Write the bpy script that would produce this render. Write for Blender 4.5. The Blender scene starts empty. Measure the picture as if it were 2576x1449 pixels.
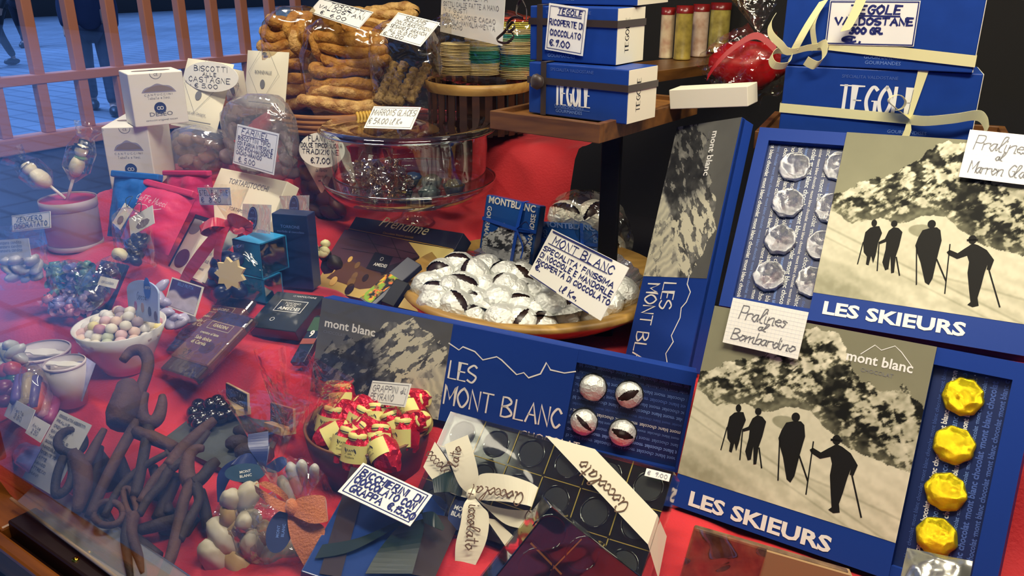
import bpy, bmesh, math, random
import numpy as np
from mathutils import Matrix, Vector, noise
random.seed(7); rnd = random.Random(11)
S = bpy.context.scene; C = S.collection
# ---------------------------------------------------------------- camera
FPX, PX, PY = 2100.0, 1288.0, 724.5
CAM = np.array([0, -.29, 1.55]); AZ = math.radians(35); PT = math.radians(21)
_h = np.array([-math.sin(AZ), math.cos(AZ), 0]); RT = np.array([math.cos(AZ), math.sin(AZ), 0])
FW = _h*math.cos(PT)-np.array([0, 0, math.sin(PT)]); UP = np.cross(RT, FW)
cd = bpy.data.cameras.new('camera'); cam = bpy.data.objects.new('camera', cd); C.objects.link(cam)
cam.matrix_world = Matrix(((RT[0], UP[0], -FW[0], CAM[0]), (RT[1], UP[1], -FW[1], CAM[1]), (RT[2], UP[2], -FW[2], CAM[2]), (0, 0, 0, 1)))
cd.sensor_width = 36; cd.lens = FPX*36/2576; cd.clip_start = .01; cd.clip_end = 200
S.camera = cam
# ---------------------------------------------------------------- sky, lamps, exposure
S.view_settings.view_transform = 'Standard'; S.view_settings.look = 'None'; S.view_settings.gamma = 1
S.view_settings.use_curve_mapping = False; S.view_settings.exposure = 0.0
W = bpy.data.worlds.new('dusk_sky'); S.world = W; W.use_nodes = True
wn = W.node_tree.nodes; bg = wn['Background']
tc = wn.new('ShaderNodeTexCoord'); sp = wn.new('ShaderNodeSeparateXYZ'); cr = wn.new('ShaderNodeValToRGB')
W.node_tree.links.new(tc.outputs['Generated'], sp.inputs[0]); W.node_tree.links.new(sp.outputs['Z'], cr.inputs[0])
cr.color_ramp.elements[0].position = .0; cr.color_ramp.elements[0].color = (.10, .16, .34, 1)
cr.color_ramp.elements[1].position = .6; cr.color_ramp.elements[1].color = (.13, .30, .85, 1)
W.node_tree.links.new(cr.outputs[0], bg.inputs[0]); bg.inputs[1].default_value = .8
S.cycles.max_bounces = 10; S.cycles.transparent_max_bounces = 24; S.cycles.transmission_bounces = 6
S.cycles.caustics_reflective = False; S.cycles.caustics_refractive = False; S.cycles.use_denoising = True
S.cycles.sample_clamp_indirect = 4
def area(name, loc, tgt, sx, sy, power, col):
    l = bpy.data.lights.new(name, 'AREA'); l.shape = 'RECTANGLE'; l.size = sx; l.size_y = sy; l.energy = power; l.color = col
    o = bpy.data.objects.new(name, l); C.objects.link(o); o.location = loc
    o.rotation_euler = (Vector(tgt)-Vector(loc)).to_track_quat('-Z', 'Y').to_euler(); return o
sl = bpy.data.lights.new('dusk_glow', 'SUN'); sl.energy = 12; sl.angle = math.radians(40); sl.color = (.19, .40, 1)
so = bpy.data.objects.new('dusk_glow', sl); C.objects.link(so); so.rotation_euler = Vector((.22, .12, -1)).to_track_quat('-Z', 'Y').to_euler()
WARM = (1.0, .90, .70)
area('ceiling_lamp', (-.12, .12, 2.15), (-.28, .44, 1.1), .9, .10, 16, WARM)
area('ceiling_lamp', (-.05, .75, 2.15), (-.2, .5, 1.1), .5, .10, 5.0, WARM)
area('ceiling_lamp', (-1.16, .34, 2.15), (-1.16, .52, 1.2), .3, .10, 7.5, WARM)
# ---------------------------------------------------------------- pixels and points
def ray(x, y): return FW+RT*((x-PX)/FPX)-UP*((y-PY)/FPX)
def at(x, y, t): return CAM+ray(x, y)*t
def atz(x, y, z): r = ray(x, y); return CAM+r*((z-CAM[2])/r[2])
def atp(x, y, P, n): r = ray(x, y); return CAM+r*(np.dot(np.asarray(P)-CAM, n)/np.dot(r, n))
def dep(P): return float((np.asarray(P)-CAM)@FW)
def frame(o, ex, ey, ez): return Matrix(((ex[0], ey[0], ez[0], o[0]), (ex[1], ey[1], ez[1], o[1]), (ex[2], ey[2], ez[2], o[2]), (0, 0, 0, 1)))
def stand(P, yaw=0, rx=0, ry=0):          # local x right, y into the shop, z up
    return Matrix.Translation(Vector(P)) @ Matrix.Rotation(math.radians(yaw), 4, 'Z') @ Matrix.Rotation(math.radians(rx), 4, 'X') @ Matrix.Rotation(math.radians(ry), 4, 'Y')
def rodr(r):
    a = np.linalg.norm(r)
    if a < 1e-9: return np.eye(3)
    k = r/a; K = np.array([[0, -k[2], k[1]], [k[2], 0, -k[0]], [-k[1], k[0], 0]])
    return np.eye(3)+math.sin(a)*K+(1-math.cos(a))*K@K
class Face:      # a flat rectangle in the shop: x right, y up, z out of its front
    def __init__(s, M, w, h): s.M, s.w, s.h = M, w, h
    def loc(s, x, y):
        o = np.array(s.M.translation); n = np.array(s.M.to_3x3().col[2]); p = atp(x, y, o, n)-o
        return (float(p@np.array(s.M.to_3x3().col[0])), float(p@np.array(s.M.to_3x3().col[1])))
def fit(c, t=1.0, z=None, n0=None, ps=.5, on=None):
    """the rectangle whose corners (tl,tr,br,bl) show at these pixels; z rests its lowest corner on that height, on = a Face it lies against"""
    c = np.array(c, float)
    if on is not None:
        o = np.array(on.M.translation); n = np.array(on.M.to_3x3().col[2])
        P = [atp(x, y, o, n) for x, y in c]
        ex = (P[1]-P[0])+(P[2]-P[3]); ex -= n*(ex@n); ex /= np.linalg.norm(ex); ey = np.cross(n, ex)
        w = .5*abs((P[1]-P[0]+P[2]-P[3])@ex); h = .5*abs((P[0]-P[3]+P[1]-P[2])@ey)
        return Face(frame(sum(P)/4+n*.0032, ex, ey, n), w, h)
    cc = c.mean(0); ctr = at(cc[0], cc[1], t)
    if n0 is None: n0 = -ray(*cc)
    n0 = np.array(n0, float); n0 /= np.linalg.norm(n0)
    P = [atp(x, y, ctr, n0) for x, y in c]
    ex = (P[1]-P[0]); ex /= np.linalg.norm(ex); ey = np.cross(n0, ex); B0 = np.array([ex, ey, n0]).T
    w = np.linalg.norm(P[1]-P[0]); h = np.linalg.norm(P[0]-P[3])
    q = np.array([cc[0], cc[1], 0, 0, 0, w, h])
    sc = np.array([1, 1, .01, .01, .01, .002, .002])
    def res(q):
        B = rodr(q[2:5])@B0; o = at(q[0], q[1], t); r = []
        for (sx, sy), p in zip(((-1, 1), (1, 1), (1, -1), (-1, -1)), c):
            v = o+B[:, 0]*sx*q[5]/2+B[:, 1]*sy*q[6]/2-CAM; d = v@FW
            r += [(PX+FPX*(v@RT)/d-p[0])/3, (PY-FPX*(v@UP)/d-p[1])/3]
        return np.array(r+list((B[:, 2]-n0)/ps))
    for _ in range(25):
        r = res(q); J = np.array([(res(q+sc*e)-r) for e in np.eye(7)]).T
        q = q-sc*np.linalg.solve(J.T@J+1e-3*np.eye(7), J.T@r)
    B = rodr(q[2:5])@B0; o = at(q[0], q[1], t); w, h = abs(q[5]), abs(q[6])
    if z is not None:
        lo = min((o+B[:, 0]*sx*w/2+B[:, 1]*sy*h/2)[2] for sx in (-1, 1) for sy in (-1, 1))
        k = (z-CAM[2])/(lo-CAM[2]); o = CAM+(o-CAM)*k; w *= k; h *= k
    return Face(frame(o, B[:, 0], B[:, 1], B[:, 2]), w, h)
def upbox(bl, br, tl, side, z):
    """an upright carton on height z: frame at its front bottom left corner, width, height, depth"""
    A, B = atz(*bl, z), atz(*br, z); ex = B-A; w = np.linalg.norm(ex); ex /= w; ez = np.array([0, 0, 1.]); ey = np.cross(ez, ex)
    h = atp(*tl, A, -ey)[2]-z; D = atz(*side, z); d = abs((D-B)@ey)
    return frame(A, ex, ey, ez), w, h, d
# ---------------------------------------------------------------- materials
def lin(c):
    c = c/255.0; return c/12.92 if c <= .04045 else ((c+.055)/1.055)**2.4
def rgb(h):
    if isinstance(h, str): h = tuple(int(h[i:i+2], 16) for i in (0, 2, 4))
    return (lin(h[0]), lin(h[1]), lin(h[2]), 1)
MATS = {}
def nmat(name):
    m = bpy.data.materials.new(name); m.use_nodes = True; MATS[name] = m; nt = m.node_tree
    return m, nt, nt.nodes, nt.nodes['Principled BSDF'], nt.links
def mat(name, col, rough=.5, metal=0, spec=.5, nz=0, nscale=60, bump=0, bscale=120, coat=0, col2=None, sheen=0, stretch=None):
    if name in MATS: return MATS[name]
    m, nt, N, P, L = nmat(name); a = rgb(col)
    P.inputs['Base Color'].default_value = a; P.inputs['Roughness'].default_value = rough; P.inputs['Metallic'].default_value = metal
    P.inputs['Specular IOR Level'].default_value = spec; P.inputs['Coat Weight'].default_value = coat; P.inputs['Coat Roughness'].default_value = .08
    if sheen: P.inputs['Sheen Weight'].default_value = sheen
    if nz or bump:
        tc = N.new('ShaderNodeTexCoord'); vec = tc.outputs['Object']
        if stretch:
            mp = N.new('ShaderNodeMapping'); mp.inputs['Scale'].default_value = stretch; L.new(vec, mp.inputs[0]); vec = mp.outputs[0]
    if nz:
        t = N.new('ShaderNodeTexNoise'); t.inputs['Scale'].default_value = nscale; t.inputs['Detail'].default_value = 5; L.new(vec, t.inputs[0])
        r = N.new('ShaderNodeValToRGB'); b = rgb(col2) if col2 else tuple(x*(1-nz) for x in a[:3])+(1,)
        r.color_ramp.elements[0].position = .32; r.color_ramp.elements[0].color = b
        r.color_ramp.elements[1].position = .68; r.color_ramp.elements[1].color = a
        L.new(t.outputs[0], r.inputs[0]); L.new(r.outputs[0], P.inputs['Base Color'])
    if bump:
        t = N.new('ShaderNodeTexNoise'); t.inputs['Scale'].default_value = bscale; t.inputs['Detail'].default_value = 4; L.new(vec, t.inputs[0])
        b = N.new('ShaderNodeBump'); b.inputs['Strength'].default_value = bump; b.inputs['Distance'].default_value = .004
        L.new(t.outputs[0], b.inputs['Height']); L.new(b.outputs[0], P.inputs['Normal'])
    return m
def film(name, tint=(255, 255, 255), r0=.06, r1=.7, rough=.06, bump=.6, bscale=40, veil=0):
    """clear plastic film or glass: lets light straight through, mirrors at grazing angles and along its creases"""
    if name in MATS: return MATS[name]
    m, nt, N, P, L = nmat(name); N.remove(P)
    T = N.new('ShaderNodeBsdfTransparent'); T.inputs[0].default_value = rgb(tint)
    G = N.new('ShaderNodeBsdfGlossy'); G.inputs['Roughness'].default_value = rough; G.inputs[0].default_value = (1, 1, 1, 1)
    lw = N.new('ShaderNodeLayerWeight'); lw.inputs[0].default_value = .35
    mr = N.new('ShaderNodeMapRange'); mr.inputs[3].default_value = r0; mr.inputs[4].default_value = r1
    mx = N.new('ShaderNodeMixShader'); out = N['Material Output']
    L.new(lw.outputs['Facing'], mr.inputs[0]); L.new(mr.outputs[0], mx.inputs[0]); L.new(T.outputs[0], mx.inputs[1]); L.new(G.outputs[0], mx.inputs[2])
    last = mx
    if veil:
        D = N.new('ShaderNodeBsdfDiffuse'); D.inputs[0].default_value = rgb(tint); v = N.new('ShaderNodeMixShader'); v.inputs[0].default_value = veil
        L.new(mx.outputs[0], v.inputs[1]); L.new(D.outputs[0], v.inputs[2]); last = v
    L.new(last.outputs[0], out.inputs[0])
    if bump:
        tc = N.new('ShaderNodeTexCoord'); t = N.new('ShaderNodeTexNoise'); t.inputs['Scale'].default_value = bscale; t.inputs['Detail'].default_value = 2
        t.inputs['Distortion'].default_value = .6
        b = N.new('ShaderNodeBump'); b.inputs['Strength'].default_value = bump; b.inputs['Distance'].default_value = .01
        L.new(tc.outputs['Object'], t.inputs[0]); L.new(t.outputs[0], b.inputs['Height']); L.new(b.outputs[0], G.inputs['Normal']); L.new(b.outputs[0], lw.inputs['Normal'])
    return m
def vcol(name, rough=.45, spec=.4, coat=0):
    if name in MATS: return MATS[name]
    m, nt, N, P, L = nmat(name); a = N.new('ShaderNodeVertexColor'); a.layer_name = 'print'
    L.new(a.outputs[0], P.inputs['Base Color']); P.inputs['Roughness'].default_value = rough; P.inputs['Specular IOR Level'].default_value = spec
    P.inputs['Coat Weight'].default_value = coat; return m
def wood(name, c1, c2, scale=6, rough=.4, axis=0):
    if name in MATS: return MATS[name]
    m, nt, N, P, L = nmat(name); tc = N.new('ShaderNodeTexCoord'); mp = N.new('ShaderNodeMapping')
    sc = [scale*8]*3; sc[axis] = scale; mp.inputs['Scale'].default_value = sc
    t = N.new('ShaderNodeTexNoise'); t.inputs['Scale'].default_value = 1.5; t.inputs['Detail'].default_value = 6; t.inputs['Distortion'].default_value = .8
    r = N.new('ShaderNodeValToRGB'); r.color_ramp.elements[0].color = rgb(c1); r.color_ramp.elements[1].color = rgb(c2)
    r.color_ramp.elements[0].position = .3; r.color_ramp.elements[1].position = .7
    L.new(tc.outputs['Object'], mp.inputs[0]); L.new(mp.outputs[0], t.inputs[0]); L.new(t.outputs[0], r.inputs[0]); L.new(r.outputs[0], P.inputs['Base Color'])
    P.inputs['Roughness'].default_value = rough; return m
# ---------------------------------------------------------------- mesh builder
ICO = {}
def ico(n):
    if n not in ICO:
        b = bmesh.new(); bmesh.ops.create_icosphere(b, subdivisions=n, radius=1)
        ICO[n] = ([v.co.copy() for v in b.verts], [[v.index for v in f.verts] for f in b.faces]); b.free()
    return ICO[n]
def catmull(p, k=5, closed=False):
    p = [Vector(q) for q in p]; n = len(p)
    if n < 3: return p
    out = []
    for i in range(n if closed else n-1):
        g = lambda j: p[j % n] if closed else p[max(0, min(n-1, j))]
        a, b, c, d = g(i-1), g(i), g(i+1), g(i+2)
        for s in range(k):
            t = s/k; out.append(.5*((2*b)+(c-a)*t+(2*a-5*b+4*c-d)*t*t+(3*b-a-3*c+d)*t*t*t))
    out.append(p[0].copy() if closed else p[-1]); return out
class MB:
    def __init__(s): s.v = []; s.f = []; s.fm = []; s.sm = []; s.mats = []
    def mi(s, m):
        if m not in s.mats: s.mats.append(m)
        return s.mats.index(m)
    def add(s, V, F, m, smooth=False, T=None):
        k = len(s.v); i = s.mi(m)
        s.v += [tuple(T @ Vector(q)) for q in V] if T is not None else [tuple(q) for q in V]
        s.f += [[j+k for j in f] for f in F]; s.fm += [i]*len(F); s.sm += [smooth]*len(F); return s
    def box(s, x0, x1, y0, y1, z0, z1, m, bev=0, T=None):
        b = bmesh.new(); bmesh.ops.create_cube(b, size=1)
        for v in b.verts: v.co = Vector((x0+(v.co.x+.5)*(x1-x0), y0+(v.co.y+.5)*(y1-y0), z0+(v.co.z+.5)*(z1-z0)))
        if bev: bmesh.ops.bevel(b, geom=list(b.edges), offset=bev, segments=2, profile=.5, affect='EDGES')
        b.verts.index_update(); s.add([v.co.copy() for v in b.verts], [[v.index for v in f.verts] for f in b.faces], m, False, T); b.free(); return s
    def poly(s, P, m, T=None): return s.add(P, [list(range(len(P)))], m, False, T)
    def prism(s, P2, z0, z1, m, T=None):      # outline in x,y pulled from z0 to z1
        n = len(P2); V = [(x, y, z0) for x, y in P2]+[(x, y, z1) for x, y in P2]
        F = [[n+i for i in range(n)], list(range(n))[::-1]]+[[i, (i+1) % n, n+(i+1) % n, n+i] for i in range(n)]
        return s.add(V, F, m, False, T)
    def lathe(s, prof, m, n=32, T=None, smooth=True, close=False):
        V = []; F = []; k = len(prof)
        for r, z in prof:
            for j in range(n): a = 2*math.pi*j/n; V.append((r*math.cos(a), r*math.sin(a), z))
        for i in range(k-1):
            for j in range(n): F.append([i*n+j, i*n+(j+1) % n, (i+1)*n+(j+1) % n, (i+1)*n+j])
        if close: F.append([(k-1)*n+j for j in range(n)]); F.append([j for j in range(n)][::-1])
        return s.add(V, F, m, smooth, T)
    def tube(s, pts, r, m, n=8, T=None, cap=True, flat=1.0):
        pts = [Vector(p) for p in pts]; k = len(pts); V = []; F = []; up = None
        for i, p in enumerate(pts):
            d = (pts[min(k-1, i+1)]-pts[max(0, i-1)]).normalized()
            if up is None: up = d.orthogonal().normalized()
            up = (up-d*up.dot(d)); up = up.normalized() if up.length > 1e-6 else d.orthogonal().normalized()
            sd = d.cross(up); rr = r[i] if isinstance(r, (list, tuple)) else r
            for j in range(n): a = 2*math.pi*j/n; V.append(p+up*(math.cos(a)*rr*flat)+sd*(math.sin(a)*rr))
        for i in range(k-1):
            for j in range(n): F.append([i*n+j, i*n+(j+1) % n, (i+1)*n+(j+1) % n, (i+1)*n+j])
        if cap: F.append([j for j in range(n)][::-1]); F.append([(k-1)*n+j for j in range(n)])
        return s.add(V, F, m, True, T)
    def strip(s, pts, side, w, m, th=.0003, T=None):      # a band along pts; side = vector(s) across it
        pts = [Vector(p) for p in pts]; k = len(pts); V = []; F = []
        for i, p in enumerate(pts):
            sd = Vector(side[i] if isinstance(side, list) else side).normalized(); ww = (w[i] if isinstance(w, (list, tuple)) else w)/2
            d = (pts[min(k-1, i+1)]-pts[max(0, i-1)]).normalized(); nn = d.cross(sd).normalized()*th
            V += [p-sd*ww, p+sd*ww, p+sd*ww+nn, p-sd*ww+nn]
        for i in range(k-1):
            for j in range(4): F.append([i*4+j, i*4+(j+1) % 4, i*4+4+(j+1) % 4, i*4+4+j])
        F += [[3, 2, 1, 0], [k*4-4, k*4-3, k*4-2, k*4-1]]
        return s.add(V, F, m, False, T)
    def blob(s, m, T, n=3, amp=.08, fq=2.5, seed=0, smooth=True, fn=None):
        V, F = ico(n); off = Vector((seed*3.7, seed*1.3, seed*7.1)); W_ = []
        for v in V:
            d = noise.noise(v*fq+off)*amp+noise.noise(v*fq*2.3+off)*amp*.5; q = v*(1+d)
            W_.append(fn(q, v) if fn else q)
        return s.add(W_, F, m, smooth, T)
    def grid(s, fn, nu, nv, m, smooth=True, T=None, cu=False):
        V = [fn(i/(nu if cu else nu-1), j/(nv-1)) for j in range(nv) for i in range(nu)]; F = []
        for j in range(nv-1):
            for i in range(nu if cu else nu-1): F.append([j*nu+i, j*nu+(i+1) % nu, (j+1)*nu+(i+1) % nu, (j+1)*nu+i])
        return s.add(V, F, m, smooth, T)
    def text(s, t, m, x, y, size, z=.0004, sx=1, bold=0, al='C', rot=0, shear=0, T=None):
        V, F, w = tmesh(t, bold, shear); a = math.radians(rot); o = {'C': -w/2, 'L': 0, 'R': -w}[al]; ca, sa = math.cos(a), math.sin(a); P = []
        for q in V:
            u, v = (q[0]+o)*size*sx, q[1]*size; P.append((x+u*ca-v*sa, y+u*sa+v*ca, z))
        return s.add(P, F, m, False, T)
    def pen(s, pts, w, m, z=.0004, T=None, closed=False):      # a flat drawn line in x,y
        if isinstance(w, tuple): wx, wy = w
        else: wx = wy = w
        P = [Vector((p[0], p[1])) for p in pts]; k = len(P)
        if k < 2: return s
        V = []; F = []
        for i, p in enumerate(P):
            d = P[min(k-1, i+1)]-P[max(0, i-1)]; d = d.normalized() if d.length > 1e-9 else Vector((1, 0))
            ww = (wx*abs(d.y)+wy*abs(d.x))/2; nn = Vector((-d.y, d.x))
            if 0 < i < k-1:
                e = (P[i]-P[i-1]).normalized(); c_ = max(.5, abs(e.dot(d))); ww /= c_
            q = p-d*ww*.7 if i == 0 else p+d*ww*.7 if i == k-1 else p
            V += [(q.x+nn.x*ww, q.y+nn.y*ww, z), (q.x-nn.x*ww, q.y-nn.y*ww, z)]
        for i in range(k-1): F.append([2*i, 2*i+1, 2*i+3, 2*i+2])
        return s.add(V, F, m, False, T)
    def hand(s, t, m, x, y, h, w=.0012, z=.0005, sx=1, al='L', rot=0, slant=.0, jit=.03, gap=2.2, T=None, fit_w=None):      # hand drawn letters, h = height of a capital
        u = h/10.0; adv = 0; seq = []
        for ch in t:
            if ch == ' ': adv += 4; continue
            g = GLY.get(ch) or GLY.get(ch.upper(), '')
            mxx = 0
            for st in g.split():
                sm = st[0] == '~'; st = st.lstrip('~'); p = [(int(st[i], 16), int(st[i+1], 16)-(2 if ch in DESC else 0)) for i in range(0, len(st)-1, 2)]
                mxx = max(mxx, max(q[0] for q in p))
                p = [(adv+q[0]+rnd.uniform(-jit, jit)*8, q[1]+rnd.uniform(-jit, jit)*8) for q in p]
                if sm: p = [(q.x, q.y) for q in catmull([(a, b, 0) for a, b in p], 4)]
                seq.append(p)
            adv += mxx+gap
        adv -= gap
        if fit_w: sx = fit_w/(adv*u)
        o = {'L': 0, 'C': -adv/2, 'R': -adv}[al]; a = math.radians(rot); ca, sa = math.cos(a), math.sin(a)
        for p in seq:
            s.pen([(x+((q[0]+o+slant*q[1])*u*sx)*ca-(q[1]*u)*sa, y+((q[0]+o+slant*q[1])*u*sx)*sa+(q[1]*u)*ca) for q in p], w, m, z, T)
        return s
    def build(s, name, parent=None, label=None, M=None):
        me = bpy.data.meshes.new(name); me.from_pydata(s.v, [], s.f)
        for m in s.mats: me.materials.append(m)
        me.polygons.foreach_set('material_index', s.fm); me.polygons.foreach_set('use_smooth', s.sm); me.update()
        o = bpy.data.objects.new(name, me); C.objects.link(o)
        if parent: o.parent = parent
        if M is not None: o.matrix_world = M
        if label: o['label'] = label
        return o
TM = {}
def tmesh(t, bold=0, shear=0):
    k = (t, bold, shear)
    if k not in TM:
        c = bpy.data.curves.new('t', 'FONT'); c.body = t; c.resolution_u = 2; c.offset = bold; c.shear = shear
        o = bpy.data.objects.new('t', c); me = bpy.data.meshes.new_from_object(o)
        V = [tuple(v.co) for v in me.vertices]; F = [list(p.vertices) for p in me.polygons]
        TM[k] = (V, F, max([v[0] for v in V] or [0])); bpy.data.objects.remove(o); bpy.data.meshes.remove(me); bpy.data.curves.remove(c)
    return TM[k]
DESC = ''
GLY = {'A': '003A60 1444', 'B': '000A ~0A3A583605 ~0535623000', 'C': '~583A1805123052', 'D': '000A ~0A3A5855523000', 'E': '5A0A0050 0545', 'F': '5A0A00 0545',
 'G': '~593A1805123051 515535', 'H': '000A 505A 0555', 'I': '000A', 'J': '~4A423002', 'K': '000A 5A0550', 'L': '0A0050', 'M': '000A336A60', 'N': '000A505A',
 'O': '~3A180512305265583A', 'P': '000A ~0A4A584505', 'Q': '~3A180512305265583A 3360', 'R': '000A ~0A4A584505 2560', 'S': '~593A080654523001', 'T': '0A6A 3A30',
 'U': '~0A041130515458 585A', 'V': '0A306A', 'W': '0A2047608A', 'X': '006A 0A60', 'Y': '0A356A 3530', 'Z': '0A6A0060', '0': '~3A180512305265583A', '1': '172A20',
 '2': '~082A4A582300 0050', '3': '~092A4A583635 ~3554523001', '4': '4A0363 4A40', '5': '5A1A06 ~064655523001', '6': '~4A16041230525435 ~350402', '7': '0A6A20',
 '8': '~3A1746523002355738 383A', '9': '~583717193A5A5958 5830', 'e': '~593A180512305 ', '€': '~583A1805123052 0646 0444', '.': '0001', ',': '1100', '-': '1545', "'": '1A18', '_': '0060',
 'a': '~4535130120334 ~45414050'.replace('334 ', '33 '), 'b': '~0300 0A0001', 'c': '~4425140311203041', 'i': '~05011020 0708', 'l': '~02374A2A1511203 0'.replace('3 0', '30'), 'o': '~2513031120425335252545',
 'r': '0500 ~0425454 4'.replace('4 4', '44'), 'n': '0500 ~03254541 ~414050', 'm': '0500 ~03253530 ~33556561 ~617080', 'd': '~44251303112042 4A4151', 's': '~4525143211011', 't': '2A2130 0747', 'e': '~0333442514031120 2041'.replace('20 20', '2020'),
 'g': '~4425140322424 5'.replace('4 5', '45'), 'u': '~0501112041 4540'}
GLY['e'] = '~0333442514031121 ~21304 1'.replace('4 1', '41'); GLY['b'] = '0A00 ~0325454230 ~3000'; GLY['s'] = '~4425143332200 1'.replace('0 1', '01'); GLY['a'] = '~4525140211203145 ~454151'
GLY['p'] = '0500 ~0325454220 ~2000'
# ---------------------------------------------------------------- things
def thing(name, label, cat, M, group=None):
    o = bpy.data.objects.new(name, None); C.objects.link(o); o.empty_display_size = .01; o.matrix_world = M
    o['label'] = label; o['category'] = cat
    if group: o['group'] = group
    return o
def tag(o, label, cat, group=None, kind=None):
    o['label'] = label; o['category'] = cat
    if group: o['group'] = group
    if kind: o['kind'] = kind
    return o
def struct(name, mb, M=None):
    o = mb.build(name, M=M); o['kind'] = 'structure'; return o
def dup(r, M, label=None, group=None):
    c = r.copy(); C.objects.link(c); c.matrix_world = M
    if label: c['label'] = label
    if group: c['group'] = group
    for a in r.children:
        b = a.copy(); C.objects.link(b); b.parent = c
        for g in a.children:
            d = g.copy(); C.objects.link(d); d.parent = b
    return c
FOOT = []      # where things press on the cloth
def rib(b, pts, w, m, twist=0.0, v=(.05, -.85, .5), k=6, th=.0004):
    P = catmull(pts, k); n = len(P); v = Vector(v).normalized(); sd = []; tw = twist if isinstance(twist, (list, tuple)) else [twist]*2
    ww = list(np.interp(np.linspace(0, 1, n), np.linspace(0, 1, len(w)), w)) if isinstance(w, (list, tuple)) else w
    for i in range(n):
        d = (P[min(n-1, i+1)]-P[max(0, i-1)]).normalized(); s = v.cross(d); s = s.normalized() if s.length > 1e-4 else Vector((1, 0, 0)); q = d.cross(s); a = float(np.interp(i/(n-1), np.linspace(0, 1, len(tw)), tw)); s2 = s*math.cos(a)+q*math.sin(a)
        if sd and s2.dot(sd[-1]) < 0: s2 = -s2
        sd.append(s2)
    b.strip(P, sd, ww, m, th)
def foot(P, z, r=0):
    for dx, dy in ((0, 0),) if not r else ((-r, -r), (r, -r), (r, r), (-r, r), (0, 0)): FOOT.append((P[0]+dx, P[1]+dy, z))

def foot_edge(F, t=.0, dz=.004, n=7):
    M = F.M; nn = M.to_3x3().col[2]
    for i in range(n):
        p = M @ Vector((-F.w/2+F.w*i/(n-1), -F.h/2, 0))
        for k in (0, 1): q = p-nn*(t*k); FOOT.append((q.x, q.y, min(p.z, q.z)-dz))
# ---------------------------------------------------------------- printed pictures
def vnoise(U, V, fx, fy, seed):
    r = np.random.RandomState(seed); G = r.rand(int(fy)+3, int(fx)+3)
    x = U*fx; y = V*fy; i = np.floor(x).astype(int); j = np.floor(y).astype(int); a = x-i; b = y-j; i = i % (int(fx)+2); j = j % (int(fy)+2)
    a = a*a*(3-2*a); b = b*b*(3-2*b)
    return (G[j, i]*(1-a)+G[j, i+1]*a)*(1-b)+(G[j+1, i]*(1-a)+G[j+1, i+1]*a)*b
def fbm(U, V, f, seed, o=5, asp=1.0, g=.55):
    s = 0; a = 1; t = 0
    for k in range(o): s = s+a*vnoise(U, V, f*asp, f, seed+k); t += a; a *= g; f *= 2
    return s/t
def sst(a, b, x): t = np.clip((x-a)/(b-a), 0, 1); return t*t*(3-2*t)
def tone(g, lo='14140f', mid='8f8d72', hi='eee8cd'):
    a, b, c = (np.array(rgb(q)[:3])**(1/2.2) for q in (lo, mid, hi)); g = np.clip(g, 0, 1)[..., None]
    return np.where(g < .5, a+(b-a)*g*2, b+(c-b)*(g*2-1))**2.2
def pic(name, parent, x0, x1, y0, y1, z, nx, ny, fn, m, th=0):
    u, v = np.meshgrid(np.linspace(0, 1, nx), np.linspace(0, 1, ny)); col = fn(u, v)
    co = np.stack([x0+u*(x1-x0), y0+v*(y1-y0), np.full_like(u, z)], -1).reshape(-1, 3)
    i = np.arange(nx-1)[None, :]+nx*np.arange(ny-1)[:, None]; F = np.stack([i, i+1, i+1+nx, i+nx], -1).reshape(-1, 4)
    me = bpy.data.meshes.new(name); me.from_pydata(co.tolist(), [], F.tolist()); me.materials.append(m)
    a = me.color_attributes.new('print', 'FLOAT_COLOR', 'POINT'); d = np.ones((nx*ny, 4), np.float32); d[:, :3] = col.reshape(-1, 3); a.data.foreach_set('color', d.ravel())
    o = bpy.data.objects.new(name, me); C.objects.link(o); o.parent = parent; return o
def ridge(U, pts): return np.interp(U, [p[0] for p in pts], [p[1] for p in pts])
def pic_skiers(U, V):
    n1 = fbm(U, V, 7, 3, 6, 1.3); n2 = fbm(U, V, 16, 21, 5, 1.3); n3 = vnoise(U, V, 60, 50, 5)
    top = ridge(U, [(0, .60), (.1, .66), (.22, .72), (.32, .80), (.42, .93), (.5, .99), (.6, .97), (.66, .86), (.74, .74), (.82, .72), (.9, .76), (1, .70)])+(n2-.5)*.10
    base = ridge(U, [(0, .50), (.12, .44), (.25, .50), (.33, .47), (.46, .53), (.55, .55), (.62, .48), (.75, .40), (1, .33)])+(n1-.5)*.07
    sky = .44+.16*U*0+.12*(1-V)+.05*(n1-.5)
    rk = np.abs(n1-.5)*2; d = fbm(U+.35*V, V, 18, 40, 5, 1.0)
    d2 = fbm(U-.6*V, V, 34, 90, 4, 1.2); rock = .10+.72*sst(.44, .57, .6*d+.4*d2+.2*(V-.6)+.40*(n1-.5))+.28*(d2-.5)+(n3-.5)*.26+.25*(n2-.5)
    rock = rock-.12*sst(.55, .75, U)*(V < .75)
    fog = sst(.0, .13, V-base)
    snow = .86+.10*(n1-.5)+.06*(n3-.5)-.26*sst(.28, .02, V)*sst(.55, .0, U)+.05*np.sin((V+.45*U)*60+n1*9)*sst(.5, .1, V)
    tr = np.abs(V-(.40-.42*U)); snow = snow-.16*sst(.012, .0, tr)-.12*sst(.01, 0, np.abs(V-(.34-.42*U)))-.14*sst(.012, 0, np.abs(V-(.30-.17*U-.02*n1)))*sst(.45, .6, U)
    patch = sst(.5, .4, ((U-.46)/.10)**2+((V-.44)/.055)**2); snow = snow-.3*patch
    g = np.where(V > top, sky, np.where(V > base, rock*(.55+.45*fog)+.38*(1-fog)*0+.3*(1-fog), snow))
    return tone(g)
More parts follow.
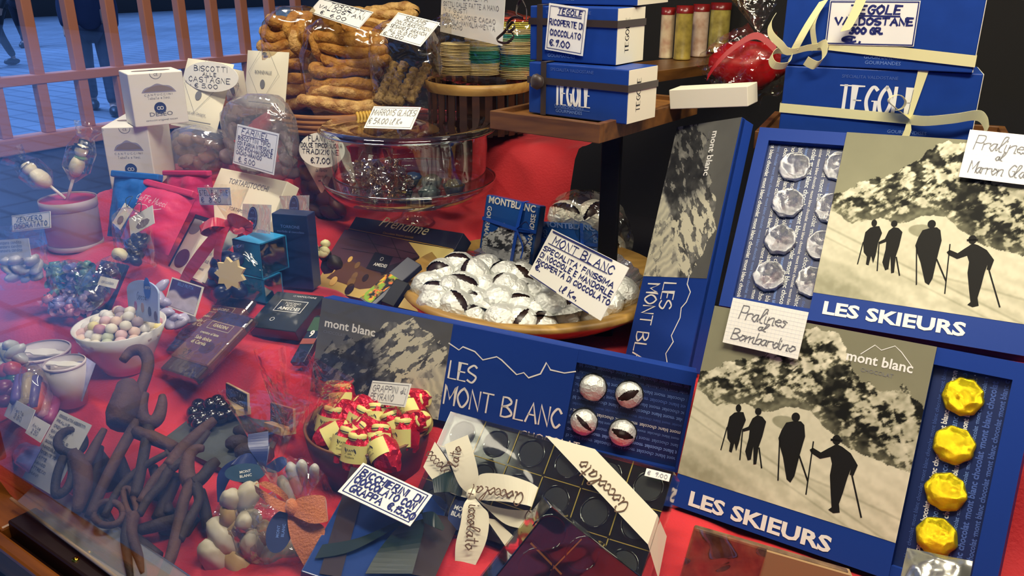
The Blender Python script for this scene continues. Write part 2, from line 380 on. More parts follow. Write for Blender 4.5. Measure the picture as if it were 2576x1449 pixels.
def pic_massif(U, V):
    n1 = fbm(U, V, 6, 61, 6, 1.4); n2 = fbm(U, V, 14, 71, 5, 1.6); d = fbm(U-.5*V, V, 12, 81, 6, 2.0)
    top = ridge(U, [(0, .35), (.06, .42), (.12, .58), (.16, .50), (.22, .66), (.3, .62), (.37, .72), (.45, .78), (.52, .90), (.6, .88), (.7, .97), (.8, .86), (.9, .84), (1, .72)])+(n2-.5)*.12
    sky = .30+.16*(1-V)+.06*(n1-.5)
    dark = np.where(d > .56, .42+.5*(n2-.5), .11+.22*(n2-.4)); lite = np.where(d > .47, .86, .34+.6*(n2-.5))
    k = sst(.35, .62, U+.25*(V-.5)); rock = dark*(1-k)+lite*k
    slope = .80+.14*np.sin((U*1.2+V*.5+.12*n1)*70)*.5-.25*(n2 > .62)
    low = sst(.0, .08, V-(ridge(U, [(0, -.1), (.45, -.05), (.6, .2), (.8, .36), (1, .52)])+(n1-.5)*.2))
    return tone(np.where(V > top, sky, rock*low+slope*(1-low)), '15161a', '85847c', 'efe9c9')
# ---------------------------------------------------------------- shared colours
white = mat('white_card', 'f4f2e8', .55); ivory = mat('ivory_card', 'ece6cf', .55); blueink = mat('blue_ink', '1b2468', .5); blackink = mat('black_ink', '17171c', .5)
greyink = mat('grey_ink', '77777a', .6); royal = mat('royal_blue_board', '1a3f92', .42, spec=.3, nz=.12, nscale=45); navy = mat('navy_board', '17306f', .4)
whiteink = mat('white_print', 'f2f1ea', .5); paleink = mat('pale_blue_print', '6f8fd0', .5); dimink = mat('dim_blue_print', '4a66ad', .5)
brownrib = mat('brown_ribbon', '2c1c12', .45, sheen=.2); creamrib = mat('cream_ribbon', 'e6dfa6', .38, sheen=.3); choc = mat('dark_chocolate', '2a150c', .35, nz=.3, nscale=50)
milk = mat('milk_chocolate', '57321d', .4); cello = film('cellophane', (255, 252, 244), .05, .55, .10, .9, 30)
def hardcard(c4, label, lines, ink=None, border=None, paper=None, th=.0007, name='price_card', w=.0011, inset=.05, group=None, oval=False, **k):
    F = fit(c4, **k); r = thing(name, label, 'price card', F.M, group); b = MB(); paper = paper or white; ink = ink or blueink
    if oval: b.prism([(math.cos(a)*F.w/2, math.sin(a)*F.h/2) for a in np.linspace(0, 2*math.pi, 41)[:-1]], -th, 0, paper)
    else: b.box(-F.w/2, F.w/2, -F.h/2, F.h/2, -th, 0, paper)
    b.build('card', r); e = MB()
    if border:
        i = inset*min(F.w, F.h)
        for k2 in range(border):
            q = i*(1+.6*k2); P = [(-F.w/2+q, -F.h/2+q), (F.w/2-q, -F.h/2+q), (F.w/2-q, F.h/2-q), (-F.w/2+q, F.h/2-q)]
            for j in range(4): e.pen([P[j], P[(j+1) % 4]], w*.7, ink)
    for L in lines:
        t, yc, hh, x0, ww = L[:5]; cur = len(L) > 5
        e.hand(t, L[5] if cur and not isinstance(L[5], str) else ink, -F.w/2+x0*F.w, F.h/2-(yc+hh/2)*F.h, hh*F.h, w, sx=1, fit_w=ww*F.w, jit=.045, slant=.12 if cur and L[5] == 'u' else 0)
        if cur and L[5] == 'u': e.pen([(-F.w/2+x0*F.w, F.h/2-(yc+hh*.75)*F.h), (-F.w/2+(x0+ww)*F.w, F.h/2-(yc+hh*.8)*F.h)], w, ink)
    e.build('lettering', r); return r, F
# ---------------------------------------------------------------- blue biscuit cartons
def tegole_word(b, x, y, h, m, w, rot=0, z=.0004, al='L'):
    b.hand('TEGOLE', m, x, y, h, (h*.115, h*.045), z, jit=0, al=al, rot=rot, fit_w=w, gap=1.8)
def carton(px4, z, side, label, word=None, sub=True, front=None):
    M, w, h, d = upbox(px4[3], px4[2], px4[0], side, z); M = frame(np.array(M.translation), np.array(M.to_3x3().col[0]), np.array([0, 0, 1.]), -np.array(M.to_3x3().col[1]))
    r = thing('biscuit_carton', label, 'box', M, None); Fc = Face(M, w, h)
    b = MB(); b.box(0, w, 0, h, -d, 0, royal, .0012); b.build('body', r)
    s = MB(); s.box(w-.0005, w+.0006, .0006, h-.0006, -d+.0006, -.001, ivory); s.build('side_label', r, 'ivory side panel with the black word')
    e = MB()
    if word:
        (x0, y0), (x1, y1) = Fc.loc(*word[0]), Fc.loc(*word[1]); tegole_word(e, x0, y0, word[2]*h, whiteink, x1-x0)
        e.pen([(x0, y0-.07*h), (x1, y0-.07*h)], .0004, paleink)
    if sub:
        for k, s_ in enumerate(('GOURMANDISES', 'GOURMANDES')): e.text(s_, paleink, w*sub, .0105-.0058*k, .0054, z=.0004)
    t_ = MB(); t_.text('SPECIALITA VALDOSTANE', dimink, w*.45, h*.87, .005, z=.0004); t_.build('small_print', r)
    T = Matrix(((0, 0, 1, w+.0008), (0, 1, 0, 0), (-1, 0, 0, 0), (0, 0, 0, 1)))
    k = MB(); tegole_word(k, 0, 0, d*.13, blackink, h*.62, z=0)
    e.build('lettering', r); e = MB(); e.add([(q[1]*-1+d*.42, q[0]+h*.2, 0) for q in k.v], k.f, blackink, False, T); e.build('side_lettering', r, 'black word on the ivory side'); return r, Fc, w, h, d
ZT = 1.39; ZT2 = 1.365
def band(r, w, h, d, y, wd, m, name='ribbon', vx=None):
    b = MB(); o = .0012
    b.strip([(-o, y+.0, -d-o), (-o, y, o), (w+o, y, o), (w+o, y, -d-o)], (0, 1, 0), wd, m, .0004)
    if vx is not None: b.strip([(vx, h+o, -d-o), (vx, h+o, o), (vx, -.0002, o)], (1, 0, 0), wd, m, .0004)
    b.build(name, r)
r, Fc, w, h, d = carton([(1325, 155), (1577, 172), (1575, 314), (1330, 283)], ZT, (1680, 299), 'blue TEGOLE carton with white lettering and brown ribbon, lowest on the wooden tray', ((1396, 261), (1484, 269), .44), .43)
band(r, w, h, d, h*.66, .0075, brownrib, vx=.022); hs1 = h
b = MB(); b.blob(brownrib, Matrix.Translation((.016, h*.64, .006)) @ Matrix.Diagonal((.009, .009, .005, 1)), 2, .2); b.build('ribbon_knot', r)
r, Fc, w, h, d = carton([(1332, 14), (1546, 18), (1548, 165), (1333, 150)], ZT+hs1+.001, (1664, 155), 'blue carton with brown ribbon carrying the price card TEGOLE RICOPERTE DI CIOCCOLATO', None, .38)
band(r, w, h, d, h*.72, .0075, brownrib, vx=.014); hs2 = h; MIDF = Fc
b = MB()      # curled ribbon ends
pts = [Fc.loc(*q) for q in ((1338, 50), (1345, 20), (1325, 0), (1310, 15), (1318, 36), (1336, 44), (1300, 44), (1285, 62), (1300, 78), (1312, 66), (1296, 56), (1282, 80), (1272, 98), (1288, 106), (1300, 88), (1290, 72))]
pt3 = [(x, y, .012+.006*math.sin(i*1.7)) for i, (x, y) in enumerate(pts)]
b.strip(catmull(pt3, 5), (.35, .5, .8), .0065, brownrib, .0004); b.build('curled_ribbon', r)
r, Fc, w, h, d = carton([(1360, -130), (1601, -130), (1603, 15), (1362, 10)], ZT+hs1+hs2+.002, (1660, 6), 'blue carton cut off by the top edge, topmost of the stack on the wooden tray', None, .2)
hardcard([(1390, 9), (1486, 21), (1466, 141), (1370, 122)], 'white price card TEGOLE RICOPERTE DI CIOCCOLATO on the blue carton with brown ribbon', [('TEGOLE', .13, .115, .25, .62, 'u'), ('RICOPERTE DI', .38, .12, .06, .86), ('CIOCCOLATO', .60, .12, .1, .8), ('€.9.00', .82, .13, .12, .52)], border=1, on=MIDF, w=.0009)
# right hand stack
r, Fc, w, h, d = carton([(1965, 165), (2459, 197), (2438, 372), (1957, 338)], ZT2, (2486, 345), 'wide blue TEGOLE carton with cream ribbon bow, behind the upper skiers box', ((2105, 285), (2300, 305), .40), .68)
RBF = Fc; hR = h
def lp(F, pts, z): return [(*F.loc(x, y), zz) for (x, y), zz in zip(pts, z if isinstance(z, list) else [z]*len(pts))]
b = MB(); y = Fc.loc(1960, 268)[1]; kx, ky = Fc.loc(2287, 299); vx = Fc.loc(2310, 186)[0]
b.strip([(-.0012, y-.001, -d), (-.0012, y-.001, .0012), (kx, ky, .003)], (0, 1, 0), .0105, creamrib, .0004)
b.strip([(kx+.006, h+.001, -d), (kx+.006, h+.001, .0015), (kx, ky, .003)], (1, 0, 0), [.0105, .0105, .004], creamrib, .0004)
b.strip(lp(Fc, [(2287, 299), (2284, 325), (2276, 345)], [.003, .005, .006]), (1, 0, 0), [.003, .007, .008], creamrib, .0004); b.build('ribbon', r)
b = MB(); b.strip(catmull(lp(Fc, [(2287, 299), (2255, 270), (2235, 250), (2245, 236), (2265, 234), (2278, 250), (2270, 268), (2252, 274)], [.004, .012, .016, .018, .018, .016, .012, .012]), 5), (.2, .1, 1), .010, creamrib, .0004)
b.strip(catmull(lp(Fc, [(2287, 299), (2330, 300), (2400, 292), (2455, 285), (2475, 300), (2480, 325)], [.004, .012, .016, .014, .014, .014]), 5), (.15, 1, .3), [.003]+[.012]*25, creamrib, .0004); b.build('bow', r)
r, Fc, w, h, d = carton([(1950, -60), (2470, -22), (2446, 184), (1962, 162)], ZT2+hR+.001, (2492, 165), 'wide blue carton with looped cream ribbon and framed price card, top of the right stack', None, .55)
b = MB(); y = Fc.loc(2200, 130)[1]; x0 = Fc.loc(2085, 118)[0]
b.strip([(x0, y+.006, .002), (w+.001, y-.006, .0015), (w+.0015, y-.006, -d)], (0, 1, 0), .012, creamrib, .0004); b.build('ribbon', r)
b = MB()
b.strip(catmull(lp(Fc, [(2085, 118), (2040, 118), (1990, 128), (1970, 110), (1945, 85), (1940, 60), (1950, 40)], [.004, .01, .014, .016, .014, .01, .006]), 5), (.5, 1, .3), [.004]+[.009]*29+[.009], creamrib, .0004)
b.strip(catmull(lp(Fc, [(2000, 128), (2015, 100), (2040, 55), (2075, 0)], [.012, .014, .012, .008]), 5), (1, .4, .2), .011, creamrib, .0004)
b.strip(catmull(lp(Fc, [(2052, 115), (2048, 60), (2066, 15)], [.008, .012, .008]), 5), (1, .1, .2), .006, creamrib, .0004)
b.strip(catmull(lp(Fc, [(2050, 118), (2075, 108), (2078, 140), (2060, 160), (2045, 158), (2030, 150)], [.006, .012, .016, .016, .014, .012]), 5), (.5, .9, .5), .012, creamrib, .0004)
b.strip(catmull(lp(Fc, [(1985, 128), (1960, 125), (1945, 140), (1955, 160), (1985, 160), (1992, 140)], [.006, .012, .016, .018, .016, .010]), 5), (.5, .9, .5), .010, creamrib, .0004)
b.strip(catmull(lp(Fc, [(2172, -10), (2155, 30), (2130, 75)], [.012, .014, .016]), 5), (1, .3, .2), [.012]*10+[.010], creamrib, .0004); b.build('bow', r)
hardcard([(2085, 2), (2310, 0), (2305, 118), (2080, 110)], 'framed price card TEGOLE VALDOSTANE on the wide blue carton at the top', [('TEGOLE', .2, .18, .24, .56, 'u'), ('VALDOSTANE', .46, .15, .09, .86), ('300 GR.', .67, .13, .27, .36), ('€.', .87, .14, .2, .2)], border=1, on=Fc, w=.0017, inset=.03)
r, Fc, w, h, d = carton([(2440, -180), (2700, -165), (2690, 8), (2425, -8)], ZT2+2*hR+.02, (2720, 0), 'sliver of a third blue carton at the top right corner', None, 0)
# wooden trays
def tray(name, label, bl, br, side, z, back=None):
    A, B, D = atz(*bl, z), atz(*br, z), atz(*side, z); ex = (B-A); w = np.linalg.norm(ex); ex /= w; ez = np.array([0, 0, 1.]); ey = np.cross(ez, ex); d = abs((D-B)@ey)
    r = thing(name, label, 'tray', frame(A, ex, ey, ez)); m = wood('tray_wood', '4a2c14', '7d5226', 5); m2 = wood('tray_panel', '6b4420', '94652f', 4)
    b = MB(); t = .008; H = .017
    for a in ((0, w, 0, t), (0, w, d-t, d), (0, t, t, d-t), (w-t, w, t, d-t)): b.box(*a, -H, .004, m, .0008)
    b.build('rim', r); MB().box(t, w-t, t, d-t, -H*.8, -.0015, m2).build('panel', r); return frame(A, ex, ey, ez), w, d
tray('wooden_tray', 'brown wooden tray carrying the blue cartons tied with brown ribbon', (1232, 287), (1509, 322), (1895, 268), ZT)
MB_ = None
T2 = tray('wooden_tray', 'brown wooden tray under the right hand stack of wide blue cartons', (1898, 338), (2560, 388), (2600, 330), ZT2)
# white lid lying on the tray
F = fit([(1684, 224), (1878, 219), (1884, 266), (1684, 277)], z=ZT, n0=(-.1, -1, .3)); r = thing('carton_lid', 'long plain white carton lid lying on the wooden tray', 'box', F.M)
MB().box(-F.w/2, F.w/2, -F.h/2, F.h/2, -.035, 0, ivory, .0008).build('lid', r)
# ---------------------------------------------------------------- flat chocolate boxes
silver = mat('silver_foil', 'f4f6f8', .2, .95, bump=.5, bscale=140); gold = mat('gold_foil', 'f4e01a', .24, .75, bump=.4, bscale=80); deepblue = mat('deep_blue_board', '1c3c8e', .5, spec=.15); recblue = mat('tray_blue', '13275a', .45)
def lines_of(b, F, x0, x1, y0, y1, z, rot, pitch, seed=1):
    """rows of mont blanc chocolat in changing weights, clipped to the panel"""
    R = random.Random(seed); a = math.radians(rot); ca, sa = math.cos(a), math.sin(a); U = abs(rot) % 180 == 90
    span = (y1-y0) if U else (x1-x0); across = (x1-x0) if U else (y1-y0); n = int(across/pitch); cx, cy = (x0+x1)/2, (y0+y1)/2
    for k in range(n):
        sz = pitch*R.choice((.62, .8, .8, .95)); bold = R.choice((0, .012, .03)); m = R.choice((whiteink, paleink, paleink, whiteink, dimink))
        wd = tmesh('mont blanc chocolat · ', bold)[2]*sz*.92; off = -span/2-R.random()*wd; o = -across/2+pitch*(k+.3)
        while off < span/2:
            V, Fc_, w_ = tmesh('mont blanc chocolat · ', bold); P = []; ok = []
            for q in V: P.append((off+q[0]*sz*.92, o+q[1]*sz, z))
            G = [f for f in Fc_ if all(abs(P[i][0]) < span/2-.001 for i in f)]
            b.add([(cx+p[0]*ca-p[1]*sa, cy+p[0]*sa+p[1]*ca, p[2]) for p in P], G, m); off += wd
def foildisc(b, m, seed, flat=.42):
    R = random.Random(seed); off = Vector((seed*2.1, seed, -seed)); k = R.randint(7, 9); ph = R.random()*6
    def fn(q, v):
        a = math.atan2(v.y, v.x); rr = 1-.07*abs(math.sin(k*(a+ph)/2)); cr = (noise.noise(Vector((v.x*4, v.y*4, v.z*3))+off)*.07 if m is silver else noise.cell(Vector((v.x*3, v.y*3, v.z*2))+off)*.03)
        zz = max(-.3, v.z); zz = math.copysign(abs(zz)**.8, zz)
        return Vector((v.x*rr*(1+cr), v.y*rr*(1+cr), zz*(flat+.05*noise.noise(v*3+off)+cr)))
    V, F_ = ico(4); return b.add([fn(v, v) for v in V], F_, m, True)
def flatbox(F, t, rec, label, name='chocolate_box', slv=None, mtl=None):
    """carton front in F with a sunken window rec=(x0,x1,y0,y1); the rest is a printed sleeve"""
    m = mtl or deepblue; r = thing(name, label, 'box', F.M); x0, x1, y0, y1 = rec; W2, H2 = F.w/2, F.h/2; dp = .010; b = MB()
    b.box(-W2, W2, -H2, H2, -t, -dp, m, .0008)
    for q in ((-W2, W2, -H2, y0), (-W2, W2, y1, H2), (-W2, x0, y0, y1), (x1, W2, y0, y1)):
        if q[1]-q[0] > .0005: b.box(q[0], q[1], q[2], q[3], -dp, -.0008, m)
    b.build('body', r); p = MB(); p.box(x0, x1, y0, y1, -dp, -dp+.0006, recblue); p.build('tray_insert', r); return r, dp
LINES = {}
# ---- lower skiers box
A4 = [(1797, 772), (2625, 920), (2486, 1545), (1689, 1270)]
ZF = 1.05
FA = fit(A4, z=ZF+.002); BT = .03
px0 = FA.loc(2358, 871)[0]; bot = FA.loc(1705, 1190)[1]; recA = (px0, FA.loc(2545, 965)[0], -FA.h/2+.012, FA.loc(2545, 955)[1])
r, dp = flatbox(FA, BT, recA, 'black and white skiers chocolate box with gold foil pralines in its window')
SKA = (-FA.w/2, px0, bot, FA.h/2)
sil = [[(1110, 450, 0), (1085, 455), (1055, 480), (1040, 545), (1042, 610), (1060, 640), (1052, 690), (1068, 698), (1085, 640), (1095, 690), (1112, 640), (1130, 560), (1155, 500), (1140, 452)],
 [(1225, 470), (1195, 490), (1170, 540), (1132, 555), (1140, 570), (1178, 560), (1172, 610), (1150, 690), (1165, 745), (1185, 740), (1200, 660), (1200, 770), (1218, 768), (1232, 665), (1255, 600), (1278, 510), (1255, 480)],
 [(1455, 505), (1400, 515), (1372, 560), (1352, 610), (1362, 660), (1380, 725), (1402, 860), (1425, 880), (1450, 840), (1480, 720), (1500, 650), (1515, 600), (1510, 530), (1490, 508)]]
heads = [((1110, 428), 17, 24), ((1230, 448), 20, 22), ((1458, 482), 26, 28)]
sil4 = [(375, 645), (345, 662), (325, 672), (280, 697), (232, 668), (212, 680), (222, 700), (275, 735), (338, 722), (348, 765), (335, 835), (340, 950), (345, 1030), (325, 1045), (355, 1066), (395, 1062), (390, 1010), (415, 940), (442, 850), (462, 800), (455, 832), (478, 838), (505, 775), (462, 702), (410, 662)]
poles = [((1040, 545), (1003, 680)), ((1135, 560), (1118, 740)), ((1235, 670), (1250, 790)), ((1360, 620), (1350, 865)), ((1480, 720), (1530, 868)), ((1565, 632), (1520, 950))]
def z7(p): return (p[0]/2.4186+1400, p[1]/2.4186+850)
def z8(p): return (p[0]/2.4186+1950, p[1]/2.4186+850)
def uvA(p): x, y = FA.loc(*p); return ((x-SKA[0])/(SKA[1]-SKA[0]), (y-SKA[2])/(SKA[3]-SKA[2]))
SIL = [[uvA(z7(q)) for q in s] for s in sil]+[[uvA(z8(q)) for q in sil4]]
HD = []
for (c, a, b_) in heads: HD.append([uvA(z7((c[0]+a*math.cos(k), c[1]+b_*math.sin(k)))) for k in np.linspace(0, 6.283, 15)[:-1]])
HD.append([uvA(z8((376+27*math.cos(k), 620+30*math.sin(k)))) for k in np.linspace(0, 6.283, 15)[:-1]]); HD.append([uvA(z8(q)) for q in ((340, 612), (412, 620), (410, 632), (340, 626))])
PL = [(uvA(z7(a)), uvA(z7(b_))) for a, b_ in poles]+[(uvA(z8((470, 840))), uvA(z8((525, 1090))))]
pink = mat('print_black', '1b1a17', .6, spec=.12)
def tri_poly(b, P, m, z):
    bm_ = bmesh.new(); vs = [bm_.verts.new((x, y, z)) for x, y in P]; f = bm_.faces.new(vs); f.normal_update()
    if f.normal.z < 0: f.normal_flip()
    bmesh.ops.triangulate(bm_, faces=[f]); bm_.verts.index_update(); b.add([v.co.copy() for v in bm_.verts], [[v.index for v in g.verts] for g in bm_.faces], m); bm_.free()
def skieurs(r, rect, word, rt, F, logo=True):
    x0, x1, y0, y1 = rect; m = vcol('printed_picture', .6, .12)
    MB().box(x0, x1, -F.h/2, F.h/2, -.010, .0006, deepblue).build('sleeve', r)
    pic('printed_picture', r, x0, x1, y0, y1, .0009, 300, 230, pic_skiers, m)
    b = MB(); g = lambda p: (x0+p[0]*(x1-x0), y0+p[1]*(y1-y0))
    for s in SIL+HD: tri_poly(b, [g(q) for q in s], pink, .0012)
    for a, c in PL: b.pen([g(a), g(c)], .0011, pink, .0012)
    b.build('skier_silhouettes', r)
    e = MB(); (wx, wy), (ex_, ey_), hh = word; e.text('LES SKIEURS', whiteink, wx, wy, 1, .0012, al='L', bold=.035); V, Fx, tw = tmesh('LES SKIEURS', .035)
    e = MB(); e.text('LES SKIEURS', whiteink, wx, wy, hh/.73, .0012, sx=(ex_-wx)/(tw*hh/.73), al='L', bold=.035)
    if logo: e.text('mont blanc', whiteink, *g((.79, .845)), .0125, .0012, bold=.02); e.text('CHOCOLAT', greyink, *g((.79, .80)), .005, .0012); e.pen([g(q) for q in ((.71, .89), (.76, .95), (.79, .93), (.84, .965), (.87, .94), (.92, .88))], .0005, whiteink, .0012)
    e.build('lettering', r)
wa, wb = FA.loc(1730, 1268), FA.loc(2092, 1372)
skieurs(r, SKA, (wa, (wb[0], 0), FA.loc(1735, 1232)[1]-wa[1]), rt=0, F=FA)
e = MB(); lines_of(e, FA, recA[0]+.001, recA[1], recA[2], recA[3], -dp+.0009, 90, .0078, 3); e.build('tray_lettering', r)
def praline(F, px, py, rad, dp, m, label, seed, group=None, name='foil_praline', flat=.42):
    x, y = F.loc(px, py); M = F.M @ Matrix.Translation((x, y, -dp+.3*rad*flat+.001)); o = MB(); foildisc(o, m, seed, flat); ob = o.build(name, M=M @ Matrix.Diagonal((rad, rad, rad, 1))); tag(ob, label, 'chocolate', group); return ob
def pxr(F, a, b): p, q = F.loc(*a), F.loc(*b); return math.hypot(p[0]-q[0], p[1]-q[1])
ra = pxr(FA, (2364, 995), (2478, 1005))/2
for k, (p, w_) in enumerate((((2420, 997), 'uppermost of the four'), ((2397, 1120), 'second from the top'), ((2376, 1238), 'third from the top'), ((2352, 1352), 'lowest, by the silver packet'))): praline(FA, *p, ra, dp, gold, 'round gold foil praline in the skiers box window, '+w_, 10+k)
# ---- upper skiers box
B4 = [(1910, 323), (2670, 364), (2590, 905), (1810, 760)]
FB = fit(B4, t=dep(FA.M.translation)+.135); kx = FB.loc(2130, 337)[0]; bb = FB.loc(2040, 735)[1]
recB = (FB.loc(1935, 345)[0], kx, FB.loc(1845, 745)[1], FB.loc(1935, 352)[1])
r, dp = flatbox(FB, .03, recB, 'black and white skiers chocolate box with silver foil pralines, standing behind the gold foil one')
wa, wb = FB.loc(2066, 788), FB.loc(2425, 855)
skieurs(r, (kx, FB.w/2, bb, FB.h/2), (wa, (wb[0], 0), FB.loc(2068, 756)[1]-wa[1]), rt=0, F=FB, logo=False)
e = MB(); lines_of(e, FB, recB[0], recB[1]-.001, recB[2], recB[3], -dp+.0009, -90, .0078, 8); e.build('tray_lettering', r)
rb = pxr(FB, (1955, 415), (2040, 415))/2
for k, (p, w_) in enumerate((((1997, 413), 'top of the left column'), ((1980, 505), 'second in the left column'), ((1960, 598), 'third in the left column'), ((1932, 690), 'bottom of the left column'), ((2112, 412), 'top of the half hidden column'), ((2090, 518), 'second in the half hidden column'), ((2068, 612), 'third in the half hidden column'), ((2042, 705), 'bottom of the half hidden column'))):
    if k < 8: praline(FB, *p, rb, dp, silver, 'crumpled silver foil praline in the upper skiers box, '+w_, 30+k, flat=.34 if k > 3 else .42)
# ---- notes
def note(c4, label, lines, on=None, lift=.002, **k):
    F = fit(c4, on=on, **k); r = thing('paper_note', label, 'note', F.M @ Matrix.Translation((0, 0, lift))); b = MB(); W2, H2 = F.w/2, F.h/2
    b.box(-W2, W2, -H2, H2, -.0005, 0, white); b.build('paper', r); g = MB(); gl = mat('pale_grid', 'dcdfe4', .6)
    for i in range(1, 12): g.pen([(-W2, -H2+F.h*i/12), (W2, -H2+F.h*i/12)], .0002, gl, .0001)
    for i in range(1, 20): g.pen([(-W2+F.w*i/20, -H2), (-W2+F.w*i/20, H2)], .0002, gl, .0001)
    for t, yc, hh, x0, ww in lines: g.hand(t, greyink, -W2+x0*F.w, H2-(yc+hh/2)*F.h, hh*F.h, .0008, .0004, fit_w=ww*F.w, slant=.15, gap=.2, jit=.02)
    g.build('lettering', r)
note([(1852, 750), (2040, 790), (2012, 904), (1823, 864)], 'squared paper note Pralines al Bombardino over the corner of the lower skiers box', [('Pralines', .27, .3, .14, .62), ('al', .5, .16, .42, .12), ('Bombardino', .76, .24, .1, .84)], on=FA, lift=.004)
note([(2440, 335), (2640, 352), (2612, 478), (2410, 450)], 'squared paper note Pralines al Marron Gl cut by the right edge', [('Pralines', .25, .3, .1, .7), ('al', .5, .16, .4, .1), ('Marron Glaces', .76, .24, .1, .88)], on=FB, lift=.004)
# ---- long mountain boxes
def massif(F, t, label, rec, split, ridge_, words, small, logo):
    m = vcol('printed_picture', .6, .12); W2, H2 = F.w/2, F.h/2
    r, dp = flatbox(F, t, rec, label) if rec else (None, 0)
    if not rec:
        r = thing('chocolate_box', label, 'box', F.M); MB().box(-W2, W2, -H2, H2, -t, -.0006, deepblue, .0008).build('body', r); x1 = W2
    else: x1 = rec[0]
    MB().box(-W2, x1, -H2, H2, -.006, .0004, deepblue).build('sleeve', r)
    pic('printed_picture', r, -W2, split, -H2, H2, .0007, 240, 150, pic_massif, m)
    e = MB()
    if ridge_: e.pen(ridge_, .0011, whiteink, .0009)
    for (t_, x, y, hh, ww) in words: e.hand(t_, whiteink, x, y, hh, hh*.082, .0009, fit_w=ww, jit=0, gap=1.5)
    for (t_, x, y, hh) in small: e.text(t_, whiteink, x, y, hh, .0009, al='L')
    if logo: e.text('mont blanc', whiteink, logo[0], logo[1], logo[2], .0009, al='L', bold=.02); e.text('CHOCOLAT', greyink, logo[0], logo[1]-logo[2]*.55, logo[2]*.35, .0009, al='L')
    e.build('lettering', r); return r, dp
FL = fit([(812, 747), (1752, 940), (1706, 1190), (780, 985)], z=ZF+.002); L = FL.loc
rl = [L(*q) for q in ((1130, 863), (1155, 880), (1165, 872), (1195, 884), (1215, 905), (1250, 897), (1262, 905), (1300, 942), (1318, 937), (1330, 950), (1360, 940), (1375, 912), (1385, 930), (1420, 938), (1448, 934))]
recL = (L(1452, 905)[0], L(1744, 950)[0], L(1440, 1122)[1]*.5+L(1690, 1182)[1]*.5, L(1452, 912)[1])
lh = L(1128, 905)[1]-L(1126, 948)[1]; w1 = L(1128, 950); w2 = L(1116, 1014); w2e = L(1405, 1083)
r, dpl = massif(FL, .028, 'long blue mountain chocolate box lying across the middle with four silver pralines in its window', recL, L(1132, 860)[0]*.5+L(1104, 1055)[0]*.5, rl,
 [('LES', w1[0], w1[1], lh*1.02, L(1194, 962)[0]-w1[0]), ('MONT BLANC', w2[0], w2[1], lh*1.12, w2e[0]-w2[0])], [('CHOCOLAT', L(1308, 1085)[0], L(1308, 1085)[1]-.006, .012)], (*L(816, 820), .0135))
e = MB(); lines_of(e, FL, recL[0], recL[1], recL[2], recL[3], -dpl+.0009, 180, .0072, 5); e.build('tray_lettering', r)
# four half open pralines in round holes
silk = mat('white_foil', 'e9ece6', .33, .45, bump=.25, bscale=60)
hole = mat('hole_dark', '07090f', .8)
def slitball(seed, wide=.32, ang=0.0, openy=True):
    """crumpled white wrapper with a lens shaped gap, and the chocolate inside it"""
    off = Vector((seed*1.9, -seed, seed*.7)); V, F_ = ico(5); out = []; bad = set(); ca, sa = math.cos(ang), math.sin(ang)
    for i, v in enumerate(V):
        u = v.x*ca+v.y*sa; w_ = -v.x*sa+v.y*ca; lens = wide*.75*(1-(u/.85)**2)
        if openy and v.z > .15 and abs(u) < .85 and abs(w_-.1) < lens: bad.add(i)
        vd = noise.voronoi(v*2.1+off)[0]; e_ = vd[1]-vd[0]; vd2 = noise.voronoi(v*4.5+off)[0]; d = .05*noise.noise(v*2.0+off)+.032*math.exp(-(e_/.15)**2)-.03*vd[0]+.010*math.exp(-((vd2[1]-vd2[0])/.14)**2)
        out.append(v*(1.0+d))
    w = MB(); w.add(out, [f for f in F_ if not any(i in bad for i in f)], silk, False); V2, F2 = ico(3)
    c = MB(); c.add([v*.93*(1+.05*noise.noise(v*4+off)) for v in V2], F2, choc, True); return w, c
WB = [slitball(k, (.30, .22, .38, .16)[k % 4], .4*k) for k in range(6)]+[slitball(9+k, openy=False) for k in range(3)]
WM = []
for w_, c_ in WB:
    a = w_.build('wrapper'); b_ = c_.build('chocolate_filling'); WM.append((a.data, b_.data)); bpy.data.objects.remove(a); bpy.data.objects.remove(b_)
def wrapped(M, k, label, group=None):
    r = thing('wrapped_chocolate', label, 'chocolate', M, group)
    for nm, d in zip(('wrapper', 'chocolate_filling'), WM[k]):
        if k >= 6 and nm != 'wrapper': continue
        o = bpy.data.objects.new(nm, d); C.objects.link(o); o.parent = r
        if nm != 'wrapper': o['label'] = 'dark chocolate showing through the gap'
    return r
rl_ = pxr(FL, (1455, 978), (1522, 978))/2
hb = MB()
for k, (p, w_, kk, an) in enumerate((((1490, 978), 'upper left', 6, 0), ((1582, 996), 'upper right', 2, -10), ((1467, 1065), 'lower left', 1, -60), ((1565, 1093), 'lower right', 2, -55))):
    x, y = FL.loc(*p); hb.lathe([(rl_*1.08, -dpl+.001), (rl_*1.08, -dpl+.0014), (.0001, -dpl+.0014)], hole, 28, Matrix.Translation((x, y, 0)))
    wrapped(FL.M @ Matrix.Translation((x, y, -dpl+rl_*.35)) @ Matrix.Rotation(math.radians(an), 4, 'Z') @ Matrix.Diagonal((rl_, rl_, rl_*.7, 1)), kk, 'silver wrapped praline in the long mountain box window, '+w_+' hole')
hb.build('praline_hole', r)
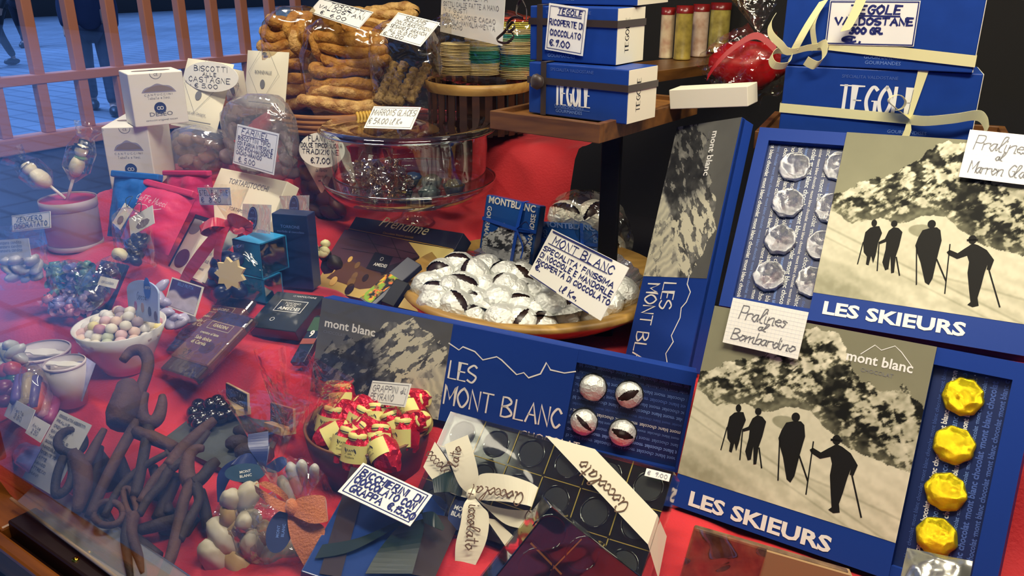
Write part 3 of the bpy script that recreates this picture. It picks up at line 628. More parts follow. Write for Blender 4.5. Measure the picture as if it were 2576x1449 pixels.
# standing one: its text runs downwards
FV = fit([(1868, 295), (1728, 932), (1572, 908), (1703, 320)], t=dep(FL.M.translation)+.075); V_ = FV.loc
rv = [V_(*q) for q in ((1735, 693), (1730, 715), (1738, 735), (1728, 760), (1715, 775), (1712, 800), (1690, 845), (1695, 860), (1676, 890), (1680, 915))]
v1 = V_(1690, 712); v2 = V_(1640, 712); hv = .5*(abs(V_(1690, 712)[1]-V_(1718, 716)[1])+lh)*.9
r, _ = massif(FV, .022, 'long mountain chocolate box standing upright in front of the dark gap', None, V_(1700, 698)[0], rv,
 [('LES', V_(1672, 712)[0], V_(1672, 712)[1], lh, V_(1668, 775)[0]-V_(1672, 712)[0]), ('MONT BLANC', V_(1632, 714)[0], V_(1632, 714)[1], lh, V_(1590, 960)[0]-V_(1632, 714)[0])], [], (*V_(1795, 330), .0125))
foot_edge(FA, .03); foot_edge(FL, .03); foot_edge(FB, .03, .02); foot_edge(Face(FV.M @ Matrix.Rotation(math.radians(90), 4, 'Z'), FV.h, FV.w), .022)
# ---------------------------------------------------------------- wooden bowl with silver wrapped chocolates
bowlwood = wood('bowl_wood', '8a672c', 'c29a50', 3.5, .45); PB = atz(1345, 765, 1.105)
r = thing('wooden_bowl', 'broad shallow wooden bowl filled with silver wrapped chocolates', 'bowl', stand(PB)); foot(PB, 1.088, .07); BRD = .185
b = MB(); b.lathe([(.0001, 0), (.10, 0), (.15, .012), (BRD, .034), (BRD+.004, .040), (BRD-.003, .045), (BRD-.03, .036), (.12, .018), (.0001, .016)], bowlwood, 56); b.build('bowl', r)
FOIL = mat('tray_foil', 'c9ccd0', .2, 1, bump=.7, bscale=60)
def foiltray(u, v):
    a = 2*math.pi*u; rr = .10*0+.145*v; z = .024+(.022*sst(.75, 1, np.float64(v)))+.006*noise.noise(Vector((math.cos(a)*6, math.sin(a)*6, v*4)))*v; rr *= 1+.03*noise.noise(Vector((math.cos(a)*9, math.sin(a)*9, 3)))*v
    return (rr*math.cos(a)+.004, rr*math.sin(a), float(z))
b = MB(); b.grid(foiltray, 72, 12, FOIL, False, cu=True); o = b.build('foil_tray', M=stand(PB)); tag(o, 'crinkled silver foil tray inside the wooden bowl', 'foil tray')
balls = [(1112, 690), (1152, 668), (1222, 678), (1268, 690), (1312, 700), (1080, 722), (1128, 730), (1172, 702), (1215, 727), (1270, 722), (1315, 738), (1096, 765), (1150, 770), (1200, 765), (1258, 756), (1305, 772), (1195, 800), (1268, 806), (1340, 785), (1358, 822), (1384, 770), (1415, 800), (1440, 770), (1395, 735), (1470, 735), (1520, 760), (1560, 735), (1490, 790), (1190, 690), (1245, 742), (1148, 742), (1310, 812), (1232, 786), (1100, 742), (1290, 735), (1345, 745), (1165, 722)]
BG = 'silver wrapped chocolates heaped in the bowl'
for i, (x, y) in enumerate(balls):
    z = 1.166-(y-668)/150*.034+.004*math.sin(i*2.3); P = atz(x, y, z); s_ = rnd.uniform(.0212, .0238); op = i % 3 != 2
    M = stand(P, rnd.uniform(-60, 60), rnd.uniform(20, 50), rnd.uniform(-20, 20)) @ Matrix.Diagonal((s_*1.1, s_*.95, s_*.85, 1))
    wrapped(M, rnd.randrange(6) if op else rnd.randrange(6, 9), 'silver wrapped chocolate with a gap in its foil, heaped in the wooden bowl' if op else 'closed silver wrapped chocolate heaped in the wooden bowl', BG if op else BG+', closed ones')
hardcard([(1388, 577), (1583, 672), (1510, 808), (1328, 690)], 'white price card MONT BLANC SPECIALITA FINISSIMA stuck in the silver wrapped chocolates', [('MONT BLANC', .17, .15, .1, .78), ('SPECIALITA\' FINISSIMA', .39, .09, .03, .92), ('DI NOCCIOLE E MANDORLE', .53, .09, .03, .95), ('RICOPERTA DI CIOCCOLATO', .67, .09, .03, .97), ('€.', .78, .1, .05, .07), ('il Kg.', .88, .12, .45, .22)], t=1.0, w=.0013, ps=.35)
CF = fit([(1388, 577), (1583, 672), (1510, 808), (1328, 690)], t=.999, ps=.35)
e = MB(); e.pen([CF.loc(1392, 583), CF.loc(1540, 656)], .0022, blueink, .0006); e.pen([CF.loc(1380, 612), CF.loc(1528, 688)], .001, blueink, .0006); e.pen([CF.loc(1335, 692), CF.loc(1400, 736)], .0012, blueink, .0006); e.pen([CF.loc(1432, 757), CF.loc(1480, 788)], .0012, blueink, .0006)
_c = [o for o in C.objects if o.name.startswith('price_card')][-1]; e.build('ruled_lines', _c, M=CF.M)
# two blue tied sachets and a clear bag of wrapped chocolates
sky_b = mat('sachet_blue', '1d56a8', .25, coat=.3); ribb = mat('blue_ribbon', '1c56c4', .3); snowp = vcol('printed_picture')
def pic_peak(U, V):
    n1 = fbm(U, V, 8, 5, 5); d = fbm(U-.4*V, V, 14, 9, 5); rr = np.hypot((U-.5)/.5, (V-.40)/.62); top = ridge(U, [(0, .45), (.2, .62), (.4, .86), (.55, .80), (.8, .74), (1, .4)])+(n1-.5)*.15
    g = np.where(d > .5, .9, .2+.5*(n1-.4)); g = np.where(V < .22, .85+.3*(n1-.5)-.3*(d < .42), g); c = tone(g, '1a1c22', '86888c', 'eef0f0'); sky = np.array(rgb('1d4f9f')[:3]); return np.where((V > top)[..., None], sky, c)
def sachet(c4, t, label, seed, dim=False):
    F = fit(c4, t=t); W2, H2 = F.w/2, F.h/2; r = thing('chocolate_sachet', label, 'sachet', F.M); b = MB(); b.box(-W2, W2, -H2, H2, -.018, 0, sky_b, .003); b.build('body', r)
    pic('printed_picture', r, -W2*.9, W2*.9, -H2*.97, H2*.35, .0006, 80, 70, pic_peak, snowp); e = MB()
    g = 'MONTBLANC'; V, Fx, tw = tmesh(g, .03); sz = F.w*.86/tw; hh = F.h*.115; m = whiteink if not dim else paleink
    e.text(g, m, -W2*.86, H2*.76, hh/.73, .0009, sx=F.w*.86/(tw*hh/.73), al='L', bold=.03); g = 'GOURMANDISE'; V, Fx, tw = tmesh(g, .02)
    e.text(g, m, -W2*.86, H2*.66, hh*.8/.73, .0009, sx=F.h*.8/(tw*hh*.8/.73), al='L', bold=.02, rot=-90); e.text(g, m, W2*.9, -H2*.9, hh*.8/.73, .0009, sx=F.h*.8/(tw*hh*.8/.73), al='L', bold=.02, rot=90); e.build('lettering', r)
    k = MB(); cx = W2*.35; cy = H2*.12; k.strip([(cx+.004, H2+.002, -.01), (cx+.003, H2, .002), (cx, cy, .004), (cx-.003, -H2, .002)], (1, 0, 0), .0055, ribb); k.strip([(-W2, cy+.004, .001), (cx, cy, .005), (W2, cy+.002, .001)], (0, 1, 0), .0055, ribb)
    k.strip(catmull([(cx, cy, .005), (cx+.02, cy+.015, .012), (cx+.03, cy-.005, .010), (cx+.012, cy-.03, .008)], 5), (.4, .6, .6), .0045, ribb); k.strip(catmull([(cx, cy, .005), (cx+.02, cy-.022, .012), (cx+.018, cy-.04, .010)], 5), (.8, .3, .4), .0045, ribb); k.build('ribbon', r); return F
F1 = sachet([(1222, 490), (1360, 517), (1336, 675), (1203, 637)], 1.24, 'blue MONTBLANC sachet tied with blue ribbon behind the silver chocolates', 1)
F2 = sachet([(1352, 553), (1505, 568), (1516, 690), (1362, 682)], 1.25, 'blue MONTBLANC sachet half hidden behind the large white price card', 2, True)
P0 = at(1470, 590, 1.34); foot_edge(F1, .02, .03); foot_edge(F2, .02, .03)
for k, (x, y, s_) in enumerate(((1425, 545, .03), (1500, 550, .034), (1525, 630, .034), (1465, 600, .03))):
    wrapped(stand(at(x, y, 1.30), 30*k, 35, 10) @ Matrix.Diagonal((s_, s_*.9, s_*.8, 1)), (k*2) % 6, 'large silver wrapped chocolate in the clear bag behind the blue sachets, '+('back left', 'topmost', 'lower right', 'middle')[k])
b = MB(); b.blob(cello, Matrix.Translation(at(1475, 592, 1.30)) @ Matrix.Diagonal((.075, .045, .075, 1)), 4, .12, 2.5, 4); tag(b.build('cellophane_bag'), 'clear bag of large silver wrapped chocolates behind the blue sachets', 'bag')
for P in (at(1475, 690, 1.30),): foot(P, P[2]-.01, .04)
# ---------------------------------------------------------------- dark box with gold script, slim packs beside it
ink_n = mat('navy_black', '161b33', .4, coat=.2); gold_p = mat('printed_gold', 'c9a03c', .4); goldbg = vcol('printed_picture'); goldfoilp = mat('gold_script', 'f6ecc0', .5)
FP = fit([(893, 543), (1169, 588), (1057, 786), (789, 727)], t=1.29); Q = FP.loc; W2, H2 = FP.w/2, FP.h/2
r = thing('chocolate_box', 'dark chocolate box with gold script Prendime leaning on the red cloth', 'box', FP.M); MB().box(-W2, W2, -H2, H2, -.026, 0, ink_n, .001).build('body', r); foot_edge(FP, .026, .01)
def pic_gold(U, V): n = fbm(U, V, 3, 4, 3); k = .35+.55*sst(.3, 1, U*.9+.2*(1-V)); c = np.array(rgb('f0dc8c')[:3]); d = np.array(rgb('9a7420')[:3]); return d+(c-d)*k[..., None]
yl = Q(1010, 606)[1]; pic('printed_picture', r, -W2+.001, W2-.001, -H2+.001, yl, .0004, 40, 30, pic_gold, goldbg)
b = MB(); ch2 = mat('print_chocolate', '4a3038', .4); ch3 = mat('print_dark', '24161a', .4); nut = mat('print_nut', 'd9b25c', .5); nut2 = mat('print_nut_dark', '7a5a2c', .5)
b.poly([(*Q(*p), .0007) for p in ((868, 578), (1025, 605), (1056, 646), (1054, 664), (965, 690), (840, 690), (815, 662))], ch2)
b.poly([(*Q(*p), .0009) for p in ((1056, 646), (1054, 666), (960, 694), (955, 676))][::-1], ch3)
for a, c_ in (((925, 590), (955, 640)), ((880, 600), (1050, 640)), ((860, 625), (1040, 655)), ((985, 600), (1010, 655))): b.pen([Q(*a), Q(*c_)], .0009, ch3, .0011)
b.poly([(*Q(*p), .0009) for p in ((840, 685), (880, 655), (930, 680), (985, 700), (960, 722), (905, 728), (860, 712), (822, 700))][::-1], mat('print_mocha', '5b3b22', .4))
for x, y, a, m in ((840, 708, 11, nut), (885, 710, 12, nut2), (882, 653, 7, nut), (893, 695, 9, nut2), (838, 680, 9, nut), (900, 668, 8, nut2), (920, 700, 9, ch3), (880, 728, 13, ch3)):
    b.prism([(Q(x, y)[0]+a*.00062*math.cos(k), Q(x, y)[1]+a*.0008*math.sin(k)) for k in np.linspace(0, 6.28, 13)[:-1]], .0008, .0013, m)
b.poly([(*Q(*p), .0014) for p in ((945, 635), (990, 647), (968, 688), (922, 676))][::-1], mat('print_black2', '0f1114', .4)); b.build('printed_pralines', r)
e = MB(); e.text('Prendime', goldfoilp, *Q(1010, 580), .027, .0006, shear=.3, rot=-2); e.pen([Q(1046, 566), Q(1054, 560)], .0008, goldfoilp, .0006); e.text('Cioccolatini finissimi assortiti', gold_p, *Q(1000, 594), .0055, .0006); e.pen([Q(870, 574), Q(1140, 627)], .0008, gold_p, .0008); e.text('AMEDEI', whiteink, *Q(956, 672), .008, .0018, bold=.02, rot=0); e.pen([(Q(962, 653)[0]+.003*math.cos(k), Q(962, 653)[1]+.003*math.sin(k)) for k in np.linspace(0, 6.3, 14)], .0005, whiteink, .0018); e.build('lettering', r)
F = fit([(1038, 652), (1050, 662), (952, 768), (885, 752)], t=1.12, n0=(.2, -.6, .75), ps=.06); r = thing('chocolate_tablet', 'slim dark tablet pack with a floral picture beside the Prendime box', 'chocolate bar', F.M); b = MB(); b.box(-F.w/2, F.w/2, -F.h/2, F.h/2, -.010, 0, ink_n, .001); b.build('body', r)
def pic_flower(U, V): n = fbm(U, V, 5, 14, 4, .5); h_ = fbm(U, V, 8, 17, 3, .5); c = np.stack([.25+.5*(h_ > .55), .18+.25*(n > .5), .05+0*n], -1); return np.where((n > .42)[..., None], c, .02)
pic('printed_picture', r, -F.w/2*.95, F.w/2*.5, -F.h/2*.95, F.h/2*.2, .0006, 24, 48, pic_flower, goldbg)
F = fit([(1008, 700), (1018, 712), (1000, 768), (945, 760)], t=1.10, n0=(.2, -.6, .75), ps=.06); r = thing('chocolate_tablet', 'slim black tablet pack wedged between the floral pack and the wooden bowl', 'chocolate bar', F.M); MB().box(-F.w/2, F.w/2, -F.h/2, F.h/2, -.012, 0, mat('black_board', '121214', .5, spec=.2), .001).build('body', r)
# ---------------------------------------------------------------- glass cake stand
gl = film('clear_glass', (245, 250, 248), .06, .85, .02, .15, 6); glr = film('glass_rim', (215, 225, 222), .35, .95, .03, 0)
PS = at(1036, 560, 1.36); r = thing('cake_stand', 'round glass cake stand with covered dish holding dark chocolates', 'cake stand', stand(PS)); foot(PS, PS[2]-.002, .03); zp = atz(1036, 478, 1.2)[2]*0+.045
b = MB(); b.lathe([(.0001, 0), (.034, 0), (.036, .004), (.018, .012), (.010, .025), (.014, .038), (.03, .044)], gl, 40); b.build('foot', r)
b = MB(); b.lathe([(.0001, zp), (.09, zp), (.125, zp+.008), (.134, zp+.02), (.137, zp+.03), (.132, zp+.03), (.12, zp+.014), (.0001, zp+.006)], gl, 64); b.build('dish', r)
b = MB(); SK = .94; b.lathe([(.137, zp+.0295), (.1385, zp+.031), (.137, zp+.0325), (.1355, zp+.031), (.137, zp+.0295)], glr, 64); b.lathe([(.086, zp-.001), (.088, zp+.001), (.086, zp+.003), (.084, zp+.001), (.086, zp-.001)], glr, 64); b.build('rim', r)
b = MB(); b.lathe([(.120, zp+.02), (.123, zp+.06), (.126, zp+.10), (.128, zp+.106)], gl, 64); b.build('cover_wall', r)
b = MB(); b.lathe([(.128, zp+.106), (.137, zp+.109), (.131, zp+.116), (.10, zp+.112), (.04, zp+.118), (.014, zp+.124), (.014, zp+.132), (.02, zp+.138), (.0001, zp+.142)], gl, 64); b.lathe([(.137, zp+.1075), (.1385, zp+.109), (.137, zp+.1105), (.1355, zp+.109), (.137, zp+.1075)], glr, 64); b.build('cover_lid', r)
cup = mat('paper_cup', '20262c', .5)
for k, (x, y, c) in enumerate(((950, 490, '3a2a24'), (1010, 492, '2e3a44'), (1080, 490, '3c4a4c'), (1142, 474, '5a4a20'), (1040, 455, '2a3a5c'), (1085, 460, '3c3028'))):
    P = atz(x, y, PS[2]+zp+.016); q = thing('praline', 'dark praline in a paper cup in the glass stand, '+('leftmost in front', 'second from the left in front', 'third from the left in front', 'rightmost, golden', 'bluish one at the back', 'brown one at the back')[k], 'chocolate', stand(P))
    b = MB(); b.lathe([(.0001, -.008), (.013, -.008), (.018, .006), (.0175, .0062), (.0128, -.006)], cup, 20); b.build('paper_cup', q); b = MB(); b.blob(mat('praline_'+c, c, .3, coat=.3), Matrix.Translation((0, 0, .004)) @ Matrix.Diagonal((.0145, .0145, .011, 1)), 3, .15, 3, k); b.build('chocolate', q)
cb = film('brown_film', (214, 190, 150), .25, .9, .08, 1.0, 50); b = MB(); b.blob(cb, Matrix.Translation(atz(950, 455, PS[2]+zp+.04)) @ Matrix.Diagonal((.055, .045, .032, 1)), 4, .35, 4, 9, False); tag(b.build('cellophane_bag'), 'crinkled amber cellophane bag in the left of the glass stand', 'bag')
hardcard([(941, 268), (1059, 269), (1034, 326), (915, 321)], 'white price card MARRONS GLACES on the glass stand', [('MARRONS GLACES', .28, .27, .05, .9), ('€ 54.00 il Kg', .68, .25, .05, .7)], ink=greyink, border=1, t=1.19, w=.0007, inset=.07)
# ---------------------------------------------------------------- upper tier, behind
Z3 = 1.29; baked = mat('baked_dough', 'd4ab66', .6, nz=.35, nscale=55, col2='9c6a30', bump=1.0, bscale=160); seed_m = mat('sesame_crust', 'a98a52', .7, nz=.5, nscale=140, col2='5e4420', bump=1.2, bscale=200)
def torc(M, k, label, L_=.105, D_=.05, rr=.0105):
    P = []; V = []; n = 40
    for i in range(n): a = 2*math.pi*i/n; P.append((L_/2*math.cos(a)*(1-.0), D_/2*math.sin(a)*(1-.35*math.cos(a)), .004*math.sin(2*a+k)))
    P.append(P[0]); rad = [rr*(1+.10*math.sin(i*1.25+k)+.05*math.sin(i*.4)) for i in range(n+1)]
    b = MB(); b.tube(P, rad, baked, 10, cap=False); o = b.build('twisted_biscuit', M=M); return tag(o, label, 'biscuit', 'twisted biscuits in the front bag' if 'front' in label else 'twisted biscuits in the left bag')
tT = 1.47
for k, (x, y) in enumerate(((884, 99), (889, 126), (897, 152), (872, 178), (868, 208), (862, 232), (835, 257), (872, 255), (905, 265))): torc(stand(at(x, y, tT), 35+rnd.uniform(-10, 10), rnd.uniform(-6, 6), 3), k, 'twisted sugar biscuit stacked in the front cellophane bag in the basket', rnd.uniform(.098, .112))
for k, (x, y) in enumerate(((742, 52), (727, 80), (730, 112), (745, 140), (735, 165), (733, 192), (738, 222), (752, 246))): torc(stand(at(x, y, tT+.06), 35+rnd.uniform(-14, 14), rnd.uniform(-8, 8), -4), k+20, 'twisted sugar biscuit stacked in the left cellophane bag in the basket', rnd.uniform(.085, .10))
for k, (x, y) in enumerate(((786, 72), (808, 82), (775, 110), (805, 130))): torc(stand(at(x, y, tT+.04), 60, 70, 25*k), k+40, 'twisted sugar biscuit standing upright between the stacks in the left cellophane bag', .085, .045)
for k, (x, y) in enumerate(((985, 30), (940, 45), (900, 60))): torc(stand(at(x, y, tT+.10), 20, 15, 10*k), k+50, 'twisted sugar biscuit at the top of the front cellophane bag', .09, .045)
def bag(P, sx, sy, sz, m, label, seed, neck=None, amp=.12, yaw=35):
    r = thing('cellophane_bag', label, 'bag', stand(P, yaw)); b = MB(); b.blob(m, Matrix.Diagonal((sx, sy, sz, 1)), 4, amp, 2.6, seed, True, fn=lambda q, v: Vector((math.copysign(abs(q.x)**.7, q.x), math.copysign(abs(q.y)**.8, q.y), math.copysign(abs(q.z)**.6, q.z)))); b.build('film', r); return r
amber = film('amber_film', (252, 240, 216), .05, .6, .10, .8, 22)
bag(at(872, 175, tT), .078, .045, .088, amber, 'cellophane bag of twisted biscuits in front, under the TORCETTI card', 3); bag(at(752, 150, tT+.05), .062, .045, .094, amber, 'cellophane bag of twisted biscuits at the left of the basket', 5)
wick = mat('wicker', 'a56a2c', .5, nz=.35, nscale=50, col2='6c3f18', stretch=(.3, 1, 3)); wick2 = mat('wicker_wrap', 'c9a03a', .45)
PBk = at(850, 290, tT); r = thing('wicker_basket', 'wicker basket holding the bags of twisted biscuits', 'basket', stand((PBk[0], PBk[1], Z3), 35)); foot(PBk, Z3)
b = MB(); hb_ = max(.03, PBk[2]-Z3)
for k in range(4): b.lathe([(.112+.003*math.cos(q), hb_-.008*k+.005*math.sin(q)) for q in np.linspace(0, 6.283, 9)], wick, 40)
b.lathe([(.10, 0), (.108, hb_-.03)], wick, 40); b.lathe([(.10, .001), (.0001, .001)], wick, 40); b.build('basket_body', r)
b = MB()
for k in range(5): a = math.radians(-62)+k*.05; b.tube([(.112*math.cos(a)+.006*math.cos(a)*math.cos(q), .112*math.sin(a)+.006*math.sin(a)*math.cos(q), hb_-.012+.019*math.sin(q)) for q in np.linspace(0, 6.283, 13)], .0028, wick2, 6)
b.build('rim_binding', r)
hardcard([(806, -4), (940, 30), (901, 73), (776, 31)], 'white price card TORCETTI VALDOSTANI on the bags of twisted biscuits', [('TORCETTI', .2, .2, .28, .62), ('VALDOSTANI', .45, .2, .1, .85), ('€.  6.00', .76, .2, .22, .5)], ink=blackink, border=1, t=tT-.09, w=.0010, n0=(-.1, -.8, .6), ps=.3)
# sesame sticks
for k, (x0, y0, x1, y1) in enumerate(((995, 160, 950, 258), (1018, 160, 972, 262), (1045, 175, 1000, 265), (1075, 165, 1030, 258), (1010, 215, 985, 262))):
    A, B = at(x0, y0, tT-.06), at(x1, y1, tT-.08); n = 14; b = MB(); b.tube([A+(B-A)*i/n for i in range(n+1)], [.0085*(1+.22*math.sin(i*2.7+k*3)) for i in range(n+1)], seed_m, 12); tag(b.build('sesame_stick'), 'sesame coated bread stick in the clear bag below the SES AMIS card', 'biscuit', 'sesame sticks in the clear bag')
r = bag(at(1020, 185, tT-.07), .060, .03, .088, cello, 'clear crackling bag of sesame sticks between the twisted biscuits and the wafers', 8, yaw=30)
b = MB(); b.tube(catmull([(.0, -.01, -.075), (.01, -.03, -.065), (.018, -.025, -.08), (.0, -.02, -.085)], 4), .003, mat('red_tie', 'b3202c', .4), 6); b.build('red_tie', r)
hardcard([(1002, 30), (1107, 58), (1057, 116), (954, 89)], 'white price card SES AMIS on the bag of sesame sticks', [('SES AMIS', .14, .14, .25, .5, 'u'), ('DOLCI BASTONCINI', .36, .13, .12, .82), ('SESAMO E ARANCIA', .54, .13, .08, .86), ('ALL\'OLIO EVO', .71, .13, .12, .66), ('€. 5.00', .88, .13, .06, .48)], ink=blackink, border=1, t=tT-.15, w=.0006, n0=(-.1, -.8, .6), ps=.3)
# wafer basket
tw = 1.43; PW = at(1205, 262, tw); r = thing('wafer_basket', 'dark slatted basket with a pale wooden rim full of stacked wafers', 'basket', stand((PW[0], PW[1], Z3), 20)); hz = at(1205, 200, tw)[2]-Z3; darkw = wood('dark_slats', '2a170f', '4a2a18', 5); palew = wood('pale_rim', 'a87a3c', 'd0a45a', 6)
b = MB(); R_ = .088
for k in range(26): a = 2*math.pi*k/26; b.box(-.006, .006, -.001, .001, 0, hz, darkw, T=Matrix.Rotation(a, 4, 'Z') @ Matrix.Translation((0, -R_+.002, 0)))
b.lathe([(R_-.004, .002), (.0001, .002)], darkw, 30); b.build('slats', r); b = MB(); b.lathe([(R_, hz-.014), (R_+.003, hz-.007), (R_+.003, hz+.003), (R_-.001, hz+.003), (R_-.001, hz-.014)], palew, 40); b.build('rim', r)
b = MB(); b.tube(catmull([(-R_*.95, -.03, hz-.008), (-R_-.02, -.035, hz-.005), (-R_-.045, -.03, hz-.025), (-R_-.05, -.01, hz-.04)], 6), .006, palew, 8, flat=.5); b.build('handle', r); foot(PW, Z3)
wcol = ['d9c79a', 'd3c08c', '9fb08c', '2f8f7c', '2a8a78', '378f80', 'c9b888', 'd8c898', 'cdb98a']
def wafers(x, y0, y1, n, cols, where):
    A, B = at(x, y1, tw), at(x, y0, tw)
    P = np.array([A[0], A[1]]); z0, z1 = A[2], B[2]; h = (z1-z0)/n; proto = {}
    for i in range(n):
        c = cols[min(len(cols)-1, int(i/n*len(cols)))]
        if (c) not in proto: bb = MB(); bb.lathe([(.0001, h*.1), (.030, h*.1), (.031, h*.45), (.030, h*.8), (.0001, h*.8)], mat('wafer_'+c, c, .65, nz=.15, nscale=200), 26); o = bb.build('wafer'); proto[c] = o
        else: o = proto[c].copy(); C.objects.link(o)
        o.location = (P[0]+rnd.uniform(-.0015, .0015), P[1]+rnd.uniform(-.0015, .0015), z0+i*h); nm = {'2f8f7c': 'green', '2a8a78': 'green', '378f80': 'green', '9fb08c': 'pale green', 'd8cf4a': 'yellow', 'c8452e': 'red'}.get(c, 'cream'); tag(o, 'thin round '+nm+' wafer in the '+where+' stack of the wafer basket', 'wafer', nm+' wafers in the '+where+' stack')
wafers(1214, 92, 186, 24, wcol[::-1], 'left'); wafers(1303, 40, 196, 34, wcol+['8fae8a', '2f8f7c', 'd9c79a', 'd8cf4a', 'd8cf4a', 'c8452e'], 'right'); wafers(1155, 105, 186, 20, ['cdb98a', 'd9c79a', 'd3c08c'], 'far left')
bag(at(1215, 120, tw-.02), .098, .05, .062, cello, 'clear film around the stacked wafers in the basket', 12, yaw=20)
hardcard([(1112, -35), (1272, -32), (1263, 116), (1107, 79)], 'large plastic covered price card on wafers in seven flavours, above the wafer basket', [('SPECIALITA\'', .22, .1, .3, .5), ('SOTTILI CIALDE FATTE A MANO', .37, .09, .05, .88), ('IN 7 GUSTI', .49, .085, .05, .42), ('ARANCIO-LIMONE CACAO', .61, .085, .05, .85), ('NOCCIOLA-VANIGLIA-MENTA', .73, .085, .05, .85), ('PISTACCHIO', .83, .085, .05, .36)], ink=greyink, t=tw-.16, w=.0008, n0=(-.1, -.95, .25), ps=.3, paper=mat('laminated', 'e4e4da', .3, coat=.5))
# tins on the back shelf
P0, P1 = at(1640, 172, 1.42), at(1885, 128, 1.62); zs_ = P0[2]-.004; A = np.array([P0[0], P0[1], 0]); ex = np.array([P1[0]-P0[0], P1[1]-P0[1], 0]); Ls = np.linalg.norm(ex); ex /= Ls
sh = MB(); sh.box(-.05, Ls+.02, -.012, .10, -.018, 0, MATS['tray_wood']); o = sh.build('back_shelf', M=frame((P0[0], P0[1], zs_), ex, np.cross((0, 0, 1), ex), (0, 0, 1))); tag(o, 'wooden shelf at the back carrying a row of tins', 'shelf')
for k, (x, y, w_, c) in enumerate(((1667, 147, 34, 'd8c9a4'), (1706, 151, 42, 'b9a24a'), (1748, 143, 40, 'dcc8b0'), (1795, 132, 50, 'bfae58'))):
    P = atz(x, y, zs_+.001); t_ = dep(P); R0 = w_/2*t_/FPX; h_ = (y-(28-k*4))*t_/FPX*1.02; q = thing('biscuit_tin', ('cream tin with red lid, leftmost on the back shelf', 'ochre patterned tin with red lid, second on the back shelf', 'pinkish tin with a fruit picture, third on the back shelf', 'ochre patterned tin with red lid, rightmost on the back shelf')[k], 'tin', stand(P+np.array([0, R0, 0]), 30))
    b = MB(); b.lathe([(.0001, 0), (R0, 0), (R0*1.03, .001), (R0*1.03, .003), (R0, .004), (R0, h_*.88)], mat('tin_'+c, c, .3, nz=.5, nscale=45, col2='7a6a30' if k % 2 else 'b08a70', coat=.3), 28); b.build('body', q)
    b = MB(); b.lathe([(R0*1.04, h_*.86), (R0*1.04, h_), (.0001, h_)], mat('tin_lid', '7c1512', .3, coat=.3), 28); b.build('lid', q)
# red gift in clear film
redp = mat('red_paper', 'a80f18', .4); PG = at(1880, 165, 1.36); r = thing('wrapped_gift', 'red gift in crackling clear film tied with red ribbon, behind the cartons', 'gift', stand(PG, 20)); b = MB(); b.blob(redp, Matrix.Diagonal((.058, .04, .04, 1)), 3, .2, 2, 3); b.build('red_paper', r)
b = MB(); b.blob(cello, Matrix.Translation((0, 0, .0)) @ Matrix.Diagonal((.068, .05, .055, 1)), 4, .3, 3, 6, False); b.grid(lambda u, v: (.012*(1-v)+.04*v*math.cos(6.283*u)*(1+.2*math.sin(19*u)), .03*v*math.sin(6.283*u), .05+.06*v), 30, 6, cello, False, cu=True); b.build('film', r)
b = MB(); b.strip(catmull([(-.06, -.05, -.015), (-.045, -.055, .01), (-.02, -.05, .035), (.01, -.045, .05), (.04, -.05, .03)], 6), (.1, .3, 1), .011, mat('red_ribbon', 'a00e18', .5)); b.build('ribbon', r)
b = MB(); b.blob(mat('magenta_foil', 'a5246e', .3), Matrix.Translation(at(2518, 98, 1.5)) @ Matrix.Diagonal((.025, .02, .02, 1)), 3, .2, 3, 2); tag(b.build('wrapped_gift'), 'small magenta wrapped thing far behind the wide cartons', 'gift')
PV = at(1540, 365, 1.02); b = MB(); b.box(-.012, .012, -.008, .008, 1.0-PV[2], ZT-.02-PV[2], mat('post_metal', '0b0b0c', .6, 0, spec=.15), .002); b.box(-.05, .05, -.05, .05, 1.0-PV[2], 1.006-PV[2], MATS['post_metal']); tag(b.build('display_post', M=stand(PV, 20)), 'black post holding up the wooden tray of cartons', 'post')
# ---------------------------------------------------------------- left side: cartons, pouches, bags
paperw = mat('paper_white', 'eeeade', .6); tealc = mat('tag_blue', '26335f', .5)
def pillow(b, w, h, th, m, seed=0, amp=.004, n=22, top=.0, back=True):
    def f(u, v):
        k = (1-abs(2*u-1)**3)*(1-abs(2*v-1)**4)*(1-top*v); q = noise.noise(Vector((u*4, v*4, seed)))*amp+noise.noise(Vector((u*10, v*10, seed+5)))*amp*.4; return ((u-.5)*w, (v-.5)*h, th*k+q*k)
    b.grid(f, n, n, m)
    if back: b.grid(lambda u, v: ((u-.5)*w, (v-.5)*h, -th*.6*(1-abs(2*u-1)**3)*(1-abs(2*v-1)**4)-.0004), 8, 8, m)
    return f
def pouch(name, label, cat, c4, t, th, m, seed=0, part='body', group=None, **k):
    F = fit(c4, t=t, **k); r = thing(name, label, cat, F.M, group); b = MB(); f = pillow(b, F.w, F.h, th, m, seed); b.build(part, r); return r, F
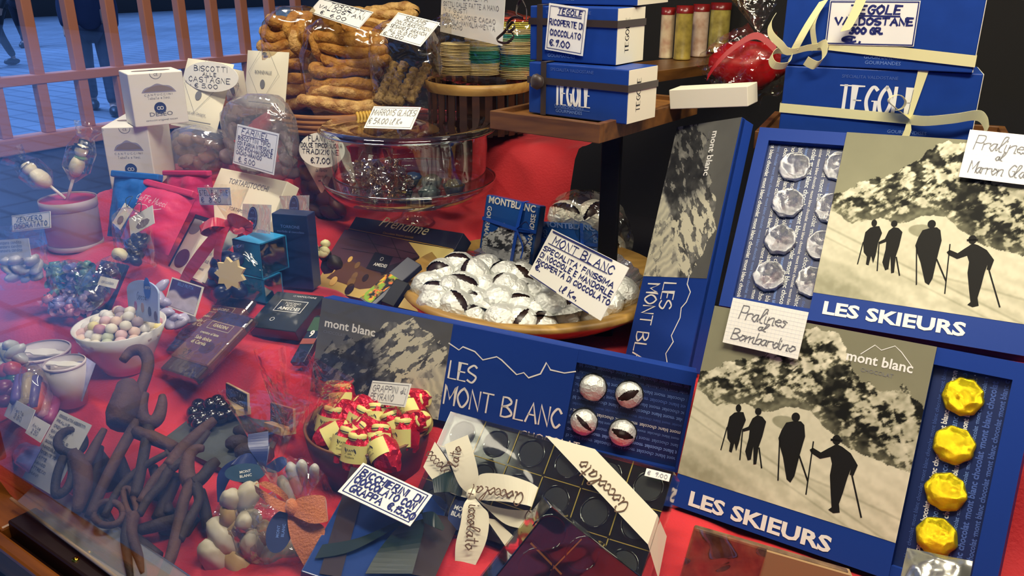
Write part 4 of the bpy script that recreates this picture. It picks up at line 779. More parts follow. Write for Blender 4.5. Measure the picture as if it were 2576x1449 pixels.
# two white biscuit cartons
def deseo(bl, br, tl, side, z, label):
    M, w, h, d = upbox(bl, br, tl, side, z); e3 = M.to_3x3(); M = frame(np.array(M.translation), np.array(e3.col[0]), np.array([0, 0, 1.]), -np.array(e3.col[1]))
    r = thing('biscuit_carton', label, 'box', M); MB().box(0, w, 0, h, -d, 0, paperw, .0015).build('body', r); e = MB(); br_ = mat('print_brown', '8a7868', .6); pur = mat('print_grey', '9a94a4', .6)
    lo = [(w*(.20+.64*u), h*(.63+.15*math.sin(math.pi*u)**.7+.012*math.sin(17*u))) for u in np.linspace(0, 1, 18)]; tri_poly(e, lo, pur, .0004)
    lo2 = [(w*(.24+.56*u), h*(.645+.11*math.sin(math.pi*u)**.7)) for u in np.linspace(0, 1, 18)]; tri_poly(e, lo2, br_, .0006)
    e.text('C A N T U C C I N I', greyink, w*.5, h*.565, .0042, .0005, sx=1.1); e.hand('Tabata e Noci', greyink, w*.5, h*.50, .004, .0003, .0005, al='C')
    e.prism([(w*.5+.0085*math.cos(a), h*.33+.0085*math.sin(a)) for a in np.linspace(0, 6.283, 25)[:-1]], .0002, .0005, tealc)
    for s_ in (-1, 1): e.pen([(w*.5+s_*.0022+.0022*math.cos(a), h*.33+.0022*math.sin(a)) for a in np.linspace(0, 6.3, 12)], .0007, whiteink, .0008)
    e.text('DESEO', greyink, w*.5, h*.18, .0085, .0005, sx=1.3, bold=.01); e.text('cantuccini artigianali toscani', greyink, w*.5, h*.09, .004, .0005)
    e.pen([(w*.5+.008*math.cos(a), h*.985+.008*math.sin(a)) for a in np.linspace(math.pi*1.02, math.pi*1.98, 14)], .0006, greyink, .0005); e.text('CE', greyink, w*.5, h*.94, .005, .0005)
    for k in range(2): e.add([(w*(.35+.3*k)+.016*math.cos(a), h+.0005, -d*.45+.007*math.sin(a)) for a in np.linspace(0, 6.283, 17)[:-1]], [list(range(16))[::-1]], br_)
    e.build('lettering', r); return r, w, h, d, M
ZD = 1.235; r, w, h, d, MD = deseo((281, 478), (395, 474), (244, 321), (434, 427), ZD, 'white biscuit carton with a brown biscuit picture, lower of the two'); foot(atz(330, 470, ZD), ZD-.003, .03)
ztop = ZD+h; deseo((341, 321), (476, 308), (326, 186), (495, 290), ztop+.0015, 'white DESEO biscuit carton standing on top of the other white carton')
# paper pouches
def diamond(e, F, cy, s_, word=True):
    P = [(0, cy+s_*1.2), (s_, cy), (0, cy-s_*1.2), (-s_, cy)]
    for j in range(4): e.pen([P[j], P[(j+1) % 4]], .0004, greyink, .0006)
    e.prism([(.007*math.cos(a), cy-s_*.45+.008*math.sin(a)) for a in np.linspace(0, 6.28, 15)[:-1]], .0003, .0006, mat('pale_grey_print', 'b9b6ac', .6)); e.prism([(.007*math.cos(a), cy+s_*.75+.003*math.sin(a)) for a in np.linspace(0, 6.28, 13)[:-1]], .0003, .0006, greyink)
    if word: e.text('BONNEVALLE', greyink, 0, cy-.002, .0085, .0008, sx=.95)
def paperpouch(c4, t, label, extra=True):
    F = fit(c4, t=t, n0=(-.15, -.95, .3), ps=.3); r = thing('biscuit_pouch', label, 'pouch', F.M); b = MB(); pillow(b, F.w, F.h, .006, ivory, 3, .001, 12); b.build('pouch', r); e = MB(); T = Matrix.Translation((0, 0, .0065))
    s = MB(); diamond(s, F, F.h*.12, F.w*.36); s.text('Biscotti alle Castagne', greyink, 0, -F.h*.30, .0062, .0006, shear=.3); s.pen([(-F.w*.35, -F.h*.4), (F.w*.4, -F.h*.4)], .0018, mat('pale_grey_print', 'b9b6ac', .6), .0006)
    e.add(s.v, [f for f in s.f], greyink, False, T); e.build('lettering', r); return F
paperpouch([(472, 144), (590, 164), (543, 333), (430, 316)], 1.40, 'cream paper pouch of chestnut biscuits behind the oval price card')
paperpouch([(625, 126), (726, 132), (718, 280), (612, 268)], 1.50, 'cream BONNEVALLE paper pouch left of the twisted biscuits')
paperpouch([(570, 160), (600, 185), (640, 266), (560, 262)], 1.455, 'tilted cream paper pouch between the two printed ones')
F = fit([(462, 146), (596, 164), (594, 238), (460, 220)], t=1.375, n0=(-.15, -.95, .3), ps=.3)
r, F = hardcard([(463, 150), (601, 160), (598, 236), (462, 226)], 'oval white price card BISCOTTI ALLE CASTAGNE on the cream pouch', [('BISCOTTI', .24, .17, .2, .6), ('ALLE', .43, .11, .36, .25), ('CASTAGNE', .61, .17, .1, .76), ('€ 5.00', .82, .14, .22, .42)], ink=blackink, oval=True, t=1.372, w=.0007, n0=(-.15, -.95, .3), ps=.3)
# cookie bags
def cookies(pts, t, label, grp, col='6b4630', s_=.016, seed=0):
    m = mat('cookie_'+col, col, .6, nz=.3, nscale=60)
    for k, (x, y) in enumerate(pts):
        b = MB(); b.blob(m, Matrix.Diagonal((s_*1.25, s_, s_*.55, 1)), 3, .12, 3, k+seed); o = b.build('biscuit', M=stand(at(x, y, t+rnd.uniform(-.01, .02)), rnd.uniform(0, 180), rnd.uniform(20, 80), rnd.uniform(-30, 30))); tag(o, label, 'biscuit', grp)
cookies([(470, 350), (500, 352), (530, 360), (462, 378), (490, 383), (520, 392), (548, 385), (470, 405), (500, 412), (535, 415), (455, 360), (512, 370), (482, 420), (555, 365)], 1.40, 'brown finger biscuit in the clear bag right of the lower white carton', 'biscuits in the left clear bag', '8a6048', .0125)
cookies([(590, 330), (580, 365), (612, 420), (640, 430), (672, 440), (705, 430), (725, 405), (735, 375), (720, 350), (705, 330), (575, 395), (715, 390), (650, 445), (690, 450), (585, 300), (730, 430)], 1.36, 'dark crescent biscuit in the clear bag behind the FARINEL card', 'biscuits behind the farinel card', '6a5458', .0145, 40)
milky = film('milky_film', (240, 242, 246), .07, .6, .10, .9, 30, .10)
bag(at(505, 385, 1.395), .052, .03, .045, milky, 'clear bag of brown finger biscuits right of the lower white carton', 21, yaw=20)
bag(at(655, 350, 1.35), .062, .035, .072, milky, 'large clear bag of dark biscuits behind the FARINEL card', 22, yaw=20)
for p in ((505, 430, 1.40), (655, 455, 1.36)): P = at(*p); foot(P, P[2]-.006, .03)
bw = mat('price_paper_blue', 'dfe6f4', .55)
hardcard([(599, 311), (700, 337), (690, 440), (584, 411)], 'white price card FARINEL BISCOTTINI TIPICI on the clear bag of dark biscuits', [('FARINEL', .14, .13, .13, .66, 'u'), ('BISCOTTINI TIPICI', .32, .095, .06, .78), ('CON FARINA INTEGRALE', .45, .095, .06, .86), ('NOCI-FICHI-MANDORLE', .57, .095, .06, .86), ('CACAO-ARANCIO', .69, .095, .06, .62), ('€. 5.00', .85, .12, .14, .4)], border=1, t=1.24, w=.0007, paper=bw, n0=(-.25, -.85, .5), ps=.3)
# flat white cake box
F = fit([(556, 422), (722, 456), (672, 585), (505, 540)], t=1.27, n0=(-.1, -.6, .8), ps=.25); r = thing('cake_box', 'flat cream TORTAPISTOCCHI cake box lying behind the small blue cartons', 'box', F.M); MB().box(-F.w/2, F.w/2, -F.h/2, F.h/2, -.025, 0, ivory, .0012).build('body', r); e = MB(); e.text('TORTAPISTOCCHI', greyink, 0, F.h*.23, .0125, .0005, sx=.95); e.text('TORTAPISTOCCHI', greyink, .01, -F.h*.27, .008, .0005); e.build('lettering', r); foot_edge(F, .0, .03)
hardcard([(496, 471), (577, 473), (583, 516), (501, 516)], 'pale blue price card STELLE ALPINE on the cream cake box', [('STELLE ALPINE', .3, .3, .06, .88), ('€  8.50', .7, .3, .1, .6)], border=1, t=1.20, w=.0007, paper=mat('price_paper_lilac', 'bccdf0', .55), n0=(-.2, -.85, .5), ps=.3)
# foil paper bags
def foilbag(c4, t, label, col, seed, th=.022, script=False, **k):
    F = fit(c4, t=t, n0=(-.2, -.85, .5), ps=.3); r = thing('coffee_bag', label, 'bag', F.M); b = MB(); pillow(b, F.w, F.h, th, mat('bag_'+col, col, .42, coat=.15, bump=.7, bscale=28), seed, .008, 26, top=.55); b.build('bag_body', r)
    b = MB(); b.box(-F.w*.5, F.w*.5, F.h*.40, F.h*.5, -.002, .009, MATS['bag_'+col], .002); b.build('folded_top', r)
    if script:
        e = MB(); e.hand('Caffe Mucci', whiteink, -F.w*.25, F.h*.12, .009, .0006, .0235, fit_w=F.w*.6, slant=.3); e.pen(catmull([(-F.w*.2, F.h*.05, 0), (0, F.h*.07, 0), (F.w*.1, F.h*.02, 0), (F.w*.3, F.h*.08, 0)], 6), .0006, whiteink, .0235); e.build('lettering', r)
    return F
BP = foilbag([(283, 426), (417, 444), (383, 604), (276, 598)], 1.22, 'blue paper bag folded shut, left of the pink bags', '1d62b4', 2); foot_edge(BP, .02)
foilbag([(426, 425), (524, 432), (548, 560), (420, 560)], 1.25, 'pink paper bag behind the other pink bag', 'c92a5e', 5)
PKF = foilbag([(382, 457), (492, 483), (430, 646), (296, 596)], 1.17, 'bright pink crumpled bag with white script, in front of the blue bag', 'd8305c', 9, .026, True); foot_edge(PKF, .02)
def swing(c4, t, label, dk_=False):
    F = fit(c4, t=t, n0=(-.3, -.8, .5), ps=.25); r = thing('swing_tag', label, 'tag', F.M); MB().box(-F.w/2, F.w/2, -F.h/2, F.h/2, -.0006, 0, paperw).build('card', r); b = MB()
    b.prism([(F.w*(.05+.28*math.cos(a)), F.h*(-.18+.2*math.sin(a))) for a in np.linspace(0, 6.28, 9)[:-1]], .0001, .0004, mat('print_brown', '8a7868', .6)); b.build('printed_picture', r)
    b = MB(); b.tube(catmull([(0, F.h*.42, .001), (-.006, F.h*.7, .006), (.004, F.h*.95, .004), (.012, F.h*.75, .006), (.002, F.h*.45, .001)], 5), .0005, mat('green_cord', '1f4a44', .5), 6); b.build('cord', r)
swing([(314, 509), (334, 528), (302, 577), (282, 561)], 1.14, 'small white swing tag hanging over the blue bag'); swing([(322, 548), (384, 518), (388, 560), (330, 596)], 1.10, 'white swing tag with a green cord on the clear bag below the pink bag')
# clear bag with dark chocolates leaning against the pink bag
def chocs(pts, t, col, s_, label, grp, name='chocolate_drop', seed=0, asp=(1, 1, .8), amp=.12):
    m = mat('sweet_'+col, col, .35, coat=.2, nz=.15, nscale=60); P = None
    for k, (x, y) in enumerate(pts):
        M = stand(at(x, y, t+rnd.uniform(-.008, .008)), rnd.uniform(0, 180), rnd.uniform(-40, 40), rnd.uniform(-40, 40)) @ Matrix.Diagonal((s_*asp[0], s_*asp[1], s_*asp[2], 1))
        if P is None: b = MB(); b.blob(m, Matrix.Identity(4), 2, amp, 2.5, seed); o = b.build(name); P = o
        else: o = P.copy(); C.objects.link(o)
        o.matrix_world = M; tag(o, label, 'chocolate' if 'chocolate' in label else 'sweet', grp)
chocs([(345, 600), (330, 612), (352, 618), (336, 628), (322, 635), (345, 640), (330, 650), (360, 602), (318, 648), (340, 655)], 1.11, '2c2630', .0095, 'small dark chocolate in the narrow clear bag below the pink bag', 'dark chocolates in the narrow bag')
bag(at(338, 615, 1.115), .03, .016, .05, cello, 'narrow clear bag of dark chocolates below the pink bag', 31, yaw=10)
# box with a brown oval, tied sweets, small cartons
F = fit([(500, 543), (575, 562), (512, 716), (412, 674)], t=1.14, n0=(-.2, -.7, .7), ps=.25); r = thing('chocolate_box', 'white box with a brown oval picture leaning left of the red bow', 'box', F.M); MB().box(-F.w/2, F.w/2, -F.h/2, F.h/2, -.016, 0, paperw, .001).build('body', r); b = MB(); Q = F.loc
for cx, cy, a_, c_ in ((458, 650, .014, '6e3040'), (492, 568, .013, '8a8a90')): b.prism([(Q(cx, cy)[0]+a_*1.25*math.cos(a), Q(cx, cy)[1]+a_*math.sin(a)) for a in np.linspace(0, 6.28, 25)[:-1]], .0001, .0005, mat('oval_'+c_, c_, .4))
b.box(-F.w/2, F.w/2, F.h/2-.006, F.h/2, 0, .0006, ink_n); b.box(-F.w/2, -F.w/2+.004, -F.h/2, F.h/2, 0, .0006, ink_n); b.build('printed_picture', r); foot_edge(F, .016)
F = fit([(512, 600), (552, 625), (524, 712), (452, 688)], t=1.115, n0=(-.2, -.7, .7), ps=.25); r = thing('leaflet', 'cream leaflet with faint writing leaning on the white box with the brown oval', 'leaflet', F.M); MB().box(-F.w/2, F.w/2, -F.h/2, F.h/2, -.001, 0, ivory).build('sheet', r); e = MB(); [e.text(s_, greyink, -F.w*.05, F.h*(.2-.22*i), .006, .0003) for i, s_ in enumerate(('CREMA DI', 'NOCCIOLE', 'ingredienti'))]; e.build('lettering', r)
def loopband(b, P, d, side, L_, wd, m, fat=.35, lift=(0, 0, 1)):
    P, d, l = Vector(P), Vector(d).normalized(), Vector(lift).normalized()*L_*fat; d = d*L_
    b.strip(catmull([P, P+d*.45+l, P+d*.9+l*.9, P+d, P+d*.8-l*.5, P+d*.35-l*.3, P], 6), side, wd, m, .0004)
redrib = mat('red_satin', 'c01a34', .35, sheen=.3)
PR = at(577, 565, 1.08); r = thing('sweet_bag', 'clear bag of blue wrapped sweets closed with a wide red bow', 'bag', stand(PR, 20)); b = MB()
rib(b, [(0, 0, 0), (.012, -.012, .010), (.028, -.014, .008), (.030, -.004, -.002), (.014, -.002, -.006), (0, 0, 0)], [.008, .02, .022, .02, .008], redrib, [.3, .7, .9, .4]); rib(b, [(0, 0, 0), (-.014, -.012, .006), (-.030, -.012, -.002), (-.03, -.002, -.010), (-.012, -.001, -.008), (0, 0, 0)], [.008, .018, .02, .018, .008], redrib, [.3, .6, .8, .3]); rib(b, [(0, -.004, 0), (-.02, -.012, -.02), (-.055, -.015, -.06), (-.075, -.012, -.085)], [.01, .016, .017, .017], redrib, [.2, -.3, .1]); rib(b, [(0, -.006, 0), (-.008, -.02, -.03), (-.015, -.02, -.075), (-.03, -.018, -.105)], [.01, .015, .016, .016], redrib, [.1, .4, 0]); b.blob(redrib, Matrix.Diagonal((.008, .007, .008, 1)), 2, .1); b.build('bow', r)
b = MB(); b.blob(cello, Matrix.Translation((.01, .012, -.072)) @ Matrix.Diagonal((.036, .026, .042, 1)), 3, .2, 3, 3); b.grid(lambda u, v: ((.006+.026*v)*math.cos(6.283*u), .012*v*math.sin(6.283*u)+.004, .004+.045*v), 24, 5, cello, False, cu=True); b.build('film', r)
chocs([(552, 660), (570, 650), (590, 655), (545, 685), (562, 700), (590, 705), (545, 710), (575, 722), (600, 730), (560, 735), (580, 680)], 1.09, '1d2650', .013, 'blue wrapped sweet in the clear bag under the red bow', 'blue sweets under the red bow', 'wrapped_sweet')
b = MB(); b.prism([(.021*(1 if i % 2 else .72)*math.cos(i*math.pi/9), .021*(1 if i % 2 else .72)*math.sin(i*math.pi/9)) for i in range(18)], -.003, .003, mat('star_biscuit', 'e2cf9a', .6)); tag(b.build('star_biscuit', M=stand(at(580, 688, 1.055), 25, 80)), 'pale star shaped biscuit in the bag under the red bow', 'biscuit')
def roundtag(px, py, t, rad, label, header):
    M = fit(header, t=t, n0=(-.25, -.9, .3), ps=.2); r = thing('sweet_bag', label, 'bag', M.M); b = MB(); b.box(-M.w/2, M.w/2, -M.h/2, M.h/2, -.001, 0, film('veil_film', (235, 238, 240), .1, .6, .15, .5, 40, .25)); b.build('film_header', r); x, y = M.loc(px, py); R0 = rad*t/FPX
    b = MB(); b.prism([(x+R0*math.cos(a), y+R0*1.15*math.sin(a)) for a in np.linspace(0, 6.28, 29)[:-1]], .0005, .0014, tealc); b.pen([(x+R0*.88*math.cos(a), y+R0*1.0*math.sin(a)) for a in np.linspace(0, 6.284, 29)], .0006, paleink, .0017); b.text('CONFETTURE', paleink, x, y-.002, .0042, .0017, bold=.01); b.text('artigianali', paleink, x, y-.009, .0038, .0017); b.text('VALLE', paleink, x, y+.006, .0038, .0017); b.build('round_label', r)
roundtag(637, 549, 1.10, 25, 'clear header bag with a round dark blue label behind the light blue cartons', [(612, 512), (680, 516), (680, 588), (606, 582)]); roundtag(741, 523, 1.19, 27, 'clear header bag with a round blue label above the tall navy carton', [(703, 494), (776, 490), (775, 560), (700, 556)])
def smallcarton(bl, br, tl, side, z, col, label, window=None, words=(), zt=None):
    M, w, h, d = upbox(bl, br, tl, side, z); e3 = M.to_3x3(); M = frame(np.array(M.translation), np.array(e3.col[0]), np.array([0, 0, 1.]), -np.array(e3.col[1])); r = thing('small_carton', label, 'box', M); m = mat('carton_'+col, col, .38, coat=.1)
    b = MB(); t = .0015
    if window:
        for q in ((0, w, 0, h, -t, 0), (0, w, 0, t, -d, 0), (0, w, h-t, h, -d, 0), (0, t, 0, h, -d, 0), (0, w, 0, h, -d, -d+t)): b.box(*q, m)
    else: b.box(0, w, 0, h, -d, 0, m, .001)
    b.build('body', r)
    if window: g = MB(); g.box(w-.0006, w, 0, h, -d, 0, window); g.build('window', r)
    e = MB(); [e.text(s_, mk_, w*.5, h*yy, sz, .0004) for s_, yy, sz, mk_ in words]
    if words: e.build('lettering', r)
    return M, w, h, d
cellob = film('carton_window', (228, 228, 224), .12, .7, .06, .2, 20)
ZB = 1.135; M1, w, h1, d = smallcarton((597, 748), (669, 764), (591, 690), (726, 745), ZB, '2d92cc', 'light blue carton with a clear side, lower of the two', cellob, (('crema', .6, .006, navy),)); foot(atz(660, 755, ZB), ZB-.003, .02)
smallcarton((594, 684), (660, 700), (584, 601), (729, 673), ZB+h1+.001, '3098d2', 'light blue carton with a clear side, on top of its twin', cellob, (('gocce', .62, .006, navy), ('.....', .2, .01, mat('carton_plum', '5d2f6a', .5))))
smallcarton((702, 722), (789, 730), (690, 537), (800, 714), 1.135, '16284f', 'tall navy carton behind the light blue cartons', None, (('TORRONE', .82, .006, paleink), ('morbido al cioccolato', .76, .0045, paleink))); foot(atz(750, 724, 1.135), 1.13, .02)
r = thing('sweet_bag', 'small cluster of cream and dark dried flowers right of the tall navy carton', 'bag', stand(at(803, 640, 1.2))); b = MB()
for k in range(7): b.blob(mat('dried_flower', 'd8d29a', .6), Matrix.Translation((.012*math.cos(k), .01*math.sin(k), .008*math.sin(2*k)+.008)) @ Matrix.Diagonal((.008, .007, .006, 1)), 2, .3, 3, k)
b.build('cream_petals', r); b = MB(); [b.blob(mat('dried_leaf', '2c2418', .6), Matrix.Translation((.014*math.cos(2*k)+.006, .01, -.012+.012*math.sin(k))) @ Matrix.Diagonal((.012, .01, .01, 1)), 2, .3, 3, k) for k in range(5)]; b.build('dark_leaves', r); b = MB(); b.tube(catmull([(0, 0, .01), (-.004, -.005, .03), (-.012, -.006, .045)], 4), .0006, mat('straw', 'd8cfa0', .6), 5); b.build('stem', r)
# crumbly cookie bag with an oval label and triangular header
cookies([(780, 345), (825, 350), (770, 380), (850, 390), (840, 430), (775, 440), (845, 470), (790, 500), (825, 505), (765, 515), (850, 520), (800, 470), (780, 300+20), (775, 475), (830, 535), (790, 530)], 1.44, 'rough brown biscuit in the tall bag with the triangular header', 'biscuits in the tall bag', '70442a', .020, 80)
r = bag(at(808, 430, 1.43), .05, .03, .085, amber, 'tall amber bag of rough biscuits left of the glass stand', 33, yaw=20); P = at(808, 535, 1.44); foot(P, P[2]-.012, .04)
F = fit([(764, 405), (856, 408), (856, 486), (764, 484)], t=1.35, n0=(-.25, -.95, .2), ps=.2); r = thing('header_card', 'cream triangular header card pointing down on the tall bag of rough biscuits', 'card', F.M); b = MB(); b.prism([(-F.w/2, F.h/2), (-.002, -F.h/2), (.002, -F.h/2), (F.w/2, F.h/2)][::-1], -.001, 0, ivory); b.build('card', r); e = MB(); e.text('La Flantze', greyink, 0, F.h*.17, .0085, .0004, shear=.3); e.text('dolce tipico', greyink, 0, F.h*.0, .005, .0004); e.pen([(-.008, -F.h*.12), (.009, -F.h*.12)], .002, greyink, .0004); e.build('lettering', r)
hardcard([(753, 330), (868, 336), (866, 424), (751, 420)], 'oval white price card FLANTZE DOLCE TIPICO half seen through the glass stand', [('FLANTZE', .17, .16, .22, .56), ('DOLCE TIPICO BUONA', .37, .12, .05, .9), ('TRADIZIONE', .55, .13, .08, .8), ('€.7,00', .8, .16, .28, .42)], ink=blackink, oval=True, t=1.30, w=.0010, n0=(-.25, -.95, .2), ps=.2)
# pot with lollipops
PP = atz(193, 618, 1.165); foot(PP, 1.162, .03); potm = mat('pot_pink_card', 'b5a3a0', .6, nz=.12, nscale=20); r = thing('round_box', 'round pinkish cardboard tub holding two wrapped lollipops', 'tub', stand(PP)); RP = 67*dep(PP)/FPX; HP = 115*dep(PP)/FPX/.94
b = MB(); b.lathe([(.0001, 0), (RP*.93, 0), (RP*.96, HP*.8), (RP*.96, HP)], potm, 40); b.lathe([(RP*.95, HP*.98), (.0001, HP*.98)], mat('tub_red_paper', 'b02848', .6, nz=.3, nscale=30), 40); b.build('tub', r); b = MB(); b.lathe([(RP*.965, HP*.82), (RP*.985, HP*.825), (RP*.985, HP*1.01), (RP*.965, HP*1.01), (RP*.955, HP*.97)], potm, 40); b.lathe([(RP*.935, .0), (RP*.965, .001), (RP*.965, HP*.10), (RP*.935, HP*.105)], potm, 40); b.build('lid_band', r)
def lolly(p0, p1, t0, label, k):
    A, B = Vector(at(*p0, t0)), Vector(at(*p1, t0-.02)); d = (B-A); L_ = d.length; M = Matrix.Translation(A) @ d.to_track_quat('Z', 'Y').to_matrix().to_4x4(); r = thing('lollipop', label, 'lollipop', M); wh = mat('sugar_white', 'ece6cc', .45); b = MB(); b.tube([(0, 0, 0), (0, 0, L_*.45)], .0022, paperw, 8); b.build('stick', r); b = MB(); b.blob(wh, Matrix.Translation((0, 0, L_*.55)) @ Matrix.Diagonal((.015, .010, .017, 1)), 3, .05); b.blob(wh, Matrix.Translation((0, 0, L_*.80)) @ Matrix.Diagonal((.011, .009, .012, 1)), 3, .05); b.build('sugar_snowman', r)
    b = MB(); gr = mat('sugar_dark', '22262c', .4); b.lathe([(.0001, L_*.86), (.012, L_*.86), (.007, L_*.87), (.007, L_*.95), (.0001, L_*.95)], gr, 14); b.blob(mat('sugar_green', '7fae7a', .4), Matrix.Translation((0, -.002, L_*.69)) @ Matrix.Diagonal((.011, .009, .003, 1)), 2, .1); b.build('hat_and_scarf', r); b = MB(); b.lathe([(.004, L_*.3), (.019, L_*.5), (.02, L_*.8), (.012, L_*1.0), (.02, L_*1.18)], cello, 16, smooth=False); b.build('film', r)
lolly((165, 500), (50, 405), 1.21, 'white sugar lollipop in clear film leaning left out of the pink tub', 1); lolly((168, 505), (215, 345), 1.21, 'white sugar lollipop in clear film standing upright in the pink tub', 2)
b = MB(); o = hardcard([(29, 543), (126, 531), (128, 573), (30, 584)], 'white price card ZENZERO DISIDRATATO left of the pink tub', [('ZENZERO', .3, .28, .13, .66), ('DISIDRATATO', .68, .28, .08, .84)], ink=mat('grey_blue_ink', '4a5a80', .5), border=1, t=1.12, w=.0009, n0=(.2, -.85, .4), ps=.25)
# ginger bag
F = fit([(0, 600), (93, 600), (110, 690), (12, 700)], t=1.06, n0=(.1, -.85, .4), ps=.25); r = thing('sweet_bag', 'clear bag of dried ginger with a white label at the left edge', 'bag', F.M); b = MB(); pillow(b, F.w*1.35, F.h*1.7, .012, cello, 4, .004); b.build('film', r); b = MB(); b.box(-F.w/2, F.w/2, 0, F.h/2, .013, .0135, paperw); b.build('label_paper', r); e = MB(); [e.text('zenzero candito', greyink, 0, F.h*(.38-.1*i), .006, .0139) for i in range(3)]; e.build('lettering', r)
chocs([(20, 660), (40, 655), (62, 658), (82, 655), (28, 680), (50, 678), (74, 676), (94, 672), (38, 695), (66, 692), (90, 690)], 1.055, 'c9c4c0', .011, 'pale piece of candied ginger in the bag at the left edge', 'ginger pieces', 'ginger_piece', 5, (1.2, .9, .6), .3)
# wrapped sweets
def candyproto(c1, c2):
    b = MB(); m1 = mat('candy_'+c1, c1, .35, coat=.3, nz=.6, nscale=.9, col2=c2); b.tube([(-.5, 0, 0), (-.45, 0, 0), (.45, 0, 0), (.5, 0, 0)], [.2, .42, .42, .2], m1, 10); b.lathe([(.12, .5), (.3, .8), (.42, .95)], m1, 10, Matrix.Rotation(math.radians(90), 4, 'Y'), False); b.lathe([(.12, -.5), (.3, -.8), (.42, -.95)], m1, 10, Matrix.Rotation(math.radians(90), 4, 'Y'), False); o = b.build('wrapped_sweet'); d = o.data; bpy.data.objects.remove(o); return d
def candies(pts, t, protos, s_, labels, grp, ang=None):
    for k, (x, y) in enumerate(pts):
        d = protos[k % len(protos)]; o = bpy.data.objects.new('wrapped_sweet', d); C.objects.link(o); o.matrix_world = stand(at(x, y, t+rnd.uniform(-.008, .008)), rnd.uniform(0, 180) if ang is None else ang+rnd.uniform(-15, 15), rnd.uniform(-25, 25), rnd.uniform(-25, 25)) @ Matrix.Scale(s_, 4); tag(o, labels[k % len(protos)], 'sweet', grp+(' %s' % labels[k % len(protos)].split()[0]))
pg = candyproto('7fb0a0', '35584e'); pp_ = candyproto('a88ab0', '5c6aa0'); pk = candyproto('d09aa6', 'b04a68')
candies([(138+((i*37) % 110), 668+((i*23) % 78)) for i in range(34)], 1.075, [pg, pp_, pg], .013, ['green wrapped sweet in the heap left of the dark bottle sleeve', 'lilac wrapped sweet in the heap left of the dark bottle sleeve', 'green wrapped sweet in the heap left of the dark bottle sleeve'], 'heap of wrapped sweets')
candies([(120+((i*29) % 88), 752+((i*17) % 38)) for i in range(14)], 1.04, [pk, pp_], .012, ['pink wrapped sweet in front of the green ones', 'violet wrapped sweet in front of the green ones'], 'front heap of wrapped sweets')
bag(at(185, 712, 1.07), .036, .022, .028, cello, 'clear bag around the green wrapped sweets', 41, yaw=0)
for p in ((190, 755, 1.09), (160, 795, 1.04)): P = at(*p); foot(P, P[2]-.002, .03)
# dark sleeve with a knotted bag of chocolates
A, B = at(305, 662, 1.10), at(212, 800, 1.02); r = thing('chocolate_sleeve', 'dark sleeve with a knotted clear bag of chocolates and a cream label', 'bag', stand(A)); d = B-A; b = MB(); F = fit([(255, 650), (318, 668), (262, 800), (196, 790)], t=1.07, n0=(.0, -.6, .8), ps=.2)
MB().box(-F.w/2, F.w/2, -F.h/2, F.h/2, -.006, 0, ink_n, .001).build('sleeve', r, M=F.M); b.tube([A+d*k/8+np.array([0, 0, .012]) for k in range(9)], [.004, .010, .016, .019, .021, .021, .02, .016, .006], cello, 12); b.build('film', r).matrix_world = Matrix.Identity(4); b = MB(); b.blob(mat('raffia', 'd9cfa4', .6), Matrix.Translation(A+np.array([0, 0, .012])) @ Matrix.Diagonal((.011, .009, .009, 1)), 2, .3, 3); o = b.build('knot', r); o.matrix_world = Matrix.Identity(4)
F2_ = fit([(252, 694), (298, 704), (290, 727), (246, 716)], t=1.035, n0=(0, -.7, .7), ps=.2); b = MB(); b.box(-F2_.w/2, F2_.w/2, -F2_.h/2, F2_.h/2, -.0006, 0, ivory); b.text('cioccolato', greyink, 0, -.002, .006, .0003); b.build('label_paper', r, M=F2_.M)
chocs([(270, 675), (262, 690), (282, 690), (252, 735), (240, 745), (262, 748), (236, 760), (250, 768), (228, 775), (244, 785)], 1.055, '4a2f28', .0085, 'brown chocolate in the knotted bag on the dark sleeve', 'chocolates in the knotted bag'); P = at(235, 800, 1.05); foot(P, P[2]-.012, .02)
# jelly bowl
tJ = 1.0; PJ = at(300, 815, tJ); zb = atz(300, 940, 1.095); RJ = 111*tJ/FPX; zj0 = PJ[2]-.058; r = thing('jelly_bowl', 'white porcelain bowl full of sugared jellies', 'bowl', stand((PJ[0], PJ[1], zj0))); HJ = .058; porc = mat('porcelain', 'e9e6e0', .15, coat=.4)
foot((PJ[0], PJ[1]), zj0-.003, .03); b = MB(); b.lathe([(.0001, .0), (RJ*.48, 0), (RJ*.62, HJ*.25), (RJ*.85, HJ*.68), (RJ, HJ), (RJ*.965, HJ), (RJ*.82, HJ*.70), (RJ*.58, HJ*.30), (.0001, HJ*.2)], porc, 48); b.build('bowl', r)
jc = [('ece4cc', 'cream'), ('e6c8b4', 'peach'), ('e0bcb8', 'pink'), ('a8969c', 'mauve'), ('e6d890', 'yellow'), ('c2c8a8', 'pale green'), ('e8e4da', 'white'), ('c08a92', 'raspberry')]
k = 0
for rr, n, dz_ in ((.15, 4, .012), (.40, 9, .009), (.62, 14, .005), (.80, 18, .000), (.28, 6, .018), (.52, 11, .013)):
    for i in range(n):
        a = i*6.283/n+rr*5; c, nm = jc[(0, 6, 1, 0, 2, 6, 4, 0, 3, 2, 6, 5, 1, 0, 7)[(k*7+i) % 15]]; s_ = .0070; k += 1; b = MB(); b.blob(mat('jelly_'+c, c, .6, nz=.08, nscale=200), Matrix.Diagonal((s_, s_, s_*.9, 1)), 2, .06, 2, k); o = b.build('sugared_jelly', M=Matrix.Translation((PJ[0]+RJ*rr*math.cos(a), PJ[1]+RJ*rr*math.sin(a), zj0+HJ*.86+dz_+.002*math.sin(k)))); tag(o, nm+' sugared jelly in the white porcelain bowl', 'sweet', nm+' jellies in the bowl')
